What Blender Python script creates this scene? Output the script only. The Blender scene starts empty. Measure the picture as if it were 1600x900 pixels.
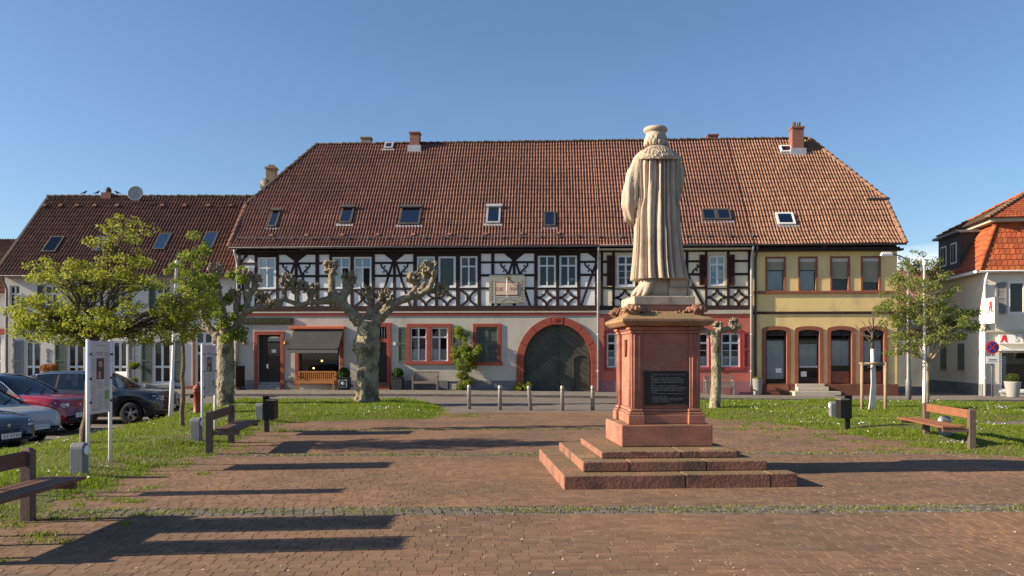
import bpy, math, random
import numpy as np
from mathutils import Vector, Matrix, noise as mnoise

scene = bpy.context.scene
C = scene.collection
R = math.radians
rnd = random.Random(7)

# ---------------------------------------------------------------- camera, sky, sun, exposure
EYE = 1.75
FPX, HORIZON = 1288.0, 554.0
cam_data = bpy.data.cameras.new('camera')
cam_data.sensor_width = 36.0
cam_data.lens = FPX / 1600 * 36.0
cam_data.shift_y = (HORIZON - 450) / 1600
cam_data.clip_start = 0.1
cam_data.clip_end = 3000
cam = bpy.data.objects.new('camera', cam_data)
C.objects.link(cam)
cam.location = (0, 0, EYE)
cam.rotation_euler = (R(90), 0, 0)
scene.camera = cam

SUN_EL, SUN_AZ = R(24), R(6.0)          # light travels towards +X, a little towards +Y
world = bpy.data.worlds.new('World')
scene.world = world
world.use_nodes = True
wn, wl = world.node_tree.nodes, world.node_tree.links
wn.clear()
w_out = wn.new('ShaderNodeOutputWorld')
w_bg = wn.new('ShaderNodeBackground')
w_sky = wn.new('ShaderNodeTexSky')
w_sky.sky_type = 'NISHITA'
w_sky.sun_disc = False
w_sky.sun_elevation = SUN_EL
w_sky.sun_rotation = R(270) - SUN_AZ
w_sky.air_density = 1.0
w_sky.dust_density = 0.6
w_sky.ozone_density = 4.4
w_sky.altitude = 100
w_bg.inputs['Strength'].default_value = 0.074
# thin fair weather cloud low over the horizon, and a few wisps above it
w_tc = wn.new('ShaderNodeTexCoord')
w_map = wn.new('ShaderNodeMapping')
w_map.inputs['Scale'].default_value = (1.0, 1.0, 3.2)
w_map.inputs['Location'].default_value = (2.8, 0.36, -0.16)
w_noi = wn.new('ShaderNodeTexNoise')
w_noi.inputs['Scale'].default_value = 2.6
w_noi.inputs['Detail'].default_value = 7
w_noi.inputs['Roughness'].default_value = 0.55
w_sep = wn.new('ShaderNodeSeparateXYZ')
w_el = wn.new('ShaderNodeMapRange')
w_el.inputs['From Min'].default_value = 0.02
w_el.inputs['From Max'].default_value = 0.26
w_el.inputs['To Min'].default_value = 0.46
w_el.inputs['To Max'].default_value = 0.735
w_sub = wn.new('ShaderNodeMath'); w_sub.operation = 'SUBTRACT'
w_ramp = wn.new('ShaderNodeMapRange')
w_ramp.inputs['From Min'].default_value = 0.0
w_ramp.inputs['From Max'].default_value = 0.10
w_ramp.inputs['To Max'].default_value = 0.75
w_mix = wn.new('ShaderNodeMixRGB')
w_mix.inputs['Color2'].default_value = (7.2, 7.7, 8.4, 1)
wl.new(w_tc.outputs['Generated'], w_map.inputs['Vector'])
wl.new(w_map.outputs['Vector'], w_noi.inputs['Vector'])
wl.new(w_tc.outputs['Generated'], w_sep.inputs['Vector'])
wl.new(w_sep.outputs['Z'], w_el.inputs['Value'])
wl.new(w_noi.outputs['Fac'], w_sub.inputs[0])
wl.new(w_el.outputs['Result'], w_sub.inputs[1])
wl.new(w_sub.outputs[0], w_ramp.inputs['Value'])
wl.new(w_ramp.outputs['Result'], w_mix.inputs['Fac'])
wl.new(w_sky.outputs['Color'], w_mix.inputs['Color1'])
wl.new(w_mix.outputs['Color'], w_bg.inputs['Color'])
wl.new(w_bg.outputs['Background'], w_out.inputs['Surface'])

sun_data = bpy.data.lights.new('sun', 'SUN')
sun_data.energy = 4.9
sun_data.angle = R(0.5)
sun_data.color = (1.0, 0.84, 0.64)
sun = bpy.data.objects.new('sun', sun_data)
C.objects.link(sun)
sun.rotation_euler = Vector((math.cos(SUN_EL) * math.cos(SUN_AZ), math.cos(SUN_EL) * math.sin(SUN_AZ),
                             -math.sin(SUN_EL))).to_track_quat('-Z', 'Y').to_euler()
scene.view_settings.view_transform = 'Standard'
scene.view_settings.look = 'None'
scene.view_settings.gamma = 1
scene.view_settings.use_curve_mapping = False
scene.view_settings.exposure = 1.1
scene.cycles.max_bounces = 6
scene.cycles.transparent_max_bounces = 12
scene.cycles.use_denoising = True

# ---------------------------------------------------------------- materials
MATS = {}


def mat(name, col, rough=0.85, col2=None, scale=3.0, detail=6, lo=0.35, hi=0.65, bump=0.0, bscale=30.0, bdist=0.02,
        spec=0.3, metal=0.0, island=0.0, col3=None, scale3=1.0, lo3=0.5, hi3=0.7, coord='Object', stretch=(1, 1, 1), coat=0.0, topcol=None):
    m = bpy.data.materials.new(name)
    m.use_nodes = True
    nt = m.node_tree
    n, l = nt.nodes, nt.links
    b = n['Principled BSDF']
    b.inputs['Roughness'].default_value = rough
    b.inputs['Specular IOR Level'].default_value = spec
    b.inputs['Metallic'].default_value = metal
    if coat:
        b.inputs['Coat Weight'].default_value = coat
        b.inputs['Coat Roughness'].default_value = 0.05
    src = None
    tc = n.new('ShaderNodeTexCoord')
    mp = n.new('ShaderNodeMapping')
    mp.inputs['Scale'].default_value = stretch
    l.new(tc.outputs[coord], mp.inputs['Vector'])
    vec = mp.outputs['Vector']

    def noise(sc, det, lo_, hi_):
        t = n.new('ShaderNodeTexNoise')
        t.inputs['Scale'].default_value = sc
        t.inputs['Detail'].default_value = det
        t.inputs['Roughness'].default_value = 0.6
        l.new(vec, t.inputs['Vector'])
        r = n.new('ShaderNodeMapRange')
        r.inputs['From Min'].default_value = lo_
        r.inputs['From Max'].default_value = hi_
        l.new(t.outputs['Fac'], r.inputs['Value'])
        return r.outputs['Result']
    if col2 is not None:
        mx = n.new('ShaderNodeMixRGB')
        mx.inputs['Color1'].default_value = (*col, 1)
        mx.inputs['Color2'].default_value = (*col2, 1)
        l.new(noise(scale, detail, lo, hi), mx.inputs['Fac'])
        src = mx.outputs['Color']
    if col3 is not None:
        mx = n.new('ShaderNodeMixRGB')
        if src is None:
            mx.inputs['Color1'].default_value = (*col, 1)
        else:
            l.new(src, mx.inputs['Color1'])
        mx.inputs['Color2'].default_value = (*col3, 1)
        l.new(noise(scale3, 8, lo3, hi3), mx.inputs['Fac'])
        src = mx.outputs['Color']
    if island:
        g0 = n.new('ShaderNodeNewGeometry')
        oi = n.new('ShaderNodeObjectInfo')
        ga = n.new('ShaderNodeMath'); ga.operation = 'ADD'
        gf = n.new('ShaderNodeMath'); gf.operation = 'FRACT'
        l.new(g0.outputs['Random Per Island'], ga.inputs[0])
        l.new(oi.outputs['Random'], ga.inputs[1])
        l.new(ga.outputs[0], gf.inputs[0])
        r = n.new('ShaderNodeMapRange')
        r.inputs['To Min'].default_value = 1 - island
        r.inputs['To Max'].default_value = 1 + island
        l.new(gf.outputs[0], r.inputs['Value'])
        hs = n.new('ShaderNodeHueSaturation')
        if src is None:
            hs.inputs['Color'].default_value = (*col, 1)
        else:
            l.new(src, hs.inputs['Color'])
        l.new(r.outputs['Result'], hs.inputs['Value'])
        # a second, decorrelated random for hue
        mm = n.new('ShaderNodeMath'); mm.operation = 'MULTIPLY'; mm.inputs[1].default_value = 37.7
        fr = n.new('ShaderNodeMath'); fr.operation = 'FRACT'
        hr = n.new('ShaderNodeMapRange')
        hr.inputs['To Min'].default_value = 0.5 - 0.03 * island
        hr.inputs['To Max'].default_value = 0.5 + 0.03 * island
        l.new(gf.outputs[0], mm.inputs[0])
        l.new(mm.outputs[0], fr.inputs[0])
        l.new(fr.outputs[0], hr.inputs['Value'])
        l.new(hr.outputs['Result'], hs.inputs['Hue'])
        src = hs.outputs['Color']
    if topcol is not None:                      # moss and soot settle on what faces the sky
        gn = n.new('ShaderNodeNewGeometry')
        sx = n.new('ShaderNodeSeparateXYZ')
        l.new(gn.outputs['Normal'], sx.inputs[0])
        rr = n.new('ShaderNodeMapRange')
        rr.inputs['From Min'].default_value = 0.55
        rr.inputs['From Max'].default_value = 0.95
        l.new(sx.outputs['Z'], rr.inputs['Value'])
        mu = n.new('ShaderNodeMath'); mu.operation = 'MULTIPLY'
        l.new(rr.outputs['Result'], mu.inputs[0])
        l.new(noise(3.5, 7, 0.30, 0.55), mu.inputs[1])
        mx = n.new('ShaderNodeMixRGB')
        l.new(src, mx.inputs['Color1'])
        mx.inputs['Color2'].default_value = (*topcol, 1)
        l.new(mu.outputs[0], mx.inputs['Fac'])
        src = mx.outputs['Color']
    if src is None:
        b.inputs['Base Color'].default_value = (*col, 1)
    else:
        l.new(src, b.inputs['Base Color'])
    if bump:
        t = n.new('ShaderNodeTexNoise')
        t.inputs['Scale'].default_value = bscale
        t.inputs['Detail'].default_value = 5
        l.new(vec, t.inputs['Vector'])
        bp = n.new('ShaderNodeBump')
        bp.inputs['Strength'].default_value = bump
        bp.inputs['Distance'].default_value = bdist
        l.new(t.outputs['Fac'], bp.inputs['Height'])
        l.new(bp.outputs['Normal'], b.inputs['Normal'])
    MATS[name] = m
    return m


def leaf_mat(name, c1, c2, trans=0.35):
    m = bpy.data.materials.new(name)
    m.use_nodes = True
    n, l = m.node_tree.nodes, m.node_tree.links
    n.clear()
    out = n.new('ShaderNodeOutputMaterial')
    g = n.new('ShaderNodeNewGeometry')
    mx = n.new('ShaderNodeMixRGB')
    mx.inputs['Color1'].default_value = (*c1, 1)
    mx.inputs['Color2'].default_value = (*c2, 1)
    l.new(g.outputs['Random Per Island'], mx.inputs['Fac'])
    d = n.new('ShaderNodeBsdfPrincipled')
    d.inputs['Roughness'].default_value = 0.55
    d.inputs['Specular IOR Level'].default_value = 0.3
    t = n.new('ShaderNodeBsdfTranslucent')
    s = n.new('ShaderNodeMixShader')
    s.inputs['Fac'].default_value = trans
    l.new(mx.outputs['Color'], d.inputs['Base Color'])
    l.new(mx.outputs['Color'], t.inputs['Color'])
    l.new(d.outputs[0], s.inputs[1])
    l.new(t.outputs[0], s.inputs[2])
    l.new(s.outputs[0], out.inputs['Surface'])
    MATS[name] = m
    return m


def glass_mat(name, refl=0.12, tint=(0.8, 0.85, 0.88), rough=0.02):
    """thin window pane: see-through with a mirror share that grows at grazing angles"""
    m = bpy.data.materials.new(name)
    m.use_nodes = True
    n, l = m.node_tree.nodes, m.node_tree.links
    n.clear()
    out = n.new('ShaderNodeOutputMaterial')
    tr = n.new('ShaderNodeBsdfTransparent')
    tr.inputs['Color'].default_value = (*tint, 1)
    gl = n.new('ShaderNodeBsdfGlossy')
    gl.inputs['Roughness'].default_value = rough
    fr = n.new('ShaderNodeFresnel')
    fr.inputs['IOR'].default_value = 1.5
    ad = n.new('ShaderNodeMath'); ad.operation = 'ADD'; ad.use_clamp = True
    ad.inputs[1].default_value = refl
    s = n.new('ShaderNodeMixShader')
    l.new(fr.outputs[0], ad.inputs[0])
    l.new(ad.outputs[0], s.inputs['Fac'])
    l.new(tr.outputs[0], s.inputs[1])
    l.new(gl.outputs[0], s.inputs[2])
    l.new(s.outputs[0], out.inputs['Surface'])
    MATS[name] = m
    return m


# walls and timber
mat('plaster_white', (0.82, 0.80, 0.755), 0.9, (0.76, 0.74, 0.70), 2.5, bump=0.25, bscale=25, bdist=0.01)
mat('plaster_cream', (0.80, 0.71, 0.52), 0.9, (0.73, 0.64, 0.46), 2.5, bump=0.25, bscale=25, bdist=0.01)
mat('plaster_grey', (0.50, 0.465, 0.395), 0.92, (0.44, 0.41, 0.35), 1.3, bump=0.3, bscale=18, bdist=0.015,
    col3=(0.37, 0.345, 0.295), scale3=1.1, lo3=0.50, hi3=0.72, stretch=(1, 1, .45))
mat('plinth_grey', (0.20, 0.20, 0.205), 0.9, (0.15, 0.15, 0.155), 3, bump=0.3)
mat('plaster_red', (0.52, 0.145, 0.10), 0.9, (0.45, 0.125, 0.09), 1.6, bump=0.25, bscale=20, bdist=0.01)
mat('plinth_pink', (0.34, 0.15, 0.16), 0.9, (0.28, 0.13, 0.14), 3, bump=0.25)
mat('plaster_yellow', (0.82, 0.61, 0.27), 0.92, (0.75, 0.55, 0.24), 1.2, bump=0.25, bscale=18, bdist=0.012,
    col3=(0.54, 0.40, 0.21), scale3=1.3, lo3=0.52, hi3=0.75, stretch=(1, 1, .45))
mat('plinth_brown', (0.20, 0.075, 0.045), 0.9, (0.13, 0.055, 0.04), 3, bump=0.5)
mat('plaster_pharmacy', (0.70, 0.65, 0.53), 0.9, (0.64, 0.59, 0.48), 1.5, bump=0.2)
mat('plaster_far', (0.62, 0.61, 0.58), 0.9, (0.56, 0.55, 0.53), 1.5, bump=0.2)
mat('plaster_left', (0.66, 0.62, 0.57), 0.9, (0.60, 0.56, 0.51), 1.5, bump=0.2)
mat('timber', (0.022, 0.013, 0.012), 0.75, (0.035, 0.018, 0.016), 6, bump=0.4, bscale=40, stretch=(1, 1, 1))
mat('timber_sill', (0.045, 0.022, 0.018), 0.8, (0.03, 0.017, 0.015), 4, bump=0.4)
mat('string_red', (0.24, 0.045, 0.035), 0.75, (0.19, 0.04, 0.03), 3)
mat('stone_red', (0.33, 0.075, 0.048), 0.8, (0.26, 0.062, 0.042), 4, bump=0.3, bscale=30)
mat('stone_brown', (0.29, 0.105, 0.060), 0.8, (0.22, 0.082, 0.052), 4, bump=0.3, bscale=30)
mat('stone_pale', (0.50, 0.45, 0.36), 0.85, (0.42, 0.37, 0.29), 4, bump=0.3)
mat('white_paint', (0.72, 0.72, 0.70), 0.5, (0.66, 0.66, 0.64), 5)
mat('cream_paint', (0.62, 0.52, 0.33), 0.7, (0.55, 0.46, 0.3), 4)
mat('shutter_green', (0.115, 0.135, 0.10), 0.7, (0.09, 0.11, 0.085), 4, bump=0.2)
mat('shutter_dark', (0.055, 0.018, 0.016), 0.7, (0.045, 0.015, 0.014), 4)
mat('shutter_red', (0.30, 0.05, 0.05), 0.65, (0.25, 0.045, 0.045), 4)
mat('gate_green', (0.080, 0.084, 0.066), 0.8, (0.060, 0.064, 0.050), 3, bump=0.3, bscale=30, island=0.2)
mat('door_dark', (0.02, 0.014, 0.012), 0.55, (0.03, 0.02, 0.016), 4)
mat('interior_dark', (0.010, 0.010, 0.011), 0.9)
mat('interior_mid', (0.05, 0.047, 0.043), 0.9, (0.02, 0.02, 0.02), 2.5)
mat('curtain', (0.72, 0.72, 0.69), 0.9, (0.58, 0.58, 0.56), 2)
mat('blind', (0.36, 0.33, 0.24), 0.8, (0.33, 0.30, 0.22), 3)
mat('blind_box', (0.55, 0.53, 0.47), 0.7)
mat('paper_white', (0.75, 0.75, 0.73), 0.8)
glass_mat('glass', 0.02)
glass_mat('glass_sky', 0.22, (0.5, 0.6, 0.75))
glass_mat('glass_car', 0.06, (0.30, 0.33, 0.35))
mat('zinc', (0.20, 0.20, 0.20), 0.55, (0.15, 0.15, 0.155), 5, metal=0.4)
mat('zinc_pale', (0.52, 0.53, 0.54), 0.45, (0.42, 0.42, 0.43), 5, metal=0.4)
mat('gutter_dark', (0.10, 0.09, 0.08), 0.6, (0.07, 0.065, 0.06), 5, metal=0.3)
mat('black_metal', (0.012, 0.012, 0.013), 0.45)
mat('grey_metal', (0.20, 0.205, 0.215), 0.5, (0.16, 0.165, 0.175), 8, bump=0.1)
mat('steel', (0.36, 0.33, 0.30), 0.45, (0.28, 0.26, 0.235), 10, metal=0.6)
mat('white_metal', (0.78, 0.78, 0.76), 0.45)
mat('satellite_grey', (0.34, 0.34, 0.34), 0.6)
# roofs
mat('tile_main', (0.235, 0.113, 0.078), 0.85, (0.175, 0.088, 0.063), 0.45, lo=0.38, hi=0.62, island=0.13, bump=0.3, bscale=60, bdist=0.006,
    col3=(0.25, 0.17, 0.115), scale3=9.0, lo3=0.60, hi3=0.75)
mat('tile_mossy', (0.27, 0.135, 0.085), 0.88, (0.215, 0.108, 0.070), 0.6, island=0.15, bump=0.3, bscale=60, bdist=0.006,
    col3=(0.34, 0.27, 0.17), scale3=8.0, lo3=0.52, hi3=0.70)
mat('tile_left', (0.15, 0.070, 0.048), 0.85, (0.115, 0.056, 0.042), 0.6, island=0.18, bump=0.3, bscale=60, bdist=0.006,
    col3=(0.21, 0.14, 0.09), scale3=5.0, lo3=0.58, hi3=0.75)
mat('tile_orange', (0.42, 0.105, 0.035), 0.8, (0.32, 0.085, 0.035), 1.5, island=0.22, bump=0.3, bscale=60, bdist=0.006)
mat('tile_brown', (0.115, 0.075, 0.048), 0.9, (0.085, 0.06, 0.042), 2, island=0.2, bump=0.3)
mat('ridge_dark', (0.075, 0.055, 0.042), 0.9, (0.12, 0.08, 0.055), 4, island=0.3, bump=0.3)
mat('slate', (0.055, 0.06, 0.068), 0.7, (0.04, 0.044, 0.05), 3, island=0.3)


def brick_mat(name, c1, c2, mortar, bw, bh):
    m = bpy.data.materials.new(name)
    m.use_nodes = True
    n, l = m.node_tree.nodes, m.node_tree.links
    b = n['Principled BSDF']
    b.inputs['Roughness'].default_value = 0.9
    tc = n.new('ShaderNodeTexCoord')
    sp = n.new('ShaderNodeSeparateXYZ')
    cb = n.new('ShaderNodeCombineXYZ')
    ad = n.new('ShaderNodeMath'); ad.operation = 'ADD'
    l.new(tc.outputs['Object'], sp.inputs[0])
    l.new(sp.outputs['X'], ad.inputs[0]); l.new(sp.outputs['Y'], ad.inputs[1])
    l.new(ad.outputs[0], cb.inputs['X']); l.new(sp.outputs['Z'], cb.inputs['Y'])
    t = n.new('ShaderNodeTexBrick')
    t.inputs['Color1'].default_value = (*c1, 1)
    t.inputs['Color2'].default_value = (*c2, 1)
    t.inputs['Mortar'].default_value = (*mortar, 1)
    t.inputs['Scale'].default_value = 1.0
    t.inputs['Brick Width'].default_value = bw
    t.inputs['Row Height'].default_value = bh
    t.inputs['Mortar Size'].default_value = 0.008
    l.new(cb.outputs[0], t.inputs['Vector'])
    l.new(t.outputs['Color'], b.inputs['Base Color'])
    bp = n.new('ShaderNodeBump')
    bp.inputs['Strength'].default_value = 0.5
    bp.inputs['Distance'].default_value = 0.01
    bp.invert = True
    l.new(t.outputs['Fac'], bp.inputs['Height'])
    l.new(bp.outputs['Normal'], b.inputs['Normal'])
    MATS[name] = m
    return m


brick_mat('chimney_brick', (0.27, 0.075, 0.05), (0.20, 0.06, 0.045), (0.22, 0.17, 0.14), 0.24, 0.075)
mat('chimney_pale', (0.28, 0.22, 0.13), 0.9, (0.20, 0.16, 0.10), 3, bump=0.4)
# ground
mat('asphalt', (0.17, 0.14, 0.115), 0.92, (0.135, 0.112, 0.094), 1.5, bump=0.4, bscale=120, bdist=0.006, coord='Object')
mat('road', (0.175, 0.145, 0.118), 0.92, (0.135, 0.112, 0.095), 0.9, bump=0.4, bscale=140, bdist=0.006)
mat('pavement_slab', (0.175, 0.152, 0.125), 0.9, (0.13, 0.113, 0.096), 1.8, bump=0.3, bscale=60, island=0.15)
mat('kerb', (0.20, 0.17, 0.145), 0.9, (0.14, 0.12, 0.105), 3, island=0.2)
mat('joint', (0.060, 0.042, 0.030), 0.95, (0.085, 0.066, 0.040), 6, bump=0.5, bscale=90)
mat('paver', (0.200, 0.114, 0.064), 0.92, (0.140, 0.086, 0.054), 0.45, lo=0.40, hi=0.60, island=0.16, bump=0.5, bscale=110, bdist=0.005,
    col3=(0.31, 0.24, 0.175), scale3=16.0, lo3=0.60, hi3=0.74)
mat('cobble', (0.145, 0.125, 0.10), 0.9, (0.115, 0.10, 0.083), 6, island=0.14, bump=0.4, bscale=60)
mat('soil', (0.13, 0.095, 0.045), 0.95, (0.080, 0.105, 0.022), 1.6, bump=0.6, bscale=30)
leaf_mat('grass_blade', (0.10, 0.175, 0.010), (0.23, 0.29, 0.025), 0.45)
leaf_mat('grass_dry', (0.30, 0.27, 0.075), (0.16, 0.19, 0.035), 0.35)
mat('daisy', (0.80, 0.80, 0.76), 0.7)
# stone of the monument
mat('sandstone_red', (0.41, 0.175, 0.115), 0.9, (0.31, 0.125, 0.085), 3.0, bump=0.55, bscale=38, bdist=0.015,
    col3=(0.20, 0.105, 0.08), scale3=2.6, lo3=0.52, hi3=0.72, stretch=(1, 1, 1.8), topcol=(0.17, 0.125, 0.065))
mat('sandstone_step', (0.31, 0.14, 0.092), 0.92, (0.21, 0.105, 0.070), 3.2, bump=0.8, bscale=26, bdist=0.02,
    col3=(0.12, 0.072, 0.052), scale3=2.2, lo3=0.50, hi3=0.68, topcol=(0.155, 0.115, 0.06))
mat('sandstone_cap', (0.36, 0.205, 0.115), 0.9, (0.26, 0.15, 0.088), 3.4, bump=0.6, bscale=36, bdist=0.015,
    col3=(0.18, 0.13, 0.075), scale3=2.4, lo3=0.50, hi3=0.68, topcol=(0.22, 0.155, 0.075))
mat('sandstone_beige', (0.50, 0.415, 0.32), 0.9, (0.39, 0.32, 0.245), 3.2, bump=0.6, bscale=55, bdist=0.010,
    col3=(0.20, 0.16, 0.115), scale3=2.6, lo3=0.52, hi3=0.70, stretch=(1, 1, .55), topcol=(0.24, 0.19, 0.12))
mat('plaque', (0.018, 0.016, 0.015), 0.35, (0.028, 0.024, 0.022), 12)
mat('plaque_letter', (0.33, 0.31, 0.28), 0.5)
# street furniture
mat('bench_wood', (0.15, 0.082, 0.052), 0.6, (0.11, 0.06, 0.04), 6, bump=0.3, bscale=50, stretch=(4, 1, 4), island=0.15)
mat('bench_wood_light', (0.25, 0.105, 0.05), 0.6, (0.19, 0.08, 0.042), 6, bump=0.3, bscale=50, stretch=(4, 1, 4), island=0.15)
mat('post_brown', (0.14, 0.098, 0.082), 0.6, (0.11, 0.078, 0.066), 8, bump=0.15)
mat('teak', (0.42, 0.19, 0.055), 0.6, (0.35, 0.15, 0.05), 8)
mat('teak_grey', (0.25, 0.20, 0.165), 0.8, (0.19, 0.155, 0.13), 8)
mat('awning', (0.045, 0.043, 0.043), 0.85, (0.055, 0.052, 0.05), 2)
mat('awning_orange', (0.55, 0.13, 0.05), 0.6)
mat('valance', (0.15, 0.145, 0.14), 0.85)
mat('sign_green', (0.020, 0.023, 0.013), 0.6)
mat('sign_letter', (0.10, 0.10, 0.035), 0.5)
mat('board_panel', (0.56, 0.52, 0.50), 0.55, (0.52, 0.48, 0.46), 3)
mat('print_grey', (0.30, 0.28, 0.27), 0.7)
mat('print_dark', (0.035, 0.035, 0.055), 0.6, (0.12, 0.08, 0.07), 9)
mat('print_green', (0.20, 0.34, 0.10), 0.7)
mat('print_face', (0.38, 0.24, 0.18), 0.7)
mat('hydrant_red', (0.33, 0.06, 0.04), 0.5, (0.24, 0.05, 0.035), 6)
mat('pot_dark', (0.035, 0.037, 0.04), 0.6)
mat('pot_grey', (0.30, 0.29, 0.28), 0.75, (0.24, 0.23, 0.22), 5)
mat('pot_white', (0.36, 0.35, 0.335), 0.7)
mat('soil_dark', (0.03, 0.022, 0.015), 0.95)
# vegetation
mat('bark', (0.16, 0.125, 0.085), 0.95, (0.09, 0.07, 0.05), 7, bump=0.9, bscale=25, bdist=0.03)
mat('bark_plane', (0.36, 0.315, 0.205), 0.92, (0.20, 0.175, 0.11), 5.0, bump=1.0, bscale=18, bdist=0.06,
    col3=(0.115, 0.092, 0.058), scale3=3.2, lo3=0.50, hi3=0.60, stretch=(1, 1, .6))
mat('bark_limb', (0.28, 0.235, 0.155), 0.95, (0.16, 0.13, 0.085), 6, bump=0.9, bscale=18, bdist=0.04,
    col3=(0.32, 0.28, 0.19), scale3=3.5, lo3=0.55, hi3=0.7)
mat('bark_white', (0.66, 0.63, 0.58), 0.9, (0.55, 0.52, 0.47), 6, bump=0.3)
mat('stake_wood', (0.36, 0.27, 0.17), 0.85, (0.28, 0.21, 0.13), 6, stretch=(4, 4, 1))
leaf_mat('leaf_spring', (0.17, 0.215, 0.018), (0.40, 0.41, 0.055), 0.5)
leaf_mat('leaf_dark', (0.035, 0.06, 0.012), (0.09, 0.12, 0.02), 0.3)
leaf_mat('leaf_olive', (0.13, 0.175, 0.03), (0.29, 0.325, 0.08), 0.48)
leaf_mat('leaf_mid', (0.12, 0.18, 0.018), (0.28, 0.33, 0.05), 0.48)
leaf_mat('leaf_box', (0.035, 0.075, 0.010), (0.08, 0.13, 0.02), 0.3)
leaf_mat('leaf_orange', (0.42, 0.13, 0.03), (0.30, 0.20, 0.05), 0.3)
# cars
mat('paint_red', (0.30, 0.012, 0.022), 0.32, spec=0.5, coat=1.0)
mat('paint_black', (0.010, 0.011, 0.016), 0.3, spec=0.5, coat=1.0)
mat('paint_silver', (0.42, 0.42, 0.41), 0.4, metal=0.25, coat=0.5)
mat('paint_anthracite', (0.045, 0.05, 0.065), 0.32, metal=0.3, coat=1.0)
mat('rubber', (0.012, 0.012, 0.012), 0.85)
mat('alloy', (0.50, 0.50, 0.51), 0.3, metal=0.85)
mat('plastic_black', (0.016, 0.016, 0.017), 0.6)
mat('headlight', (0.72, 0.75, 0.78), 0.08, spec=0.8)
mat('chrome', (0.72, 0.72, 0.72), 0.12, metal=1.0)
mat('plate_white', (0.70, 0.70, 0.68), 0.5)
mat('plate_ink', (0.03, 0.03, 0.03), 0.6)
mat('amber', (0.45, 0.10, 0.02), 0.25)
mat('car_seat', (0.02, 0.02, 0.022), 0.8)
# signs
mat('pharm_red', (0.62, 0.02, 0.02), 0.5)
mat('sign_white', (0.78, 0.78, 0.76), 0.5)
mat('sign_blue', (0.02, 0.05, 0.30), 0.5)
mat('sign_ring', (0.50, 0.02, 0.03), 0.5)
mat('letter_grey', (0.30, 0.30, 0.30), 0.5)
mat('letter_dark', (0.10, 0.10, 0.105), 0.6)
mat('dial_ground', (0.33, 0.33, 0.27), 0.85, (0.25, 0.27, 0.24), 4, col3=(0.36, 0.33, 0.20), scale3=5, lo3=0.5, hi3=0.7)
mat('dial_face', (0.62, 0.49, 0.38), 0.85, (0.56, 0.44, 0.34), 4)
mat('dial_red', (0.28, 0.09, 0.07), 0.8)
mat('gold', (0.26, 0.165, 0.04), 0.5, metal=0.3)
mat('bird', (0.03, 0.032, 0.036), 0.8)
m_lamp = mat('lamp_bulb', (0.9, 0.55, 0.2), 0.5)
m_lamp.node_tree.nodes['Principled BSDF'].inputs['Emission Color'].default_value = (1.0, 0.55, 0.18, 1)
m_lamp.node_tree.nodes['Principled BSDF'].inputs['Emission Strength'].default_value = 3.0


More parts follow.
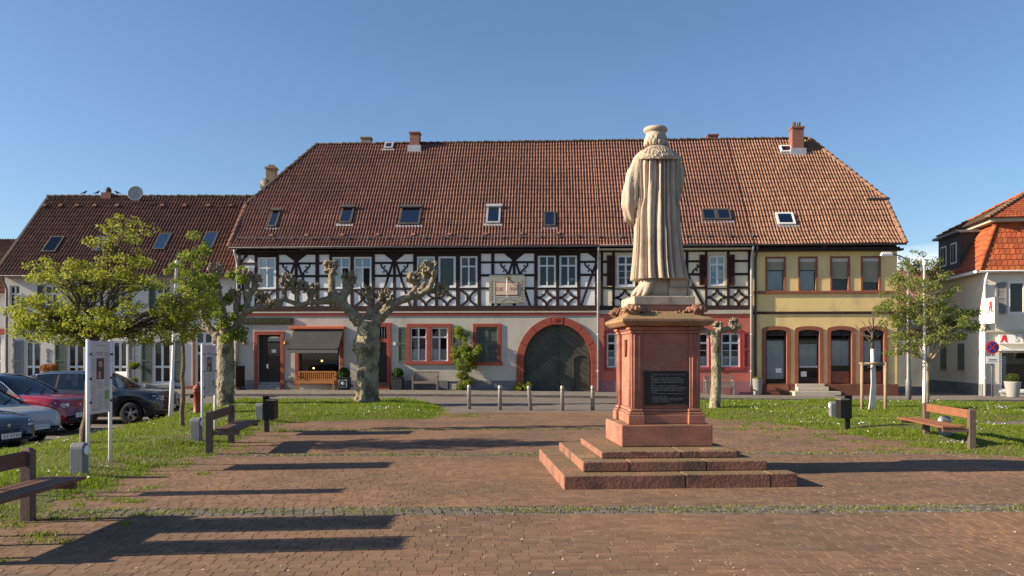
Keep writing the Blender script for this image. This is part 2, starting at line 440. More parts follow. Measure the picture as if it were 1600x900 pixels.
# ---------------------------------------------------------------- mesh building
class MB:
    def __init__(self):
        self.v, self.f, self.m = [], [], []

    def add(self, vs, fs, mi=0):
        o = len(self.v)
        self.v.extend(tuple(p) for p in vs)
        for f in fs:
            self.f.append(tuple(o + i for i in f))
            self.m.append(mi)
        return self

    def box(self, x0, x1, y0, y1, z0, z1, mi=0):
        if x1 < x0: x0, x1 = x1, x0
        if y1 < y0: y0, y1 = y1, y0
        if z1 < z0: z0, z1 = z1, z0
        return self.add([(x0, y0, z0), (x1, y0, z0), (x1, y1, z0), (x0, y1, z0), (x0, y0, z1), (x1, y0, z1), (x1, y1, z1), (x0, y1, z1)],
                        [(3, 2, 1, 0), (4, 5, 6, 7), (0, 1, 5, 4), (1, 2, 6, 5), (2, 3, 7, 6), (3, 0, 4, 7)], mi)

    def frustum(self, c, s0, s1, z0, z1, mi=0):
        (cx, cy), (a0, b0), (a1, b1) = c, s0, s1
        return self.add([(cx - a0, cy - b0, z0), (cx + a0, cy - b0, z0), (cx + a0, cy + b0, z0), (cx - a0, cy + b0, z0),
                         (cx - a1, cy - b1, z1), (cx + a1, cy - b1, z1), (cx + a1, cy + b1, z1), (cx - a1, cy + b1, z1)],
                        [(3, 2, 1, 0), (4, 5, 6, 7), (0, 1, 5, 4), (1, 2, 6, 5), (2, 3, 7, 6), (3, 0, 4, 7)], mi)

    def prism(self, poly, y0, y1, mi=0, plane='xz'):
        """simple polygon given counter-clockwise seen from the low side, extruded from y0 to y1"""
        n = len(poly)
        if plane == 'xz':
            a = [(p[0], y0, p[1]) for p in poly] + [(p[0], y1, p[1]) for p in poly]
        elif plane == 'yz':
            a = [(y0, p[0], p[1]) for p in poly] + [(y1, p[0], p[1]) for p in poly]
        else:
            a = [(p[0], p[1], y0) for p in poly] + [(p[0], p[1], y1) for p in poly]
        fs = [tuple(range(n)), tuple(range(2 * n - 1, n - 1, -1))]
        fs += [(i + n, (i + 1) % n + n, (i + 1) % n, i) for i in range(n)]
        return self.add(a, fs, mi)

    def bar(self, p0, p1, w, y0, y1, mi=0):
        """straight timber in a facade plane from p0 to p1 (x, z), w wide"""
        dx, dz = p1[0] - p0[0], p1[1] - p0[1]
        L = math.hypot(dx, dz) or 1
        nx, nz = -dz / L * w / 2, dx / L * w / 2
        return self.prism([(p0[0] - nx, p0[1] - nz), (p1[0] - nx, p1[1] - nz), (p1[0] + nx, p1[1] + nz), (p0[0] + nx, p0[1] + nz)], y0, y1, mi)

    def band(self, pts, w, y0, y1, mi=0):
        """curved timber: quads along a polyline (x, z)"""
        n = len(pts)
        L, Rr = [], []
        for i, p in enumerate(pts):
            a, b = pts[max(i - 1, 0)], pts[min(i + 1, n - 1)]
            dx, dz = b[0] - a[0], b[1] - a[1]
            d = math.hypot(dx, dz) or 1
            ww = w[i] if isinstance(w, (list, tuple)) else w
            L.append((p[0] - dz / d * ww / 2, p[1] + dx / d * ww / 2))
            Rr.append((p[0] + dz / d * ww / 2, p[1] - dx / d * ww / 2))
        vs = []
        for a, b in zip(L, Rr):
            vs += [(a[0], y0, a[1]), (b[0], y0, b[1]), (a[0], y1, a[1]), (b[0], y1, b[1])]
        fs = []
        for i in range(n - 1):
            o = 4 * i
            fs += [(o, o + 1, o + 5, o + 4), (o + 2, o + 6, o + 7, o + 3), (o, o + 4, o + 6, o + 2), (o + 1, o + 3, o + 7, o + 5)]
        fs += [(0, 2, 3, 1), (4 * n - 4, 4 * n - 3, 4 * n - 1, 4 * n - 2)]
        return self.add(vs, fs, mi)

    def tube(self, pts, rad, n=8, cap=True, mi=0, jitter=0.0):
        pts = [Vector(p) for p in pts]
        k = len(pts)
        if not isinstance(rad, (list, tuple)): rad = [rad] * k
        vs, fs = [], []
        up = Vector((0, 0, 1))
        t0 = (pts[1] - pts[0]).normalized()
        if abs(t0.z) > 0.9: up = Vector((1, 0, 0))
        u = t0.cross(up).normalized()
        for i, p in enumerate(pts):
            t = (pts[min(i + 1, k - 1)] - pts[max(i - 1, 0)]).normalized()
            u = (u - t * u.dot(t)).normalized()
            w = t.cross(u)
            for j in range(n):
                a = 2 * math.pi * j / n
                r = rad[i] * (1 + (rnd.uniform(-jitter, jitter) if jitter else 0))
                vs.append(p + (u * math.cos(a) + w * math.sin(a)) * r)
        for i in range(k - 1):
            for j in range(n):
                fs.append((i * n + j, i * n + (j + 1) % n, (i + 1) * n + (j + 1) % n, (i + 1) * n + j))
        if cap:
            fs.append(tuple(range(n - 1, -1, -1)))
            fs.append(tuple((k - 1) * n + j for j in range(n)))
        return self.add(vs, fs, mi)

    def lathe(self, prof, n=20, c=(0, 0, 0), mi=0, axis='z'):
        vs, fs = [], []
        k = len(prof)
        for r, z in prof:
            for j in range(n):
                a = 2 * math.pi * j / n
                x, y = r * math.cos(a), r * math.sin(a)
                if axis == 'z': p = (c[0] + x, c[1] + y, c[2] + z)
                elif axis == 'y': p = (c[0] + x, c[1] + z, c[2] - y)
                else: p = (c[0] + z, c[1] + x, c[2] + y)
                vs.append(p)
        for i in range(k - 1):
            for j in range(n):
                fs.append((i * n + j, i * n + (j + 1) % n, (i + 1) * n + (j + 1) % n, (i + 1) * n + j))
        fs.append(tuple(range(n - 1, -1, -1)))
        fs.append(tuple((k - 1) * n + j for j in range(n)))
        return self.add(vs, fs, mi)

    def ball(self, c, r, nu=10, nv=7, squash=(1, 1, 1), lump=0.0, seed=0, mi=0):
        vs, fs = [], []
        for i in range(nv + 1):
            th = math.pi * i / nv
            for j in range(nu):
                a = 2 * math.pi * j / nu
                d = Vector((math.sin(th) * math.cos(a), math.sin(th) * math.sin(a), math.cos(th)))
                q = r * (1 + (lump * mnoise.noise(d * 2.3 + Vector((seed * 3.1, seed * 1.7, 0))) if lump else 0))
                vs.append((c[0] + d.x * q * squash[0], c[1] + d.y * q * squash[1], c[2] + d.z * q * squash[2]))
        for i in range(nv):
            for j in range(nu):
                fs.append((i * nu + j, (i + 1) * nu + j, (i + 1) * nu + (j + 1) % nu, i * nu + (j + 1) % nu))
        return self.add(vs, fs, mi)

    def grid(self, rows, closed=False, mi=0, flip=False):
        k, n = len(rows), len(rows[0])
        vs = [p for r in rows for p in r]
        fs = []
        for i in range(k - 1):
            for j in range(n if closed else n - 1):
                f = (i * n + j, i * n + (j + 1) % n, (i + 1) * n + (j + 1) % n, (i + 1) * n + j)
                fs.append(f[::-1] if flip else f)
        return self.add(vs, fs, mi)

    def mesh(self, name, mats, smooth=False):
        me = bpy.data.meshes.new(name)
        me.from_pydata(self.v, [], self.f)
        for m in (mats if isinstance(mats, (list, tuple)) else [mats]):
            me.materials.append(MATS[m])
        if any(self.m):
            me.polygons.foreach_set('material_index', self.m)
        if smooth:
            me.polygons.foreach_set('use_smooth', [True] * len(me.polygons))
        me.update()
        return me

    def build(self, name, mats, parent=None, smooth=False, loc=(0, 0, 0), rot=(0, 0, 0), bevel=0.0, seg=2, remesh=0.0, smooth_mod=0):
        o = bpy.data.objects.new(name, self.mesh(name, mats, smooth))
        C.objects.link(o)
        o.location, o.rotation_euler = loc, rot
        if parent is not None: o.parent = parent
        if remesh:
            r = o.modifiers.new('remesh', 'REMESH')
            r.mode = 'VOXEL'; r.voxel_size = remesh; r.use_smooth_shade = True
            if smooth_mod:
                s = o.modifiers.new('smooth', 'SMOOTH'); s.iterations = smooth_mod; s.factor = 0.5
        if bevel:
            b = o.modifiers.new('bevel', 'BEVEL')
            b.width = bevel; b.segments = seg; b.limit_method = 'ANGLE'; b.angle_limit = R(40)
        return o


def link(name, me, parent=None, loc=(0, 0, 0), rot=(0, 0, 0), scale=(1, 1, 1)):
    o = bpy.data.objects.new(name, me)
    C.objects.link(o)
    o.location, o.rotation_euler, o.scale = loc, rot, scale
    if parent is not None: o.parent = parent
    return o


def tag(o, label=None, cat=None, group=None, kind=None):
    if label: o['label'] = label
    if cat: o['category'] = cat
    if group: o['group'] = group
    if kind: o['kind'] = kind
    return o


def thing(name, label, cat, loc=(0, 0, 0), rz=0.0, group=None):
    o = bpy.data.objects.new(name, None)
    C.objects.link(o)
    o.empty_display_size = 0.2
    o.location = loc
    o.rotation_euler = (0, 0, rz)
    return tag(o, label, cat, group)


def copy_tree(o, parent=None):
    c = o.copy()
    C.objects.link(c)
    c.parent = parent
    for ch in o.children:
        copy_tree(ch, c)
    return c


def text(name, s, size, m, parent, loc, rot=(R(90), 0, 0), extrude=0.004, align='CENTER', spacing=1.0, line=1.0):
    cu = bpy.data.curves.new(name, 'FONT')
    cu.body = s
    cu.size = size
    cu.extrude = extrude
    cu.align_x = align
    cu.align_y = 'CENTER'
    cu.space_character = spacing
    cu.space_line = line
    cu.resolution_u = 3
    t = bpy.data.objects.new(name, cu)
    C.objects.link(t)
    me = bpy.data.meshes.new_from_object(t.evaluated_get(bpy.context.evaluated_depsgraph_get()))
    bpy.data.objects.remove(t)
    bpy.data.curves.remove(cu)
    me.materials.clear()
    me.materials.append(MATS[m])
    return link(name, me, parent, loc, rot)


def S(x, a, b):
    t = min(max((x - a) / (b - a), 0.0), 1.0)
    return t * t * (3 - 2 * t)


def npS(x, a, b):
    t = np.clip((x - a) / (b - a), 0, 1)
    return t * t * (3 - 2 * t)


def gz(x, y):
    """height of the ground: the car park lies a step lower, the lane beside the yellow house drops a little"""
    return -0.35 * S(-x, 9.3, 10.6) * S(y, 11, 14) * (1 - S(y, 27, 33)) - 0.25 * S(x, -6, 18) * S(y, 27, 35)


def gp(px, py, z=0.0):
    """survey of the square: ground point (height z) under a sight line"""
    d = FPX * (EYE - z) / (py - HORIZON)
    return ((px - 800) * d / FPX, d)

mat('petal', (0.46, 0.40, 0.33), 0.8)

# ================================================================ THE GROUND
nrg = np.random.default_rng(11)


def np_mesh(name, V, F, m, smooth=False):
    """fast mesh from arrays: V (n,3), F (k,3 or 4)"""
    me = bpy.data.meshes.new(name)
    V = np.asarray(V, dtype=np.float32)
    F = np.asarray(F, dtype=np.int32)
    k = F.shape[1]
    me.vertices.add(len(V))
    me.vertices.foreach_set('co', V.ravel())
    me.loops.add(F.size)
    me.loops.foreach_set('vertex_index', F.ravel())
    me.polygons.add(len(F))
    me.polygons.foreach_set('loop_start', np.arange(0, F.size, k, dtype=np.int32))
    me.polygons.foreach_set('use_smooth', np.full(len(F), bool(smooth)))
    me.update(calc_edges=True)
    me.materials.append(MATS[m])
    return me


def replicate(tv, tf, offs, scale=None, rotz=None, tilt=None):
    """copies of a template (tv, tf) at offs (n,3)"""
    n, k = len(offs), len(tv)
    V = np.repeat(tv[None], n, 0).astype(np.float32)
    if scale is not None: V = V * scale[:, None, :]
    if tilt is not None:
        V[:, :, 2] += V[:, :, 0] * tilt[:, 0:1] + V[:, :, 1] * tilt[:, 1:2]
    if rotz is not None:
        c, s = np.cos(rotz)[:, None], np.sin(rotz)[:, None]
        x = V[:, :, 0] * c - V[:, :, 1] * s
        y = V[:, :, 0] * s + V[:, :, 1] * c
        V[:, :, 0], V[:, :, 1] = x, y
    V += offs[:, None, :]
    F = (tf[None] + (np.arange(n) * k)[:, None, None]).reshape(-1, tf.shape[1])
    return V.reshape(-1, 3), F


# one sheet to the horizon
gx = [-1500, -600, -250, -120, -70] + [x * 0.8 - 48 for x in range(121)] + [70, 120, 250, 600, 1500]
gy = [-1500, -600, -250, -100, -40, -15] + [y * 0.8 - 6 for y in range(90)] + [80, 120, 250, 600, 1500]
b = MB()
b.grid([[(x, y, gz(x, y)) for x in gx] for y in gy])
tag(b.build('ground', 'asphalt', smooth=True), kind='structure')

# the street in front of the houses, following the ground
b = MB()
sx = [x * 1.0 - 40 for x in range(81)]
b.grid([[(x, y, gz(x, y) + 0.006) for x in sx] for y in (30.0, 31.5, 33.0, 34.52)])
tag(b.build('road', 'road', smooth=True), kind='structure')

# pavement with kerb stones
pave = tag(thing('pavement', 'pale slab pavement along the house fronts', 'pavement'), kind='structure')
del pave['category']
b = MB()
b.grid([[(x, y, gz(x, y) + 0.10) for x in sx] for y in (34.62, 36.0, 37.4, 38.8, 41.5)])
b.build('pavement_slabs', 'pavement_slab', pave)
kb = MB().box(0.004, 0.996, 0, 0.12, -0.06, 0.105).mesh('kerb_stone', 'kerb')
for i in range(-26, 24):
    link('kerb_stone', kb, pave, (i, 34.5, gz(i + 0.5, 34.5)))

# ---------------------------------------------------------------- the square
PLAZA_ROT = R(1.5)
plaza = thing('plaza', 'red brown brick paving of the square', 'paving', (0, 0, 0), PLAZA_ROT)
del plaza['category']
plaza['kind'] = 'structure'
b = MB()
b.grid([[(x, y, 0.022) for x in np.linspace(-7.0, 9.2, 9)] for y in (-12, 0, 4, 8, 12, 16, 20, 24.6)])
b.grid([[(x, y, 0.022) for x in np.linspace(9.2, 26, 9)] for y in (-12, 0, 7, 14)])
b.grid([[(x, y, 0.022) for x in np.linspace(-22, -7.0, 9)] for y in (-12, -3, 6.4)])
b.build('paving_bed', 'joint', plaza)
PD, PH = 0.115, 0.030
STRIPS = [(8.86, 9.34), (14.05, 14.4), (18.75, 19.05)]
tf = np.array([(0, 1, 5, 4), (1, 2, 6, 5), (2, 3, 7, 6), (3, 0, 4, 7), (4, 5, 9, 8), (5, 6, 10, 9), (6, 7, 11, 10), (7, 4, 8, 11), (8, 9, 10, 11)])


def paver_template(L):
    tv = []
    for z, g in ((0.012, 0.0020), (PH - 0.0020, 0.0020), (PH, 0.0042)):
        mx, my = L / 2 - g, PD / 2 - g * .75
        tv += [(-mx, -my, z), (mx, -my, z), (mx, my, z), (-mx, my, z)]
    return np.array(tv, dtype=np.float32)


LENS = (0.125, 0.150, 0.185)
fields, near = {L: [] for L in LENS}, []
y = 3.0
while y < 24.5:
    yc = y + PD / 2
    if not any(a - 0.04 < yc < c + 0.04 for a, c in STRIPS):
        xl, xr = max(-0.66 * yc - 2.2, -9.0 if yc < 6.6 else -6.6), min(0.66 * yc + 2.2, 14.0 if yc < 14 else 9.0)
        x = xl + rnd.uniform(-.2, 0)
        while x < xr:
            L = rnd.choice((0.125, 0.125, 0.150, 0.185))
            xc = x + L / 2
            if 6.60 < yc < 7.2 and len(near) < 300 and abs(xc) < 0.622 * yc:
                near.append((xc, yc, L))
            else:
                fields[L].append((xc, yc))
            x += L
    y += PD


def heave(x, y):
    return 0.003 * np.sin(x * 1.3) * np.sin(y * 0.9)


Vs, Fs, base = [], [], 0
for L in LENS:
    rows = np.array(fields[L], dtype=np.float32)
    n = len(rows)
    offs = np.zeros((n, 3), dtype=np.float32)
    offs[:, :2] = rows + nrg.normal(0, 0.0012, (n, 2))
    offs[:, 2] = nrg.normal(0, 0.0007, n) + heave(rows[:, 0], rows[:, 1])
    V, F = replicate(paver_template(L), tf, offs, rotz=nrg.normal(0, 0.010, n), tilt=nrg.normal(0, 0.0045, (n, 2)))
    Vs.append(V); Fs.append(F + base); base += len(V)
o = link('paver_field', np_mesh('paver_field', np.concatenate(Vs), np.concatenate(Fs), 'paver'), plaza)
o['kind'] = 'stuff'
near_meshes = {L: [np_mesh('paver', *replicate(paver_template(L), tf, np.zeros((1, 3)), tilt=nrg.normal(0, 0.0045, (1, 2))), 'paver') for _ in range(6)] for L in LENS}
for k, (x, yc, L) in enumerate(near):
    link('paver', near_meshes[L][rnd.randrange(6)], plaza, (x, yc, rnd.gauss(0, .0009) + float(heave(x, yc))), (0, 0, rnd.gauss(0, .010)))
# petals and crumbs lying about
n = 3200
X = nrg.uniform(-7, 10, n); Y = 6.2 + 12 * nrg.random(n) ** 1.8
kk = nrg.random(n) < np.clip(.45 + .5 * np.sin(X * 1.1 + 2 * np.sin(Y * .9)), .08, 1)
X, Y = X[kk], Y[kk]
n = len(X)
qv = np.array([(-.009, -.006, 0), (.009, -.005, .003), (.007, .007, .001), (-.006, .006, .004)], dtype=np.float32)
V, F = replicate(qv, np.array([(0, 1, 2, 3)]), np.stack([X, Y, np.full(n, .036)], 1), scale=np.repeat(nrg.uniform(.4, 1.15, (n, 1)), 3, 1), rotz=nrg.uniform(0, 6.28, n), tilt=nrg.normal(0, .25, (n, 2)))
o = link('fallen_petals', np_mesh('fallen_petals', V, F, 'petal'), plaza)
o['kind'] = 'stuff'

# cobbled gutters across the square
cv, cf = [], []
for z, q in ((0.012, 1.08), (0.026, 1.08), (0.030, 0.92)):
    cv += [(-.047 * q, -.047 * q, z), (.047 * q, -.047 * q, z), (.047 * q, .047 * q, z), (-.047 * q, .047 * q, z)]
cv = np.array(cv, dtype=np.float32)
for (a, c) in STRIPS:
    pts = []
    nr = int((c - a) / 0.105)
    for k in range(nr):
        yc = a + (k + 0.5) * (c - a) / nr
        for x in np.arange(-0.66 * yc - 2.0, 0.66 * yc + 2.0, 0.108):
            if -6.6 < x < 9.0 or yc < 9.5:
                pts.append((x + (0.05 if k % 2 else 0), yc, 0))
    pts = np.array(pts, dtype=np.float32)
    n = len(pts)
    pts += nrg.normal(0, 0.004, (n, 3)) * (1, 1, .6)
    V, F = replicate(cv, tf, pts, scale=1 + nrg.normal(0, .04, (n, 3)), rotz=nrg.normal(0, .06, n))
    o = link('cobble_gutter', np_mesh('cobble_gutter', V, F, 'cobble'), plaza)
    o['kind'] = 'stuff'

# far part of the square: a worn bituminous sheet flush with the paving
b = MB()
b.grid([[(x, yy, gz(x, yy) + 0.026) for x in np.linspace(-8, 12, 21)] for yy in (24.4, 26, 28, 30.2)])
tag(b.build('plaza_edge', 'road', smooth=True), kind='structure')
b = MB()
b.grid([[(x, yy, gz(x, yy) + 0.012) for x in np.linspace(11.2, 30, 21)] for yy in (19.4, 20.6, 21.8)])
tag(b.build('path', 'road', smooth=True), kind='structure')

# ---------------------------------------------------------------- lawns
LAWN_LEFT = [(-9.2, 5.2), (-5.15, 5.2), (-5.1, 8.6), (-5.25, 12), (-5.4, 16.5), (-5.8, 19.5), (-5.2, 21.2), (-2.1, 22.0), (-1.95, 24.5), (-2.4, 27),
             (-3.4, 30.4), (-15, 30.8), (-15.5, 28.4), (-10.3, 27.6), (-9.6, 24.6), (-9.2, 18)]
LAWN_RIGHT = [(5.2, 22.0), (6.4, 20.9), (7.0, 19.5), (7.4, 16.7), (7.75, 14.3), (9, 13.5), (16, 13.2), (26, 13.6), (26, 19.5), (11.9, 19.8), (11.4, 20.6),
              (12.0, 21.4), (26, 21.7), (26, 26.6), (19, 28.2), (12, 30.2), (6.2, 30.0), (4.9, 27)]


def in_poly(P, X, Y):
    ins = np.zeros(X.shape, bool)
    n = len(P)
    for i in range(n):
        x0, y0 = P[i]; x1, y1 = P[(i + 1) % n]
        c = ((y0 > Y) != (y1 > Y)) & (X < (x1 - x0) * (Y - y0) / ((y1 - y0) or 1e-9) + x0)
        ins ^= c
    return ins


def edge_dist(P, X, Y):
    d = np.full(X.shape, 1e9)
    n = len(P)
    for i in range(n):
        x0, y0 = P[i]; x1, y1 = P[(i + 1) % n]
        dx, dy = x1 - x0, y1 - y0
        t = np.clip(((X - x0) * dx + (Y - y0) * dy) / (dx * dx + dy * dy), 0, 1)
        d = np.minimum(d, np.hypot(X - x0 - t * dx, Y - y0 - t * dy))
    return d


def wob(X, Y, s=1.0, ph=0.0):
    """cheap smooth pseudo noise, about -1 .. 1"""
    return (np.sin(X * 1.7 * s + 1.3 * np.sin(Y * 1.1 * s + ph)) + np.sin(Y * 2.3 * s + 1.7 * np.sin(X * 0.9 * s + ph * 2)) +
            np.sin((X + Y) * 3.1 * s + ph) * 0.6) / 2.6


def npgz(X, Y):
    return (-0.35 * npS(-X, 9.3, 10.6) * npS(Y, 11, 14) * (1 - npS(Y, 27, 33)) - 0.25 * npS(X, -6, 18) * npS(Y, 27, 35))


def lawn_z(P, X, Y):
    d = edge_dist(P, X, Y)
    return npgz(X, Y) + 0.030 + 0.10 * npS(d, 0.05, 1.3) + 0.02 * wob(X, Y, 1.4) * npS(d, 0.2, 1.0)


def signed(P, X, Y):
    d = edge_dist(P, X, Y)
    return np.where(in_poly(P, X, Y), d, -d) + 0.16 * wob(X, Y, 2.2, 1.0) + 0.07 * wob(X, Y, 7.0, 2.0)


def blades(P, name, label, dens, hmin, hmax, width, m, extra=None):
    xs = [p[0] for p in P]; ys = [p[1] for p in P]
    n = int((max(xs) - min(xs) + 1) * (max(ys) - min(ys) + 1) * dens)
    X = nrg.uniform(min(xs) - .4, max(xs) + .4, n); Y = nrg.uniform(min(ys) - .4, max(ys) + .4, n)
    sd = signed(P, X, Y)
    vis = (np.abs(X) < 0.66 * Y + 2.0)
    keep = vis & ((sd > 0) | ((sd > -0.22) & (nrg.random(n) < 0.18))) & (nrg.random(n) < np.clip(15.0 / Y, 0.35, 1.0)) & (nrg.random(n) < np.where(wob(X, Y, .8, 7.0) + .35 * wob(X, Y, 3.0, 2.0) < -.52, .22, 1.0))
    X, Y, sd = X[keep], Y[keep], sd[keep]
    n = len(X)
    Z = np.where(sd > 0, lawn_z(P, X, Y), 0.028) - 0.008
    patch = np.clip(0.55 + 0.45 * wob(X, Y, 1.1, 3.0) + 0.25 * wob(X, Y, 3.3, 5.0), 0.48, 1.25)
    h = (hmin + (hmax - hmin) * nrg.random(n) ** 1.5) * patch * np.clip(0.5 + sd * 2.5, 0.45, 1.0)
    if extra is not None: h *= extra(X, Y)
    a = nrg.uniform(0, 2 * np.pi, n)
    lean = nrg.normal(0, 0.45, (n, 2)) * h[:, None]
    w = width * (0.7 + 0.6 * nrg.random(n)) * np.clip(Y / 12.0, 0.8, 2.2)
    dx, dy = np.cos(a) * w, np.sin(a) * w
    V = np.stack([np.stack([X - dx, Y - dy, Z], 1), np.stack([X + dx, Y + dy, Z], 1),
                  np.stack([X + lean[:, 0], Y + lean[:, 1], Z + h], 1)], 1).reshape(-1, 3)
    F = np.arange(3 * n).reshape(-1, 3)
    o = link(name, np_mesh(name, V, F, m))
    return tag(o, label, kind='stuff')


def lawn(P, which):
    xs = [p[0] for p in P]; ys = [p[1] for p in P]
    st = 0.16
    ax = np.arange(min(xs) - .3, max(xs) + .3, st); ay = np.arange(min(ys) - .3, max(ys) + .3, st)
    X, Y = np.meshgrid(ax, ay)
    Z = lawn_z(P, X, Y)
    ins = signed(P, X, Y) > 0.02
    cell = ins[:-1, :-1] & ins[1:, :-1] & ins[:-1, 1:] & ins[1:, 1:]
    idx = np.arange(X.size).reshape(X.shape)
    F = np.stack([idx[:-1, :-1][cell], idx[:-1, 1:][cell], idx[1:, 1:][cell], idx[1:, :-1][cell]], 1)
    used = np.unique(F)
    rem = np.full(X.size, -1); rem[used] = np.arange(len(used))
    V = np.stack([X.ravel(), Y.ravel(), Z.ravel()], 1)[used]
    tag(link('lawn', np_mesh('lawn', V, rem[F], 'soil', True)), kind='structure')
    tall = (lambda X, Y: 1 + 1.1 * npS(Y, 28.4, 29.6) + 1.3 * np.exp(-((X + 2.6) ** 2 + (Y - 26.5) ** 2) / 3.0) + 0.9 * np.exp(-((X + 6) ** 2 + (Y - 10.2) ** 2) / 1.6)) \
        if P is LAWN_LEFT else (lambda X, Y: 1 + 0.9 * npS(Y, 27.2, 28.6) + .5 * np.exp(-((X - 6.7) ** 2 + (Y - 27) ** 2) / 3.0))
    blades(P, 'grass', 'fresh green grass of the lawn ' + which, 1500, 0.03, 0.11, 0.0068, 'grass_blade', tall)
    blades(P, 'dry_grass', 'pale dry grass among the green lawn ' + which, 150, 0.03, 0.10, 0.0065, 'grass_dry')
    # daisies in drifts
    n = 52000
    X = nrg.uniform(min(xs), max(xs), n); Y = nrg.uniform(min(ys), max(ys), n)
    sd = signed(P, X, Y)
    drift = wob(X, Y, 1.6, 4.0) * 0.6 + wob(X, Y, 0.6, 1.0) * 0.6
    k = (sd > 0.25) & (nrg.random(n) < np.clip(drift - 0.20, 0, 1) ** 1.3 * 0.55) & (np.abs(X) < 0.66 * Y + 1)
    X, Y = X[k], Y[k]
    Z = lawn_z(P, X, Y) + nrg.uniform(0.045, 0.095, len(X))
    hexv = np.array([(math.cos(a) * .013, math.sin(a) * .013, 0.0) for a in np.arange(6) * math.pi / 3] + [(0, 0, 0.004)], dtype=np.float32)
    hexf = np.array([(i, (i + 1) % 6, 6) for i in range(6)])
    V, F = replicate(hexv, hexf, np.stack([X, Y, Z], 1), scale=np.repeat(nrg.uniform(.8, 1.4, (len(X), 1)), 3, 1), tilt=nrg.normal(0, .35, (len(X), 2)))
    tag(link('daisies', np_mesh('daisies', V, F, 'daisy')), 'white daisies scattered over the lawn ' + which, kind='stuff')


lawn(LAWN_LEFT, 'beside the parked cars')
lawn(LAWN_RIGHT, 'right of the monument')

# grass growing in the gutters, at the foot of the monument and along the edges
def sprigs(name, label, pts, hmin, hmax, m, w=0.006, z=0.025):
    pts = np.asarray(pts, dtype=np.float32)
    n = len(pts)
    h = nrg.uniform(hmin, hmax, n)
    a = nrg.uniform(0, 2 * np.pi, n)
    ww = w * nrg.uniform(.6, 1.4, n)
    lean = nrg.normal(0, 0.7, (n, 2)) * h[:, None]
    X, Y = pts[:, 0], pts[:, 1]
    zz = np.full(n, z)
    V = np.stack([np.stack([X - np.cos(a) * ww, Y - np.sin(a) * ww, zz], 1), np.stack([X + np.cos(a) * ww, Y + np.sin(a) * ww, zz], 1),
                  np.stack([X + lean[:, 0], Y + lean[:, 1], zz + h], 1)], 1).reshape(-1, 3)
    return tag(link(name, np_mesh(name, V, np.arange(3 * n).reshape(-1, 3), m), rot=(0, 0, PLAZA_ROT)), label, kind='stuff')


for i, (a, c) in enumerate(STRIPS):
    n = (24000, 13000, 14000)[i]
    X = nrg.uniform(-8, 10, n) if i == 0 else nrg.uniform(-6, 8.6, n)
    Y = nrg.normal((a + c) / 2, (c - a) * 0.24, n)
    k = nrg.random(n) < np.clip(0.28 + 0.55 * wob(X, Y * 3, 2.0, i) + 0.4 * wob(X, Y, 6.0, i + 1), 0.02, 1) * ((1.0, 0.9, 0.9)[i])
    sprigs('gutter_grass', ['yellowish grass growing in the nearest cobbled gutter', 'grass growing in the gutter that runs behind the monument steps',
                            'grass growing in the farthest cobbled gutter'][i], np.stack([X[k], Y[k]], 1), 0.008, 0.036, 'grass_dry', 0.007 + 0.003 * i, 0.026)
# loose tufts between lawn and paving
tuf = []
for (cx, cy, sx_, sy_, n) in ((-4.4, 8.9, .5, .5, 900), (-4.9, 10.3, .45, .5, 900), (-4.9, 12.6, .35, .6, 700), (-5.0, 14.5, .3, .8, 700), (-4.9, 18.5, .6, .9, 900),
                              (-1.0, 23.0, .6, .4, 800), (6.4, 19.6, .5, .8, 900), (7.0, 17.2, .35, .8, 700), (7.3, 14.9, .3, .6, 600), (-4.6, 7.3, .3, .5, 700)):
    k = 14
    cs = np.stack([nrg.normal(cx, sx_, k), nrg.normal(cy, sy_, k)], 1)
    tuf.append(np.repeat(cs, n // k, 0) + nrg.normal(0, .07, (k * (n // k), 2)))
sprigs('edge_tufts', 'tufts of grass spreading from the lawns over the paving', np.concatenate(tuf), 0.015, 0.06, 'grass_blade', 0.007, 0.026)

# ================================================================ THE LONG HOUSE ROW
# facade drawing scale: 33.1 units to the metre, taken off at the front wall
ROW_ROT = R(-2.8)
ROW_LOC = (0, 38.9, 0)
US = 33.1


def FX(u): return (u - 800) * 38.9 / (FPX * math.cos(ROW_ROT) - (u - 800) * math.sin(ROW_ROT))
def FZ(v): return (HORIZON - v) / US + EYE


EAVE_Y, EAVE_Z, RIDGE_Y, RIDGE_Z = -0.42, 6.80, 5.65, 13.20


def slope(v):
    """front roof slope: v 0 at the eave, 1 at the ridge (slightly sprocketed foot)"""
    z = EAVE_Z + (RIDGE_Z - EAVE_Z) * v
    if v < 0.3: z -= 0.13 * math.sin(math.pi * v / 0.3)
    return EAVE_Y + (RIDGE_Y - EAVE_Y) * v, z


